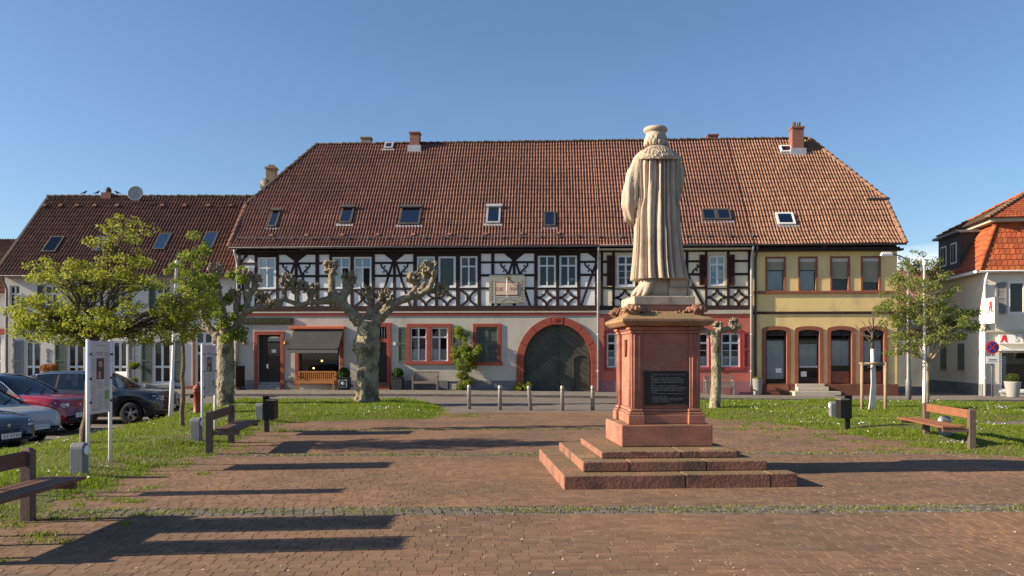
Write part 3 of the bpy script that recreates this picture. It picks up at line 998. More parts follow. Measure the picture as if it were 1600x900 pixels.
def wall(parent, name, m, x0, x1, z0, z1, y, openings=(), depth=0.22, holes=()):
    """wall plane facing -Y with rectangular openings and their reveals"""
    b = MB()
    xs = sorted({x0, x1, *[q for o in openings for q in o[:2] if x0 < q < x1]})
    zs = sorted({z0, z1, *[q for o in openings for q in o[2:4] if z0 < q < z1]})
    for i in range(len(xs) - 1):
        for j in range(len(zs) - 1):
            cx, cz = (xs[i] + xs[i + 1]) / 2, (zs[j] + zs[j + 1]) / 2
            if any(o[0] < cx < o[1] and o[2] < cz < o[3] for o in openings): continue
            b.add([(xs[i], y, zs[j]), (xs[i + 1], y, zs[j]), (xs[i + 1], y, zs[j + 1]), (xs[i], y, zs[j + 1])], [(0, 1, 2, 3)])
    for o in openings:
        a, c, e, f = o[:4]
        d = y + depth
        b.add([(a, y, e), (a, d, e), (a, d, f), (a, y, f)], [(3, 2, 1, 0)])
        b.add([(c, y, e), (c, d, e), (c, d, f), (c, y, f)], [(0, 1, 2, 3)])
        b.add([(a, y, f), (a, d, f), (c, d, f), (c, y, f)], [(3, 2, 1, 0)])
        b.add([(a, y, e), (a, d, e), (c, d, e), (c, y, e)], [(0, 1, 2, 3)])
    return b.build(name, m, parent)


def frame(b, x0, x1, z0, z1, w, y0, y1, mi=0):
    b.box(x0, x0 + w, y0, y1, z0, z1, mi)
    b.box(x1 - w, x1, y0, y1, z0, z1, mi)
    b.box(x0 + w, x1 - w, y0, y1, z0, z0 + w, mi)
    b.box(x0 + w, x1 - w, y0, y1, z1 - w, z1, mi)


def window(parent, x0, x1, z0, z1, y, fm='white_paint', glass='glass', rows=((0.31, 1), (0.69, 1)), cols=2, fw=0.062, back='interior_dark',
           sill=None, curtain=None, recess=0.06, dark=()):
    """casement window: frame mesh with a pane object per light, a room behind it; rows listed from the top (share, lights per sash)"""
    b = MB()
    ya, yb = y + recess, y + recess + 0.06
    frame(b, x0, x1, z0, z1, fw, ya, yb)
    W, H = x1 - x0 - 2 * fw, z1 - z0 - 2 * fw
    mul = fw * 1.15
    cells = []
    zt = z1 - fw
    for k, (share, sub) in enumerate(rows):
        h = H * share
        zb = zt - h
        if k < len(rows) - 1:
            b.box(x0 + fw, x1 - fw, ya - 0.01, yb, zb - mul / 2, zb + mul / 2)
        for c in range(cols):
            cx0 = x0 + fw + W * c / cols
            cx1 = x0 + fw + W * (c + 1) / cols
            if c:
                b.box(cx0 - mul / 2, cx0 + mul / 2, ya - 0.012, yb, zb, zt)
            for q in range(1, sub):
                zz = zb + h * q / sub
                b.box(cx0, cx1, ya + 0.012, yb - 0.012, zz - 0.012, zz + 0.012)
            for q in range(sub):
                cells.append((cx0 + mul * .3, cx1 - mul * .3, zb + h * q / sub + .008, zb + h * (q + 1) / sub - .008))
        zt = zb
    if sill:
        b.box(x0 - 0.05, x1 + 0.05, y - 0.05, ya + .02, z0 - 0.05, z0 - 0.003, 0)
    f = b.build('window', fm, parent)
    for i, (a, c, e, g) in enumerate(cells):
        gm = glass if i not in dark else 'interior_dark'
        t = (rnd.uniform(-.012, .012), rnd.uniform(-.012, .012))
        ym = (ya + yb) / 2
        q = MB()
        q.add([(a, ym + t[0], e), (c, ym - t[0], e), (c, ym - t[0] + t[1], g), (a, ym + t[0] + t[1], g)], [(0, 1, 2, 3)])
        q.build('pane', gm, f)
    q = MB()
    q.add([(x0, y + .45, z0), (x1, y + .45, z0), (x1, y + .45, z1), (x0, y + .45, z1)], [(0, 1, 2, 3)])
    q.add([(x0, y + .12, z0), (x0, y + .45, z0), (x0, y + .45, z1), (x0, y + .12, z1)], [(0, 1, 2, 3)])
    q.add([(x1, y + .12, z0), (x1, y + .45, z0), (x1, y + .45, z1), (x1, y + .12, z1)], [(0, 1, 2, 3)])
    q.add([(x0, y + .12, z0), (x1, y + .12, z0), (x1, y + .45, z0), (x0, y + .45, z0)], [(0, 1, 2, 3)])
    q.add([(x0, y + .12, z1), (x1, y + .12, z1), (x1, y + .45, z1), (x0, y + .45, z1)], [(0, 1, 2, 3)])
    q.build('room', back, f)
    if curtain:
        folds(f, x0 + fw, x1 - fw, z0 + fw, z0 + fw + H * curtain, y + 0.2)
    return f


def folds(parent, x0, x1, z0, z1, y, m='curtain'):
    n = max(12, int((x1 - x0) / 0.02))
    top, bot = [], []
    for i in range(n + 1):
        x = x0 + (x1 - x0) * i / n
        d = 0.022 * math.sin(i * 1.9 + 0.6 * math.sin(i * 0.37))
        top.append((x, y + d, z1)); bot.append((x, y + d * 1.4, z0))
    return MB().grid([bot, top]).build('curtain', m, parent, smooth=True)


def shutter(parent, x0, x1, z0, z1, y, m, louvre=True, ang=0.0):
    b = MB()
    frame(b, x0, x1, z0, z1, 0.07, y - 0.045, y)
    zm = z0 + (z1 - z0) * 0.52
    b.box(x0 + .07, x1 - .07, y - .045, y, zm - .035, zm + .035)
    for (a, c) in ((z0 + .07, zm - .035), (zm + .035, z1 - .07)):
        n = max(3, int((c - a) / 0.055))
        if louvre:
            for k in range(n):
                z = a + (c - a) * (k + .5) / n
                b.add([(x0 + .07, y - .035, z - .022), (x1 - .07, y - .035, z - .022), (x1 - .07, y - .010, z + .022), (x0 + .07, y - .010, z + .022)], [(0, 1, 2, 3)])
            b.box(x0 + .07, x1 - .07, y - .006, y, a, c)
        else:
            b.box(x0 + .07, x1 - .07, y - .025, y, a, c)
    return b.build('shutter', m, parent)


def roof_tiles(parent, name, m, x0, x1, slope_fn, length, xl, xr, tw=0.148, course=0.37, amp=0.066, v0=0.0, v1=1.0):
    """pantiles on a slope: every tile its own shell, rolled across, its foot resting on the course below"""
    nrow = int(round(length * (v1 - v0) / course))
    ncol = int((x1 - x0) / tw)
    V, F = [], []
    prof = [(0.0, 0.012), (0.16, 0.0), (0.36, 0.012), (0.52, amp * .8), (0.68, amp), (0.84, amp * .8), (1.0, 0.014)]
    for r_ in range(nrow):
        va, vb = v0 + (v1 - v0) * r_ / nrow, v0 + (v1 - v0) * (r_ + 1.10) / nrow
        vb = min(vb, 1.0)
        (ya, za), (yb, zb) = slope_fn(va), slope_fn(vb)
        dy, dz = yb - ya, zb - za
        L = math.hypot(dy, dz)
        ny, nz = -dz / L, dy / L
        a_l, a_r, b_l, b_r = xl(va), xr(va), xl(vb), xr(vb)
        for c_ in range(ncol + 1):
            xa = x0 + c_ * tw
            if xa + tw < a_l - .02 or xa > a_r + .02: continue
            j = rnd.uniform(-.006, .006)
            sag = rnd.uniform(-.007, .007)
            o = len(V)
            for (u, h) in prof:
                x = xa + u * tw + j
                h0 = h + 0.036 + sag
                V.append((min(max(x, a_l), a_r), ya + ny * h0, za + nz * h0))
            for (u, h) in prof:
                x = xa + u * tw + j
                V.append((min(max(x, b_l), b_r), yb + ny * h, zb + nz * h))
            for (u, h) in prof:
                x = xa + u * tw + j
                V.append((min(max(x, a_l), a_r), ya + ny * 0.002, za + nz * 0.002))
            k = len(prof)
            for i in range(k - 1):
                F.append((o + i, o + i + 1, o + k + i + 1, o + k + i))
                F.append((o + 2 * k + i, o + 2 * k + i + 1, o + i + 1, o + i))
    V = np.array(V)
    V[:, 2] += 0.016 * np.sin(V[:, 0] * 0.9 + V[:, 1] * 0.7) + 0.010 * np.sin(V[:, 0] * 2.3 - V[:, 1] * 1.9)   # old rafters sag a little
    b = link(name, np_mesh(name, V, np.array(F), m), parent)
    b['kind'] = 'stuff'
    return b


def ridge_caps(parent, name, p0, p1, m='ridge_dark', step=0.36, r=0.13):
    """half-round capping tiles along a ridge or hip, lapped one over the other"""
    p0, p1 = Vector(p0), Vector(p1)
    n = max(2, int((p1 - p0).length / step))
    b = MB()
    t = (p1 - p0) / n
    for i in range(n):
        a = p0 + t * i - t * .04
        c = p0 + t * (i + 1.06)
        up = Vector((0, 0, 1))
        side = t.cross(up).normalized()
        up = side.cross(t).normalized()
        rows = []
        j = rnd.uniform(-.012, .012)
        for (q, rr, lift) in ((a, r * 1.1, .03 + j), (c, r * .92, 0.0 + j)):
            rows.append([q + side * math.cos(th) * rr + up * (math.sin(th) * rr * .8 + lift) for th in [math.pi * k / 6 for k in range(7)]])
        b.grid(rows)
        b.add(rows[0] + [a], [tuple(range(6, -1, -1))])
    o = b.build(name, m, parent)
    o['kind'] = 'stuff'
    return o


def roof_pt(px, py):
    """point of the front slope of the row on a sight line: returns x, v"""
    lo, hi = 0.0, 1.0
    best = None
    for _ in range(40):
        v = (lo + hi) / 2
        y, z = slope(v)
        x = 0
        for _k in range(4):
            D = 38.9 + y * math.cos(ROW_ROT) + x * math.sin(ROW_ROT)
            x = ((px - 800) * D / FPX + y * math.sin(ROW_ROT)) / math.cos(ROW_ROT)
        py_ = HORIZON - FPX * (z - EYE) / D
        if py_ > py: lo = v
        else: hi = v
    return x, v


def roof_window(parent, px0, px1, py0, py1, fm='gutter_dark', pane='glass_sky', cap=True, n=1, open_=0.0):
    x0, va = roof_pt(px0, py1)
    x1, vb = roof_pt(px1, py0)
    (ya, za), (yb, zb) = slope(va), slope(vb)
    d = Vector((0, yb - ya, zb - za))
    L = d.length
    d.normalize()
    nrm = Vector((0, -d.z, d.y))
    org = Vector((x0, ya, za))
    Mx = Matrix.Identity(4)
    ex = Vector((1, 0, 0))
    for i in range(3):
        Mx[i][0], Mx[i][1], Mx[i][2], Mx[i][3] = ex[i], d[i], nrm[i], org[i]
    W = x1 - x0
    b = MB()
    H = 0.14
    fw = 0.09
    b.box(0, fw, 0, L, -.05, H); b.box(W - fw, W, 0, L, -.05, H)
    b.box(fw, W - fw, 0, fw, -.05, H); b.box(fw, W - fw, L - fw, L, -.05, H)
    if n == 2: b.box(W / 2 - .08, W / 2 + .08, fw, L - fw, -.05, H + .004)
    if cap: b.box(-.04, W + .04, L - .12, L + .06, H, H + .09)
    o = b.build('roof_window', fm, parent)
    o.matrix_local = Mx
    q = MB()
    for k in range(n):
        a, c = (fw, W - fw) if n == 1 else ((fw, W / 2 - .08) if k == 0 else (W / 2 + .08, W - fw))
        p = MB()
        p.add([(a, fw, H - .02), (c, fw, H - .02), (c, L - fw, H - .02), (a, L - fw, H - .02)], [(0, 1, 2, 3)])
        p.build('pane', pane, o)
    q.box(.05, W - .05, .05, L - .05, -.06, .107)
    q.build('room', 'interior_mid', o)
    fl = MB().box(-.10, W + .12, -.16, -.005, 0.04, .07)
    fl.build('flashing', 'zinc_pale', o)
    return o


def chimney(parent, x, v, w, d, ztop, m='chimney_brick', flash=True, pots=0, base=None):
    y, z = slope(v) if base is None else base
    b = MB()
    b.box(x - w / 2, x + w / 2, y, y + d, z - 0.6, ztop)
    b.box(x - w / 2 - .04, x + w / 2 + .04, y - .04, y + d + .04, ztop - .10, ztop - .003)
    c = b.build('chimney', m, parent, bevel=.012)
    if flash:
        f = MB().box(x - w / 2 - .10, x + w / 2 + .10, y - .10, y + d * .5, z - .1, z + .30)
        f.build('flashing', 'zinc_pale', c)
    for k in range(pots):
        MB().lathe([(.10, 0), (.11, .05), (.09, .08), (.09, .28), (.075, .28), (.075, .1)], 12, (x + (k - (pots - 1) / 2) * .25, y + d / 2, ztop)).build('chimney_pot', 'ridge_dark', c, True)
    return c


def downpipe(parent, x, y, z0, z1, ytop, m='zinc'):
    b = MB()
    b.tube([(x, ytop, z1), (x, ytop + .02, z1 - .12), (x, y - .02, z1 - .55), (x, y, z1 - .75), (x, y, z0)], .055, 10)
    for z in (z0 + .9, z0 + 2.6, z0 + 4.4):
        b.tube([(x, y, z), (x, y, z + .05)], .068, 10)
    return b.build('downpipe', m, parent, True)


def gutter(parent, x0, x1, y, z, m='zinc'):
    b = MB()
    prof = [(math.cos(a) * .075, math.sin(a) * .075) for a in [math.pi + math.pi * k / 8 for k in range(9)]]
    b.grid([[(x, y + p[0], z + p[1]) for p in prof] for x in (x0, x1)])
    b.grid([[(x, y + p[0] * .9, z + p[1] * .9 + .004) for p in prof] for x in (x0, x1)], flip=True)
    b.tube([(x0, y - .075, z), (x1, y - .075, z)], .012, 6)
    n = int((x1 - x0) / 3)
    for k in range(n):
        x = x0 + (k + .5) * (x1 - x0) / n
        b.box(x - .015, x + .015, y - .08, y + .08, z - .08, z - .072)
    return b.build('gutter', m, parent, True)


HOUSES = {}
XA0, XAB, XBC, XC1 = -13.5, FX(935), FX(1175.5), 18.05
VG = 0.385                                     # the gable rises to here, then the half hip leans in


def hipl(v): return XA0 if v < VG else XA0 + (v - VG) / (1 - VG) * 2.55
def hipr(v): return XC1 if v < VG else XC1 - (v - VG) / (1 - VG) * 2.55


for key, nm, lab, cat in (
        ('A', 'timber_framed_house', 'long half timbered house with grey ground floor and big arched red gate', 'house'),
        ('B', 'timber_framed_house', 'narrow half timbered house with red ground floor behind the monument', 'house'),
        ('C', 'plastered_house', 'yellow plastered house with four arched ground floor openings', 'house')):
    HOUSES[key] = thing(nm, lab, cat, ROW_LOC, ROW_ROT)

# ---- body and roof of the row, divided between its three houses
for key, (x0, x1) in {'A': (XA0, XAB), 'B': (XAB, XBC), 'C': (XBC, XC1)}.items():
    h = HOUSES[key]
    L = math.hypot(RIDGE_Y - EAVE_Y, RIDGE_Z - EAVE_Z)
    tl, tr = (hipl if key == 'A' else (lambda v, q=x0: q)), (hipr if key == 'C' else (lambda v, q=x1: q))
    b = MB()
    # closed roof body a little below the tiles, back slope, rear and party walls
    vs = [0, .1, .2, .3, VG, .6, .8, 1.0]
    b.grid([[(tl(v), slope(v)[0], slope(v)[1] - .03), (tr(v), slope(v)[0], slope(v)[1] - .03)] for v in vs])
    back = lambda v: (2 * RIDGE_Y - slope(v)[0], slope(v)[1])
    b.grid([[(tl(v), back(v)[0], back(v)[1] - .03), (tr(v), back(v)[0], back(v)[1] - .03)] for v in vs], flip=True)
    if key == 'A':
        b.add([(tl(VG), slope(VG)[0], slope(VG)[1] - .03), (tl(VG), back(VG)[0], slope(VG)[1] - .03), (tl(1), RIDGE_Y, RIDGE_Z - .03)], [(2, 1, 0)])
    if key == 'C':
        b.add([(tr(VG), slope(VG)[0], slope(VG)[1] - .03), (tr(VG), back(VG)[0], slope(VG)[1] - .03), (tr(1), RIDGE_Y, RIDGE_Z - .03)], [(0, 1, 2)])
    b.build('roof', 'tile_main' if key != 'C' else 'tile_mossy', h)
    b = MB()
    yb = 2 * RIDGE_Y
    ins = 0.28
    xa, xb = x0 + (ins if key == 'A' else 0), x1 - (ins if key == 'C' else 0)
    b.add([(xb, yb, -.4), (xa, yb, -.4), (xa, yb, 6.9), (xb, yb, 6.9)], [(0, 1, 2, 3)])
    if key == 'A':
        b.add([(xa, 0, -.4), (xa, yb, -.4), (xa, yb, 6.9), (xa, back(VG)[0] - .1, slope(VG)[1]), (xa, slope(VG)[0] + .1, slope(VG)[1]), (xa, 0, 6.9)], [(5, 4, 3, 2, 1, 0)])
    if key == 'C':
        b.add([(xb, 0, -.4), (xb, yb, -.4), (xb, yb, 6.9), (xb, back(VG)[0] - .1, slope(VG)[1]), (xb, slope(VG)[0] + .1, slope(VG)[1]), (xb, 0, 6.9)], [(0, 1, 2, 3, 4, 5)])
    b.build('rear_wall', 'plaster_yellow' if key == 'C' else 'plaster_grey', h)
    roof_tiles(h, 'roof_tiles', 'tile_main' if key != 'C' else 'tile_mossy', x0, x1, slope, L, tl, tr)
    # soffit
    b = MB().box(xa, xb, EAVE_Y + .03, 0.02, 6.62, 6.68)
    b.build('soffit', 'timber' if key != 'B' else 'cream_paint', h)
    ridge_caps(h, 'ridge_tiles', (tl(1) - .05, RIDGE_Y, RIDGE_Z), (tr(1) + .05, RIDGE_Y, RIDGE_Z))

hA, hB, hC = HOUSES['A'], HOUSES['B'], HOUSES['C']
ridge_caps(hA, 'hip_tiles', (hipl(VG), *slope(VG)), (hipl(1), RIDGE_Y, RIDGE_Z + .02))
ridge_caps(hC, 'hip_tiles', (hipr(VG), *slope(VG)), (hipr(1), RIDGE_Y, RIDGE_Z + .02), 'tile_mossy')
ridge_caps(hA, 'verge_tiles', (XA0, slope(.01)[0], slope(.01)[1]), (XA0, *slope(VG)), 'tile_main', r=.09)
ridge_caps(hC, 'verge_tiles', (XC1, slope(.01)[0], slope(.01)[1]), (XC1, *slope(VG)), 'tile_mossy', r=.09)
# projecting foot of the half hip on the right
MB().box(XC1 - .9, XC1 + .12, slope(VG)[0] - .16, slope(VG)[0] + .1, slope(VG)[1] - .02, slope(VG)[1] + .07).build('hip_gutter', 'gutter_dark', hC)
gutter(hA, XA0 + .1, XAB - .01, EAVE_Y - .07, EAVE_Z + .02)
gutter(hB, XAB + .01, XBC - .01, EAVE_Y - .07, EAVE_Z + .02)
gutter(hC, XBC + .01, XC1 - .05, EAVE_Y - .07, EAVE_Z + .02, 'gutter_dark')
downpipe(hA, FX(371.5) + .02, -.12, 0.0, EAVE_Z - .05, EAVE_Y - .07, 'zinc_pale')
downpipe(hA, XAB - .02, -.16, 0.05, EAVE_Z - .05, EAVE_Y - .07, 'zinc_pale')
downpipe(hB, XBC - .08, -.16, 0.05, EAVE_Z - .05, EAVE_Y - .07, 'zinc_pale')
downpipe(hC, XBC + .12, -.10, 0.05, EAVE_Z - .05, EAVE_Y - .07, 'gutter_dark')
# snow guard near the eave
for hh, x0, x1 in ((hA, XA0 + .3, XAB), (hB, XAB + .02, XBC)):
    y, z = slope(.075)
    b = MB()
    b.tube([(x0, y - .10, z + .17), (x1, y - .10, z + .17)], .013, 6)
    b.tube([(x0, y - .10, z + .10), (x1, y - .10, z + .10)], .010, 6)
    k = int((x1 - x0) / .9)
    for i in range(k + 1):
        x = x0 + (x1 - x0) * i / k
        b.box(x - .012, x + .012, y - .12, y, z + .02, z + .19)
    b.build('snow_guard', 'zinc', hh)

for a in ((417.5, 440.5, 331, 357), (529, 555, 326, 351), (622.5, 660, 326, 353)):
    roof_window(hA, *a, fm='gutter_dark', pane='glass_sky')
roof_window(hA, 759, 783, 325, 351, 'zinc_pale', 'glass_sky', cap=True)
roof_window(hA, 849, 868, 333, 356, 'gutter_dark', 'glass_sky', cap=False)
roof_window(hB, 1097.5, 1140, 329, 346, 'gutter_dark', 'glass_sky', cap=False, n=2)
roof_window(hC, 1215, 1238, 335, 353, 'white_paint', 'glass_sky', cap=False)
roof_window(hC, 1220, 1236, 230, 240, 'white_paint', 'glass', cap=False)
roof_window(hA, 600, 616, 225, 234, 'zinc_pale', 'glass_sky', cap=False)
x, v = roof_pt(647.5, 236)
chimney(hA, x, v, .52, .55, 13.75)
x, v = roof_pt(1247, 241)
chimney(hC, x, v, .60, .6, 13.62, pots=2)
chimney(hA, -8.45, 1, .55, .5, 13.84, 'chimney_pale', False, base=(6.4, 12.8))
chimney(hB, 10.62, 1, .55, .5, 13.74, 'chimney_brick', False, base=(6.4, 12.8))
# small air vents on the slope
for i in range(9):
    xv = -11.6 + i * 1.72
    y, z = slope(.115)
    MB().frustum((xv, y - .06), (.10, .14), (.07, .05), z + .02, z + .13).build('roof_vent', 'tile_main', hA)

# ---------------------------------------------------------------- house A: timber frame storey
T0, T1 = -0.035, 0.03                  # timbers stand proud of the infill
RAILS = [(408.2, 411.6), (428.2, 432), (448.8, 452.6)]
TOPV, BOTV = 396, 478


def post(parent, u0, u1, v0=TOPV - 1, v1=BOTV + 1):
    MB().box(FX(u0), FX(u1), T0, T1, FZ(v1), FZ(v0)).build('timber_post', 'timber', parent)


def rail(parent, u0, u1, v0, v1):
    MB().box(FX(u0), FX(u1), T0 + .006, T1, FZ(v1), FZ(v0)).build('timber_rail', 'timber', parent)


def F2(u, v): return (FX(u), FZ(v))


def brace(parent, a, c, w=3.5, name='timber_brace', dy=.003):
    MB().bar(F2(*a), F2(*c), w / US, T0 + dy, T1).build(name, 'timber', parent)


def knob(b, u, v, r=1.5):
    pts = [(FX(u) + math.cos(a) * r / US, FZ(v) + math.sin(a) * r / US) for a in [2 * math.pi * k / 8 for k in range(8)]]
    b.prism(pts, T0 + .010, T1)


def scurve(parent, a, c, flip):
    """small S shaped brace with two knobs, from the rail above to the rail below"""
    pts = []
    for k in range(11):
        t = k / 10
        u = a[0] + (c[0] - a[0]) * t + (-1 if flip else 1) * 2.1 * math.sin(2 * math.pi * t) * -1
        pts.append(F2(u, a[1] + (c[1] - a[1]) * t))
    b = MB().band(pts, 2.5 / US, T0 + .008, T1)
    s = 1 if not flip else -1
    knob(b, a[0] + (c[0] - a[0]) * .30 + s * 2.4, a[1] + (c[1] - a[1]) * .28)
    knob(b, a[0] + (c[0] - a[0]) * .68 - s * 2.2, a[1] + (c[1] - a[1]) * .72)
    b.build('curved_brace', 'timber', parent)


def man(parent, u0, u1, uc, full=(True, True)):
    """the 'man' figure: centre post, long struts crossing at its head, short head braces and two S braces"""
    post(parent, uc - 2.2, uc + 2.2)
    du = 24.5
    if full[0]:
        brace(parent, (uc - 1, 404.5), (uc - du, BOTV), dy=.010)
        brace(parent, (uc + 1, 406), (uc - 13.5, 395), 5.5, dy=.014)
        scurve(parent, (uc - 20.5, 410.5), (uc - 11.5, 429), False)
    if full[1]:
        brace(parent, (uc + 1, 404.5), (uc + du, BOTV), dy=.012)
        brace(parent, (uc - 1, 406), (uc + 13.5, 395), 5.5, dy=.016)
        scurve(parent, (uc + 20.5, 410.5), (uc + 11.5, 429), True)
    h = [F2(uc - 12 if full[0] else uc, 395.6), F2(uc, 407), F2(uc + 12 if full[1] else uc, 395.6)]
    MB().prism(h, T0 + .018, T1).build('timber_head', 'timber', parent)


def lozenge(parent, u0, u1, v0, v1):
    """four quarter-round braces, bowed in from the corners, with knobs"""
    w, h = u1 - u0, v1 - v0
    b = MB()
    for (cu, cv, su, sv) in ((u0, v0, 1, 1), (u1, v0, -1, 1), (u0, v1, 1, -1), (u1, v1, -1, -1)):
        pts = []
        for k in range(9):
            a = math.pi / 2 * k / 8
            pts.append(F2(cu + su * math.cos(a) * (w / 2 - .9), cv + sv * math.sin(a) * (h / 2 - .5)))
        if su * sv > 0: pts = pts[::-1]
        b.band(pts, 3.0 / US, T0 + .012, T1)
        knob(b, cu + su * w * .29, cv + sv * h * .29, 1.6)
    b.build('lozenge_brace', 'timber', parent)


def fire_buck(parent, u0, u1, v0, v1):
    """two bowed braces back to back, meeting in a spiked boss"""
    w, h = u1 - u0, v1 - v0
    uc, vc = (u0 + u1) / 2, (v0 + v1) / 2
    b = MB()
    for s in (-1, 1):
        pts = []
        for k in range(13):
            t = -1 + k / 6
            pts.append(F2(uc + s * (1.0 + (w / 2 - 2.0) * abs(t) ** 1.7), vc + t * h / 2))
        b.band(pts, 3.4 / US, T0 + .012, T1)
    b.prism([F2(uc - 4.5, vc - 1), F2(uc - 2, vc + 4), F2(uc, vc + 1.5), F2(uc + 2, vc + 4), F2(uc + 4.5, vc - 1), F2(uc + 2, vc - 3.5), F2(uc, vc - 1.5), F2(uc - 2, vc - 3.5)], T0 + .006, T1)
    b.build('bowed_brace', 'timber', parent)


wins_A = [(405, 429.5, 401, 449), (521, 546.5, 401, 449), (554, 579.5, 401, 449), (653, 678.5, 400.5, 448), (685.5, 711, 400.5, 448), (720, 745, 400.5, 448),
          (842, 867.5, 400, 448), (875, 900.5, 400, 448)]
op = [(FX(a), FX(c), FZ(f), FZ(e)) for a, c, e, f in wins_A]
wall(hA, 'infill_wall', 'plaster_white', XA0 + .28, XAB, FZ(487), 6.66, 0.0, op)
for i, (a, c, e, f) in enumerate(wins_A):
    dark = ()
    if i == 4:
        window(hA, FX(a), FX(c), FZ(f), FZ(e), 0, rows=((1.0, 1),), cols=1, glass='glass', fw=.075, back='interior_mid', sill=True, recess=0.0)
        continue
    if i in (1, 2): dark = (3,)
    window(hA, FX(a), FX(c), FZ(f), FZ(e), 0, glass='glass_sky' if i < 4 else 'glass', sill=True, dark=dark, recess=0.0)
# little ornament on a window ledge
MB().box(FX(728), FX(742), .06, .09, FZ(446), FZ(443.5)).box(FX(729), FX(741), .06, .09, FZ(441.5), FZ(440)).build('ledge_ornament', 'white_paint', hA)
MB().box(FX(890), FX(896), .10, .12, FZ(438), FZ(434.5)).box(FX(892.6), FX(893.4), .10, .12, FZ(446), FZ(438)).build('ledge_ornament', 'white_paint', hA)

MB().box(XA0 + .28, XAB, T0 - .02, T1, FZ(396.3), 6.62).build('top_plate', 'timber', hA)
MB().box(XA0 + .28, XAB, -.10, .02, FZ(486.2), FZ(477.6)).build('sill_beam', 'timber_sill', hA)
MB().box(XA0 + .28, XAB, -.12, .02, FZ(488.6), FZ(486.3)).build('sill_drip', 'stone_pale', hA)
MB().box(XA0 + .28, XAB, -.10, .02, FZ(493.2), FZ(488.7)).build('string_course', 'string_red', hA)
for u0, u1 in ((372, 376), (398, 402.6), (431.5, 436), (493, 498.8), (514.6, 519.2), (547.5, 553), (580.8, 585.8), (645.8, 651.5), (679.5, 684.8), (712.4, 718.8),
               (746.2, 751.6), (767.6, 772.4), (834.6, 840.2), (868.6, 873.8), (901.6, 906.8), (929.5, 934.5)):
    post(hA, u0, u1)
for f0, f1 in ((376, 398), (436, 493), (498.8, 514.6), (585.8, 645.8), (751.6, 767.6), (772.4, 834.6), (906.8, 929.5)):
    for v0, v1 in RAILS: rail(hA, f0, f1, v0, v1)
for f0, f1 in ((402.6, 431.5), (519.2, 547.5), (553, 580.8), (651.5, 679.5), (684.8, 712.4), (718.8, 746.2), (840.2, 868.6), (873.8, 901.6)):
    rail(hA, f0, f1, 449.2, 453)
    rail(hA, f0, f1, 396.2, 400)
man(hA, 436, 493, 463)
man(hA, 585.8, 645.8, 616.4)
man(hA, 772.4, 834.6, 803.5)
brace(hA, (934, 404.5), (908, BOTV), dy=.01)
brace(hA, (936, 406), (921, 395), 5.5, dy=.014)
scurve(hA, (914, 410.5), (925, 429), False)
brace(hA, (374, 410), (386, 396), 4.5, dy=.012)
brace(hA, (375, 412), (384, BOTV), dy=.014)
fire_buck(hA, 403, 431, 453, 478)
fire_buck(hA, 520, 547, 453, 478)
fire_buck(hA, 553.5, 580.5, 453, 478)
lozenge(hA, 652, 679, 453, 478)
lozenge(hA, 685, 712, 453, 478)
fire_buck(hA, 719, 746, 453, 478)
lozenge(hA, 840.5, 868.4, 453, 478)
lozenge(hA, 874, 901.4, 453, 478)

# sundial painted on a board, hung in front of the timbers
dial = MB().box(FX(764.5), FX(819.8), -.11, -.05, FZ(474), FZ(429.4)).build('sundial', 'dial_ground', hA)
MB().box(FX(774), FX(810), -.125, -.111, FZ(462), FZ(441)).build('dial_border', 'dial_red', dial)
MB().box(FX(775.2), FX(808.8), -.135, -.126, FZ(460.9), FZ(442.2)).build('dial_plate', 'dial_face', dial)
text('dial_lettering', 'D I E  U H R  9 0 K'.replace('D I E  U H R  9 0 K', 'DIE 1 90K'), .26, 'dial_red', dial, (FX(792.5), -.136, FZ(452.5)), extrude=.002)
b = MB()
for k in range(13):
    u = 776 + k * 2.7
    b.box(FX(u), FX(u + 1.3), -.118, -.111, FZ(464.6), FZ(463.2))
for k in range(8):
    for u in (772, 811):
        b.box(FX(u), FX(u + 1.2), -.118, -.111, FZ(459 - k * 2.3 + 1.1), FZ(459 - k * 2.3))
b.box(FX(773.2), FX(773.9), -.118, -.111, FZ(478), FZ(462)).box(FX(783), FX(800), -.118, -.111, FZ(440), FZ(439.6))
b.build('dial_scale', 'white_paint', dial)
b = MB()
b.bar(F2(793, 465), F2(782, 472.5), .02, -.118, -.111).bar(F2(793, 465), F2(811, 473), .02, -.118, -.111)
b.build('hour_lines', 'stone_pale', dial)
MB().tube([(FX(792.4), -.12, FZ(434.5)), (FX(792.4), -.42, FZ(455)), (FX(793.5), -.13, FZ(466))], .016, 6).build('gnomon', 'white_metal', dial)
MB().lathe([(0, 0), (.10, .004), (.10, .012), (0, .02)], 14, (FX(792.4), -.13, FZ(434.5)), axis='y').build('sun_emblem', 'gold', dial)
b = MB()
for k in range(7):
    for u in (768.5, 815.5):
        knob_z = FZ(440 + k * 4.6)
        b.box(FX(u) - .03, FX(u) + .03, -.116, -.111, knob_z - .04, knob_z + .03)
b.build('dial_figures', 'gold', dial)

# ---------------------------------------------------------------- house A: ground floor
GATE_CX, GATE_HW, GATE_SP, GATE_TOP = FX(870.8), 52.3 / US, FZ(566), FZ(507)


def arch_pts(cx, hw, zs, zt, n=20, p=1.0):
    return [(cx + hw * math.cos(a), zs + (zt - zs) * math.sin(a) ** p) for a in [math.pi * k / n for k in range(n + 1)]]


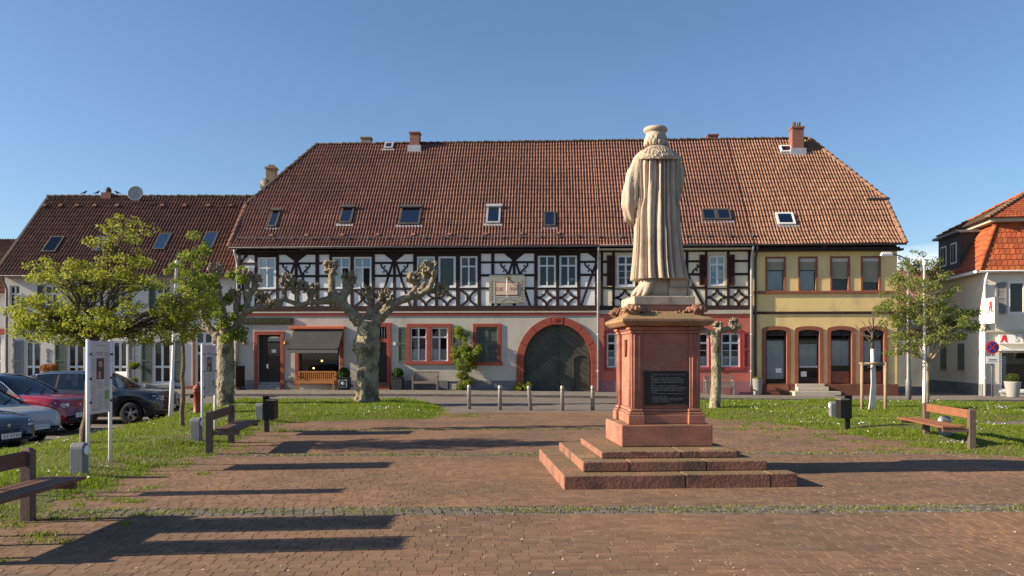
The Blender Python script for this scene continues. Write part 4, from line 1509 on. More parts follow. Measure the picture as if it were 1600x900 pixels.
gin = arch_pts(GATE_CX, GATE_HW, GATE_SP, GATE_TOP, 24)
gout = arch_pts(GATE_CX, GATE_HW + 11.2 / US, GATE_SP, GATE_TOP + 11.5 / US, 24)
GY = -0.06                                    # face of the ground floor wall
opA = [(FX(404), FX(439.5), FZ(612), FZ(522.5)), (FX(468), FX(530.5), FZ(598), FZ(520)), (FX(584), FX(605), FZ(598), FZ(509.5)),
       (FX(641.3), FX(667), FZ(564.5), FZ(511.5)), (FX(673.4), FX(700), FZ(564.5), FZ(511.5)), (FX(744.5), FX(777.5), FZ(566), FZ(511)),
       (gout[-1][0], gout[0][0], FZ(617), gout[12][1])]
opA[0] = (opA[0][0], opA[0][1], FZ(617), opA[0][3])
wall(hA, 'ground_floor_wall', 'plaster_grey', XA0 + .28, XAB, -.4, FZ(493), GY, opA, depth=.25)
# spandrels of the gate
b = MB()
for i in range(len(gout) - 1):
    p, q = gout[i], gout[i + 1]
    b.add([(p[0], GY, p[1]), (p[0], GY, gout[12][1]), (q[0], GY, gout[12][1]), (q[0], GY, q[1])], [(0, 1, 2, 3)])
b.build('gate_spandrel', 'plaster_grey', hA)
# plinth strips between the openings
for a, c in ((372.5, 398), (445.2, 461.5), (537.8, 579), (611.5, 700), (715.5, 806.8)):
    MB().box(FX(a), FX(c), GY - .025, GY + .02, -.3, FZ(594.5)).build('plinth', 'plinth_grey', hA)
cv_ = MB()
frame(cv_, FX(700.2), FX(715.3), FZ(611), FZ(596), .05, GY - .02, GY + .04)
cv_.box(FX(701), FX(714.5), GY + .005, GY + .03, FZ(610.5), FZ(597))
cv_.build('cellar_opening', 'interior_dark', hA)


def surround(parent, u0, u1, v0, v1, w, m='stone_red', bottom=True, y=GY, mull=None, name='window_surround'):
    b = MB()
    x0, x1, z0, z1 = FX(u0), FX(u1), FZ(v1), FZ(v0)
    ww = w / US
    b.box(x0, x0 + ww, y - .05, y + .12, z0, z1)
    b.box(x1 - ww, x1, y - .05, y + .12, z0, z1)
    b.box(x0 + ww, x1 - ww, y - .052, y + .12, z1 - ww, z1)
    if bottom:
        b.box(x0 - .05, x1 + .05, y - .09, y + .12, z0 - .02, z0 + ww * .85)
    if mull:
        b.box(FX(mull[0]), FX(mull[1]), y - .048, y + .12, z0 + ww * .85, z1 - ww)
    return b.build(name, m, parent, bevel=.012)


# shop door with two grey steps in its opening
surround(hA, 398, 445, 517, 617, 6, bottom=False, name='door_surround')
d = MB()
frame(d, FX(404.2), FX(439.3), FZ(598), FZ(523), .08, GY + .17, GY + .23)
d.box(FX(404.2), FX(416), GY + .15, GY + .24, FZ(598), FZ(523))
d.box(FX(416), FX(439), GY + .18, GY + .22, FZ(598), FZ(578)).box(FX(416), FX(439), GY + .17, GY + .22, FZ(536), FZ(533))
d = d.build('door', 'door_dark', hA)
q = MB().add([(FX(416), GY + .2, FZ(578)), (FX(438), GY + .2, FZ(578)), (FX(438), GY + .2, FZ(525)), (FX(416), GY + .2, FZ(525))], [(0, 1, 2, 3)])
q.build('pane', 'glass', d)
MB().box(FX(404), FX(439.5), GY + .6, GY + .62, FZ(612), FZ(522)).build('shop_room', 'interior_dark', d)
MB().box(FX(416), FX(438.5), GY + .30, GY + .32, FZ(535), FZ(525)).build('transom_blind', 'curtain', d)
MB().box(FX(423), FX(430), GY + .185, GY + .19, FZ(551), FZ(546)).box(FX(415.5), FX(418.5), GY + .14, GY + .145, FZ(576), FZ(569)).build('door_notice', 'paper_white', d)
for k, (v0, v1, yy) in enumerate(((597.5, 601.5, .10), (602, 606.5, -.05), (607, 612, -.2))):
    MB().box(FX(404.3 - k * .0), FX(439.2), GY + yy, GY + .25, FZ(v1) - .02, FZ(v0)).build('door_step', 'pot_grey', hA, bevel=.012)
for u in (385.5, 448.5):
    b = MB().tube([(FX(u), GY, FZ(531)), (FX(u), GY - .12, FZ(530)), (FX(u), GY - .16, FZ(533))], .015, 6)
    b.lathe([(.02, .0), (.09, -.06), (.10, -.16), (.06, -.2)], 8, (FX(u), GY - .16, FZ(532)))
    b.build('wall_lamp', 'gold', hA)

# shop window under the awning
surround(hA, 461.5, 537.5, 514.5, 600, 6, name='shop_window_surround')
window(hA, FX(468), FX(530.5), FZ(585), FZ(520), GY, 'door_dark', 'glass', rows=((1, 1),), cols=1, back='interior_dark')
MB().box(FX(468), FX(530.5), GY + .04, GY + .2, FZ(598), FZ(585)).build('shop_window_apron', 'door_dark', hA)
sb = MB()
for k in range(16):
    u = 471 + rnd.random() * 55
    sb.box(FX(u), FX(u + rnd.uniform(2, 6)), GY + .2, GY + .3, FZ(585), FZ(585 - rnd.uniform(3, 14)))
sb.build('shop_display', 'interior_mid', hA)
for (u, v) in ((501.5, 564), (488.5, 575.5)):
    MB().ball((FX(u), GY + .22, FZ(v)), .045, 8, 6).build('shop_lamp', 'lamp_bulb', hA)
aw = MB().box(FX(455), FX(540.5), GY - .24, GY, FZ(514), FZ(509.5)).build('awning', 'awning_orange', hA, bevel=.02)
top = [FX(460.5), GY - .12, FZ(515)], [FX(537.5), GY - .12, FZ(515)]
AWY = GY - 1.05
bl, br = [FX(449), AWY, FZ(547.5)], [FX(526), AWY, FZ(547.5)]
bl, br = [FX(460.5) + .02, AWY, FZ(545.5)], [FX(537.5) - .02, AWY, FZ(545.5)]
b = MB()
n = 24
rows_ = []
for k in range(7):
    t = k / 6
    rows_.append([(top[0][0] + (top[1][0] - top[0][0]) * i / n, top[0][1] + (AWY - top[0][1]) * t, top[0][2] + (bl[2] - top[0][2]) * t - .03 * math.sin(math.pi * t)) for i in range(n + 1)])
b.grid(rows_, flip=True)
b.build('awning_cloth', 'awning', aw, True)
MB().box(top[0][0], top[1][0], AWY - .02, AWY + .02, bl[2] - .05, bl[2] + .01).build('awning_bar', 'black_metal', aw)
b = MB()
lo, hi = [], []
for i in range(97):
    x = top[0][0] + (top[1][0] - top[0][0]) * i / 96
    hi.append((x, AWY - .024, bl[2] - .04))
    lo.append((x, AWY - .024, bl[2] - .17 - .03 * abs(math.sin(i * math.pi / 6))))
b.grid([lo, hi])
b.build('valance', 'valance', aw)
for x in (top[0][0] + .02, top[1][0] - .02):
    MB().tube([(x, GY, FZ(540)), (x, (GY + AWY) / 2, FZ(534)), (x, AWY, bl[2])], .02, 6).build('awning_arm', 'black_metal', aw)

# house door with transom and red steps
surround(hA, 578, 611.5, 504, 599, 6.5, bottom=False, name='door_surround')
d = MB().box(FX(584), FX(605), GY + .1, GY + .16, FZ(598), FZ(534)).box(FX(583.5), FX(605.5), GY + .02, GY + .18, FZ(535), FZ(528.5), 1)
for u in (588, 592, 596, 600):
    d.box(FX(u), FX(u + .8), GY + .08, GY + .1, FZ(528), FZ(511), 2)
d.box(FX(586), FX(592), GY + .08, GY + .1, FZ(592), FZ(590), 2)
d = d.build('door', ['door_dark', 'stone_red', 'zinc_pale'], hA)
MB().add([(FX(584), GY + .12, FZ(528)), (FX(605), GY + .12, FZ(528)), (FX(605), GY + .12, FZ(510)), (FX(584), GY + .12, FZ(510))], [(0, 1, 2, 3)]).build('pane', 'glass', d)
MB().box(FX(584), FX(605), GY + .2, GY + .22, FZ(598), FZ(509)).build('hall', 'interior_dark', d)
for k, (v0, v1) in enumerate(((598, 601.5), (602, 606), (606.5, 613))):
    MB().box(FX(580 - k), FX(611 + k * 1.2), GY - .15 - .26 * k, GY + .1, FZ(v1) - .01, FZ(v0)).build('door_step', 'stone_brown', hA, bevel=.01)
MB().box(FX(615), FX(619), GY - .05, GY, FZ(539.5), FZ(534.5)).build('bell_plate', 'white_paint', hA)
MB().box(FX(451), FX(455), GY - .03, GY, FZ(591), FZ(588.5)).build('wall_socket', 'white_paint', hA)

# twin window and its shutters, single window closed by shutters
surround(hA, 635.8, 705.8, 505.6, 569, 5.6, mull=(666.6, 673.8))
for u0, u1 in ((641.3, 667), (673.4, 700)):
    window(hA, FX(u0), FX(u1), FZ(564.5), FZ(511.5), GY, 'white_paint', 'glass', rows=((.27, 1), (.73, 1)), back='interior_mid', curtain=.35)
shutter(hA, FX(622), FX(635.4), FZ(566), FZ(511), GY - .002, 'shutter_green')
shutter(hA, FX(706.4), FX(719), FZ(566), FZ(511), GY - .002, 'shutter_green')
surround(hA, 739, 783, 505.6, 570, 5.6)
shutter(hA, FX(744.6), FX(760.8), FZ(566), FZ(511.2), GY + .06, 'shutter_green')
shutter(hA, FX(761.2), FX(777.4), FZ(566), FZ(511.2), GY + .06, 'shutter_green')

# arched gate: voussoirs and jamb stones one by one, plank leaves, a wicket
def vouss(pin, pout, name='voussoir', y0=GY - .07, y1=GY + .3, m='stone_red'):
    vs = [(p[0], y0, p[1]) for p in pin] + [(p[0], y0, p[1]) for p in pout] + [(p[0], y1, p[1]) for p in pin] + [(p[0], y1, p[1]) for p in pout]
    n = len(pin)
    fs = []
    for i in range(n - 1):
        fs += [(i, n + i, n + i + 1, i + 1), (2 * n + i, 2 * n + i + 1, 3 * n + i + 1, 3 * n + i), (n + i, 3 * n + i, 3 * n + i + 1, n + i + 1), (i, i + 1, 2 * n + i + 1, 2 * n + i)]
    fs += [(0, 2 * n, 3 * n, n), (n - 1, 2 * n - 1, 4 * n - 1, 3 * n - 1)]
    return MB().add(vs, fs).build(name, m, hA)


def arc(hw, top_, a0, a1, n=6):
    return [(GATE_CX + hw * math.cos(a), GATE_SP + (top_ - GATE_SP) * math.sin(a)) for a in [a0 + (a1 - a0) * k / n for k in range(n + 1)]]


cuts = [0, 26, 52, 81, 99, 128, 154, 180]
for i in range(7):
    g = .006
    a0, a1 = R(cuts[i]) + g, R(cuts[i + 1]) - g
    dy = .01 if i == 3 else rnd.uniform(-.004, .004)
    vouss(arc(GATE_HW, GATE_TOP, a0, a1), arc(GATE_HW + 11.2 / US, GATE_TOP + 11.5 / US, a0, a1), y0=GY - .07 - dy)
text('keystone_carving', 'IV', .26, 'string_red', hA, (GATE_CX, GY - .085, GATE_TOP + .17), extrude=.01)
for s in (-1, 1):
    xa, xb = GATE_CX + s * GATE_HW, GATE_CX + s * (GATE_HW + 11.2 / US)
    for z0, z1 in ((-.3, .72), (.73, GATE_SP - .008)):
        MB().box(xa, xb, GY - .07 + rnd.uniform(-.004, .004), GY + .3, z0, z1).build('jamb_stone', 'stone_red', hA)


def clip_poly(poly, clip):
    out = poly
    n = len(clip)
    for i in range(n):
        a, c = clip[i], clip[(i + 1) % n]
        src, out = out, []
        side = lambda p: (c[0] - a[0]) * (p[1] - a[1]) - (c[1] - a[1]) * (p[0] - a[0])
        for k in range(len(src)):
            p, q = src[k], src[(k + 1) % len(src)]
            sp, sq = side(p), side(q)
            if sp >= 0: out.append(p)
            if sp * sq < 0:
                t = sp / (sp - sq)
                out.append((p[0] + (q[0] - p[0]) * t, p[1] + (q[1] - p[1]) * t))
        if not out: return []
    return out


gate = MB().prism([(GATE_CX - GATE_HW, -.1), (GATE_CX + GATE_HW, -.1)] + gin, GY + .235, GY + .28).build('gate', 'gate_green', hA)
for s in (-1, 1):
    half = [p for p in gin if (p[0] - GATE_CX) * s > .03]
    half = [(GATE_CX + .025 * s, -.0)] + ([(GATE_CX + s * (GATE_HW - .01), 0.0)] if s > 0 else []) + half + ([] if s > 0 else [(GATE_CX + s * (GATE_HW - .01), 0.0)])
    hs = [(GATE_CX + .025 * s, .02), (GATE_CX + s * (GATE_HW - .01), .02)]
    ar = [(GATE_CX + s * max(.025, abs(p[0] - GATE_CX) * .995), p[1] - .005) for p in (gin[:13] if s > 0 else gin[12:])]
    clip = [hs[0], hs[1]] + ar if s > 0 else ar + [hs[1], hs[0]]
    pw = .205
    for k in range(-14, 26):
        c0 = k * pw * 1.3
        # planks rise outwards to inwards (chevron towards the middle)
        xi, xo = GATE_CX, GATE_CX + s * (GATE_HW + .1)
        dz = (GATE_HW + .1) * 0.78
        g = .014
        quad = [(xi, c0 + dz + g), (xi, c0 + dz + pw * 1.27 - g), (xo, c0 + pw * 1.27 - g), (xo, c0 + g)]
        if s > 0: quad = quad[::-1]
        pl = clip_poly(quad, clip)
        if len(pl) > 2:
            dpt = rnd.uniform(0, .022)
            MB().prism(pl, GY + .205 + dpt, GY + .24).build('plank', 'gate_green', gate)
MB().box(GATE_CX - .035, GATE_CX + .035, GY + .18, GY + .236, .02, GATE_TOP - .03).build('meeting_rail', 'gate_green', gate)
wa = arch_pts(FX(908), 12 / US, FZ(562), FZ(554.5), 10)
b = MB()
wi = arch_pts(FX(908), 10.6 / US, FZ(562), FZ(556.2), 10)
b.band([(wa[0][0], .03)] + wa + [(wa[-1][0], .03)], .055, GY + .17, GY + .236)
b.build('wicket_frame', 'gate_green', gate)

# ---------------------------------------------------------------- house B (red ground floor)
winB = [(964.5, 991, 400.5, 447.5), (1108.5, 1132, 402, 447)]
op = [(FX(a), FX(c), FZ(f), FZ(e)) for a, c, e, f in winB]
wall(hB, 'infill_wall', 'plaster_cream', XAB, XBC, FZ(487), 6.66, 0.0, op)
MB().box(XAB + .02, XBC - .02, -.30, T1, FZ(391.5), 6.615).build('eaves_board', 'cream_paint', hB)
MB().box(XAB, XBC, T0 - .015, T1, FZ(395.5), FZ(391.6)).build('top_plate', 'timber', hB)
MB().box(XAB, XBC, -.09, .02, FZ(485.2), FZ(478.2)).build('sill_beam', 'timber_sill', hB)
MB().box(XAB, XBC, -.13, .02, FZ(491.2), FZ(485.3)).build('string_course', 'stone_pale', hB)
for a, c, e, f in winB:
    window(hB, FX(a), FX(c), FZ(f), FZ(e), 0, glass='glass_sky' if a > 1000 else 'glass', rows=((.27, 1), (.73, 3)), fw=.075, sill=True, recess=0.0, back='interior_mid')
    ww = MB()
    frame(ww, FX(a - 3.5), FX(c + 3.5), FZ(f + 4), FZ(e - 4), 3.2 / US, -.03, .02)
    ww.build('window_casing', 'cream_paint', hB)
for u0, u1 in ((938.5, 942.5), (956.5, 960.5), (992.5, 997), (1071, 1075.5), (1101.5, 1105), (1135.8, 1139.8), (1168.5, 1173)):
    post(hB, u0, u1, 394.5, 479)
for f0, f1 in ((942.5, 956.5), (997, 1071), (1075.5, 1101.5), (1139.8, 1168.5)):
    for v0, v1 in RAILS: rail(hB, f0, f1, v0, v1)
for f0, f1 in ((960.5, 992.5), (1105, 1135.8)):
    rail(hB, f0, f1, 449.5, 453.2)
brace(hB, (1058, 400), (1099, 478), 4.6, dy=.012)
brace(hB, (1036, 400), (1004, 478), 4.6, dy=.012)
scurve(hB, (1096, 410.5), (1082, 429), True)
lozenge(hB, 961, 992, 453.4, 478)
lozenge(hB, 1105.5, 1135.5, 453.4, 478)
lozenge(hB, 1140, 1168.3, 453.4, 478)
for u0, u1 in ((948, 961.2), (994, 1004), (1092.5, 1105), (1135.6, 1147.6)):
    shutter(hB, FX(u0), FX(u1), FZ(447.5), FZ(400), -.037, 'shutter_dark')
opB = [(FX(948), FX(975), FZ(574), FZ(521)), (FX(1078), FX(1106.5), FZ(573), FZ(521)), (FX(1126.5), FX(1155.5), FZ(573), FZ(521))]
wall(hB, 'ground_floor_wall', 'plaster_red', XAB, XBC, -.4, FZ(491), GY, opB)
MB().box(XAB + .02, XBC - .02, GY - .03, GY + .02, -.4, FZ(595)).build('plinth', 'plinth_pink', hB)
for (x0, x1, z0, z1) in opB:
    window(hB, x0, x1, z0, z1, GY, 'white_paint', 'glass', rows=((.27, 1), (.73, 3)), fw=.07, back='interior_mid', curtain=.3)
    b = MB()
    frame(b, x0 - .13, x1 + .13, z0 - .16, z1 + .13, .12, GY - .04, GY + .05)
    b.build('window_surround', 'shutter_red', hB)
for u0, u1 in ((1111, 1121), (1160.5, 1174.5), (978.5, 992), (1062, 1073.5)):
    shutter(hB, FX(u0), FX(u1), FZ(575), FZ(520), GY - .045, 'shutter_red')

# ---------------------------------------------------------------- house C (yellow)
winC = [(1195.6, 1227.4), (1246.6, 1277), (1296.4, 1327.6), (1344.4, 1375.6)]
arcC = [(1190, 1234.6), (1241, 1285.6), (1291.6, 1336), (1342, 1386.4)]
op = [(FX(a + 2.4), FX(c - 2.4), FZ(456), FZ(406)) for a, c in winC]
opg = [(FX(a), FX(c), FZ(599), FZ(510.2)) for a, c in arcC]
wall(hC, 'front_wall', 'plaster_yellow', XBC, XC1 - .28, -.4, 6.66, GY + .02, op + opg, depth=.2)
CY = GY + .02
MB().box(XBC, XC1 - .1, -.36, .0, FZ(396), 6.615).build('eaves_board', 'timber', hC)
MB().box(XBC + .02, XC1 - .26, CY - .07, CY + .02, FZ(460.8), FZ(456.6)).build('sill_course', 'stone_brown', hC, bevel=.01)
MB().box(XBC + .02, XC1 - .26, CY - .06, CY + .02, FZ(491.8), FZ(488)).build('string_course', 'timber_sill', hC, bevel=.01)
for i, (a, c) in enumerate(winC):
    b = MB()
    frame(b, FX(a), FX(c), FZ(458), FZ(403.6), 2.6 / US, CY - .03, CY + .05)
    b.build('window_surround', 'stone_brown', hC)
    w = window(hC, FX(a + 2.4), FX(c - 2.4), FZ(456), FZ(406), CY, 'gutter_dark', 'glass', rows=((1, 1),), cols=1, back='interior_mid', curtain=(.62 if i < 2 else None), fw=.04, recess=.1)
    MB().box(FX(a + 2.5), FX(c - 2.5), CY + .04, CY + .1, FZ(411.5), FZ(406)).build('blind_box', 'blind_box', w)
    bz = (424, 424, 438, 443)[i]
    sl = MB()
    n = max(4, int((bz - 411.5) * 1.2))
    for k in range(n):
        z0, z1 = FZ(411.5 + (bz - 411.5) * (k + 1) / n), FZ(411.5 + (bz - 411.5) * k / n)
        sl.box(FX(a + 3), FX(c - 3), CY + .06, CY + .08, z0, z1 - .004)
    sl.build('roller_blind', 'blind', w)
for i, (a, c) in enumerate(arcC):
    cx, hw = (FX(a) + FX(c)) / 2, (FX(c) - FX(a)) / 2
    zs_o, zt_o = FZ(515.5), FZ(510.3)
    hi = hw - 5.6 / US
    zs_i, zt_i = FZ(520), FZ(515.8)
    pin = arch_pts(cx, hi, zs_i, zt_i, 12)
    pout = arch_pts(cx, hw, zs_o, zt_o, 12)
    b = MB()
    zb = FZ(598.5)
    path_in = [(cx + hi, zb)] + pin + [(cx - hi, zb)]
    path_out = [(cx + hw, zb)] + pout + [(cx - hw, zb)]
    n = len(path_in)
    y0, y1 = CY - .05, CY + .16
    vs = [(p[0], y0, p[1]) for p in path_in] + [(p[0], y0, p[1]) for p in path_out] + [(p[0], y1, p[1]) for p in path_in] + [(p[0], y1, p[1]) for p in path_out]
    fs = []
    for k in range(n - 1):
        fs += [(k, n + k, n + k + 1, k + 1), (n + k, 3 * n + k, 3 * n + k + 1, n + k + 1), (k, k + 1, 2 * n + k + 1, 2 * n + k)]
    b.add(vs, fs)
    b.build('arch_surround', 'stone_brown', hC)
    b = MB()
    for k in range(12):
        p, q = pout[k], pout[k + 1]
        b.add([(p[0], CY, p[1]), (p[0], CY, zt_o + .003), (q[0], CY, zt_o + .003), (q[0], CY, q[1])], [(0, 1, 2, 3)])
    b.build('arch_spandrel', 'plaster_yellow', hC)
    # joinery
    d = MB()
    bot = FZ(597.5)
    yj = CY + .10
    d.box(cx - hi, cx - hi + .07, yj, yj + .05, bot, zs_i)
    d.box(cx + hi - .07, cx + hi, yj, yj + .05, bot, zs_i)
    d.prism([(cx - hi, zs_i - .16), (cx + hi, zs_i - .16), (cx + hi, zs_i)] + [p for p in pin[1:-1] if True] + [(cx - hi, zs_i)], yj + .012, yj + .04, 2)
    d.box(cx - hi, cx + hi, yj - .005, yj + .05, FZ(532.5), FZ(529.5))
    if i == 1:
        d.box(cx - hi + .07, cx + hi - .07, yj, yj + .05, bot, FZ(590))
        d.box(cx - hi + .07, cx + hi - .07, yj - .02, yj + .05, FZ(574), FZ(571.5), 1)
        pz0 = FZ(590)
    elif i == 0:
        d.box(cx - hi + .07, cx + hi - .07, yj, yj + .05, bot, FZ(595))
        pz0 = FZ(595)
    else:
        d.box(cx - hi + .07, cx + hi - .07, yj, yj + .05, FZ(579.5), FZ(576))
        d.box(cx - hi + .07, cx + hi - .07, yj + .02, yj + .05, bot, FZ(579.5), 3)
        pz0 = FZ(576)
    d = d.build('door' if i == 1 else 'shop_window', ['door_dark', 'zinc_pale', 'interior_mid', 'stone_brown'], hC)
    q = MB().add([(cx - hi + .06, yj + .025, pz0), (cx + hi - .06, yj + .025, pz0), (cx + hi - .06, yj + .025, FZ(532)), (cx - hi + .06, yj + .025, FZ(532))], [(0, 1, 2, 3)])
    q.build('pane', 'glass', d)
    MB().box(cx - hi, cx + hi, CY + .7, CY + .72, -.2, zt_i).build('room', 'interior_mid', d)
    if i != 1:
        folds(d, cx - hi + .06, cx + hi - .06, pz0 + (.9 if i == 0 else .15), FZ(532), yj + .09)
        if i == 0: folds(d, cx - hi + .06, cx + hi - .06, pz0 + .1, pz0 + .9, yj + .11)
    else:
        folds(d, cx - hi + .06, cx + hi - .06, FZ(572), FZ(538), yj + .09)
    if i < 2:
        uu = (1212.5, 1252)[i]
        MB().box(FX(uu), FX(uu + 9), yj + .005, yj + .012, FZ((582, 588)[i]), FZ((575, 580)[i])).build('notice', 'paper_white', d)
MB().box(XBC + .1, XC1 - .24, CY - .06, CY + .03, -.5, FZ(599)).build('plinth', 'plinth_brown', hC, bevel=.015)
MB().box(FX(1198), FX(1231), CY - .075, CY - .05, FZ(609), FZ(600.5)).build('plinth_panel', 'stone_brown', hC)
for k, (u0, u1, v0, v1, yy) in enumerate(((1241.5, 1286, 598.6, 602.5, -.22), (1241.2, 1289, 602.8, 609, -.5), (1233, 1304, 609.5, 617.5, -.85))):
    MB().box(FX(u0), FX(u1), CY + yy, CY - .062 + .0, FZ(v1) - .1 * (k == 2), FZ(v0)).build('door_step', 'stone_pale', hC, bevel=.015)

# ================================================================ LEFT HOUSE (hairdresser) and what stands beyond
LD = 39.9
LS = FPX / LD


def LX(u): return (u - 800) / LS
def LZ(v): return (HORIZON - v) / LS + EYE


hL = thing('plastered_house', 'low white house with brown tiled roof and hairdresser lettering behind the cars', 'house', (0, LD, 0))
LXL, LXR = -24.55, LX(367)
LE_Y, LE_Z, LR_Y, LR_Z = -.4, 5.50, 4.35, 10.2


def lslope(v): return LE_Y + (LR_Y - LE_Y) * v, LE_Z + (LR_Z - LE_Z) * v


LL = math.hypot(LR_Y - LE_Y, LR_Z - LE_Z)
x0r, x1r = LXL - .35, LXR + .25
roof_tiles(hL, 'roof_tiles', 'tile_left', x0r, x1r, lslope, LL, lambda v: x0r, lambda v: x1r, tw=.165, course=.37)
b = MB()
b.grid([[(x0r, *lslope(v)[:1], lslope(v)[1] - .03), (x1r, lslope(v)[0], lslope(v)[1] - .03)] for v in (0, 1)])
b.grid([[(x0r, 2 * LR_Y - lslope(v)[0], lslope(v)[1] - .03), (x1r, 2 * LR_Y - lslope(v)[0], lslope(v)[1] - .03)] for v in (0, 1)], flip=True)
b.build('roof', 'tile_left', hL)
b = MB()
for xx in (LXL, LXR):
    b.add([(xx, 0, -.4), (xx, 2 * LR_Y, -.4), (xx, 2 * LR_Y, LE_Z), (xx, LR_Y, LR_Z - .1), (xx, 0, LE_Z + .3)], [(0, 1, 2, 3, 4)])
b.add([(LXL, 2 * LR_Y, -.4), (LXR, 2 * LR_Y, -.4), (LXR, 2 * LR_Y, LE_Z), (LXL, 2 * LR_Y, LE_Z)], [(0, 1, 2, 3)])
b.build('side_wall', 'plaster_left', hL)
ridge_caps(hL, 'ridge_tiles', (x0r, LR_Y, LR_Z), (x1r, LR_Y, LR_Z))
MB().bar((0, 0), (1, 0), .01, 0, .01)
b = MB()
for v0, v1 in ((0, 1),):
    (ya, za), (yb, zb) = lslope(0), lslope(1)
    b.add([(x0r - .05, ya, za - .14), (x0r - .05, yb, zb - .14), (x0r - .05, yb, zb + .09), (x0r - .05, ya, za + .09),
           (x0r + .05, ya, za - .14), (x0r + .05, yb, zb - .14), (x0r + .05, yb, zb + .09), (x0r + .05, ya, za + .09)],
          [(0, 1, 2, 3), (7, 6, 5, 4), (3, 2, 6, 7), (0, 4, 5, 1), (0, 3, 7, 4)])
b.build('verge_board', 'gutter_dark', hL)
gutter(hL, x0r, x1r - .3, LE_Y - .07, LE_Z + .02, 'zinc')
downpipe(hL, LX(12.5), -.1, 0.05, LE_Z, LE_Y - .07, 'zinc')
doorsL = [(39, 64), (105, 132), (175, 199), (239, 267)]
opL = [(LX(a), LX(c), LZ(599), LZ(533)) for a, c in doorsL] + [(LX(305), LX(333), LZ(600), LZ(519))]
upL = [(15, 31), (70, 92), (128, 150), (186, 208), (244, 266), (302, 324)]
opL += [(LX(a), LX(c), LZ(487), LZ(446)) for a, c in upL]
wall(hL, 'front_wall', 'plaster_left', LXL, LXR, -.4, LE_Z + .1, 0, opL)
for a, c in doorsL:
    w = window(hL, LX(a), LX(c), LZ(599), LZ(533), 0, 'white_paint', 'glass', rows=((.62, 1), (.38, 1)), fw=.09, back='interior_dark')
    w.name = 'french_door'
for a, c in ((86, 103.5), (133.5, 150), (200.5, 210), (221, 237.5), (268.5, 284), (22, 37)):
    shutter(hL, LX(a), LX(c), LZ(598), LZ(532), -.004, 'pot_grey' if a in (200.5, 22) else 'shutter_green')
w = window(hL, LX(305), LX(333), LZ(600), LZ(519), 0, 'white_paint', 'glass', rows=((.2, 1), (.2, 1), (.6, 1)), fw=.1, back='interior_dark')
w.name = 'door'
b = MB()
frame(b, LX(301.5), LX(336.5), LZ(604), LZ(515.5), 3 / LS, -.05, .05)
b.build('door_surround', 'stone_brown', hL)
for i, (a, c) in enumerate(upL):
    window(hL, LX(a), LX(c), LZ(487), LZ(446), 0, 'white_paint', 'glass', rows=((.3, 1), (.7, 1)), back='interior_dark')
    if i != 0:
        shutter(hL, LX(a - 11), LX(a - 1), LZ(487), LZ(446), -.004, 'shutter_green')
MB().box(LX(232), LX(274), -.35, .0, LZ(606), LZ(600)).build('door_step', 'pot_grey', hL, bevel=.02)
MB().box(LX(296), LX(340), -.5, .0, LZ(608), LZ(602)).build('door_step', 'stone_brown', hL, bevel=.02)
MB().box(LXL, LXR, -.03, .01, -.4, LZ(603.5)).build('plinth', 'plinth_grey', hL)
for k, ch in enumerate('FRISÖR'):
    text('wall_lettering', ch, .30, 'letter_dark', hL, (LX(22), -.012, LZ(531 + k * 8.4)), extrude=.008)
for k, ch in enumerate('DER'):
    text('wall_lettering', ch, .30, 'letter_dark', hL, (LX(75.5), -.012, LZ(548.5 + k * 7.8)), extrude=.008)
for u0, u1, v0, v1, pm in ((65, 92, 372, 396, 'glass'), (144, 163, 372, 395, 'glass_sky'), (238, 262, 367, 392, 'glass_sky'), (312, 337, 365, 390, 'glass_sky')):
    # same routine as on the row, on this slope
    def on(px, py):
        lo, hi = 0.0, 1.0
        for _ in range(40):
            v = (lo + hi) / 2
            y, z = lslope(v)
            if HORIZON - FPX * (z - EYE) / (LD + y) > py: lo = v
            else: hi = v
        return (px - 800) * (LD + y) / FPX, v
    xa, va = on(u0, v1); xb, vb = on(u1, v0)
    xb = xa + (u1 - u0) * .82 / 31.5
    (ya, za), (yb, zb) = lslope(va), lslope(vb)
    d = Vector((0, yb - ya, zb - za)); Ln = d.length; d.normalize()
    nr = Vector((0, -d.z, d.y))
    Mx = Matrix.Identity(4)
    for i in range(3):
        Mx[i][0], Mx[i][1], Mx[i][2], Mx[i][3] = (1, 0, 0)[i], d[i], nr[i], (xa, ya, za)[i]
    W = xb - xa
    b = MB()
    frame(b, 0, W, 0, 1, .07, 0, .1)
    b = MB()
    b.box(0, .07, 0, Ln, -.05, .13).box(W - .07, W, 0, Ln, -.05, .13).box(.07, W - .07, 0, .07, -.05, .13).box(.07, W - .07, Ln - .07, Ln, -.05, .13)
    o = b.build('roof_window', 'gutter_dark', hL)
    o.matrix_local = Mx
    MB().add([(.07, .07, .12), (W - .07, .07, .12), (W - .07, Ln - .07, .12), (.07, Ln - .07, .12)], [(0, 1, 2, 3)]).build('pane', pm, o)
    MB().box(.04, W - .04, .04, Ln - .04, -.06, .107).build('room', 'curtain' if pm == 'glass_sky' else 'interior_mid', o)
for u in (72, 97, 123, 150, 185, 255, 290, 327, 362):
    y, z = lslope(.86)
    xx = (u - 800) * (LD + y) / FPX
    MB().frustum((xx, y - .08), (.11, .15), (.08, .05), z + .02, z + .16).build('roof_vent', 'tile_left', hL)
y, z = LR_Y - .3, LR_Z - .2
xx = (217 - 800) * (LD + y) / FPX
ds = MB().lathe([(.0, 0.0), (.16, .012), (.30, .05), (.40, .10), (.385, .11), (.29, .065), (.15, .03)], 24, (0, 0, 0), axis='y').build('satellite_dish', 'satellite_grey', hL, True, loc=(xx, y - .35, z + .25), rot=(R(6), 0, R(186)))
MB().tube([(0, .02, 0), (.03, .35, -.16)], .012, 6).ball((.03, .36, -.15), .04, 8, 6).build('receiver', 'zinc', ds)
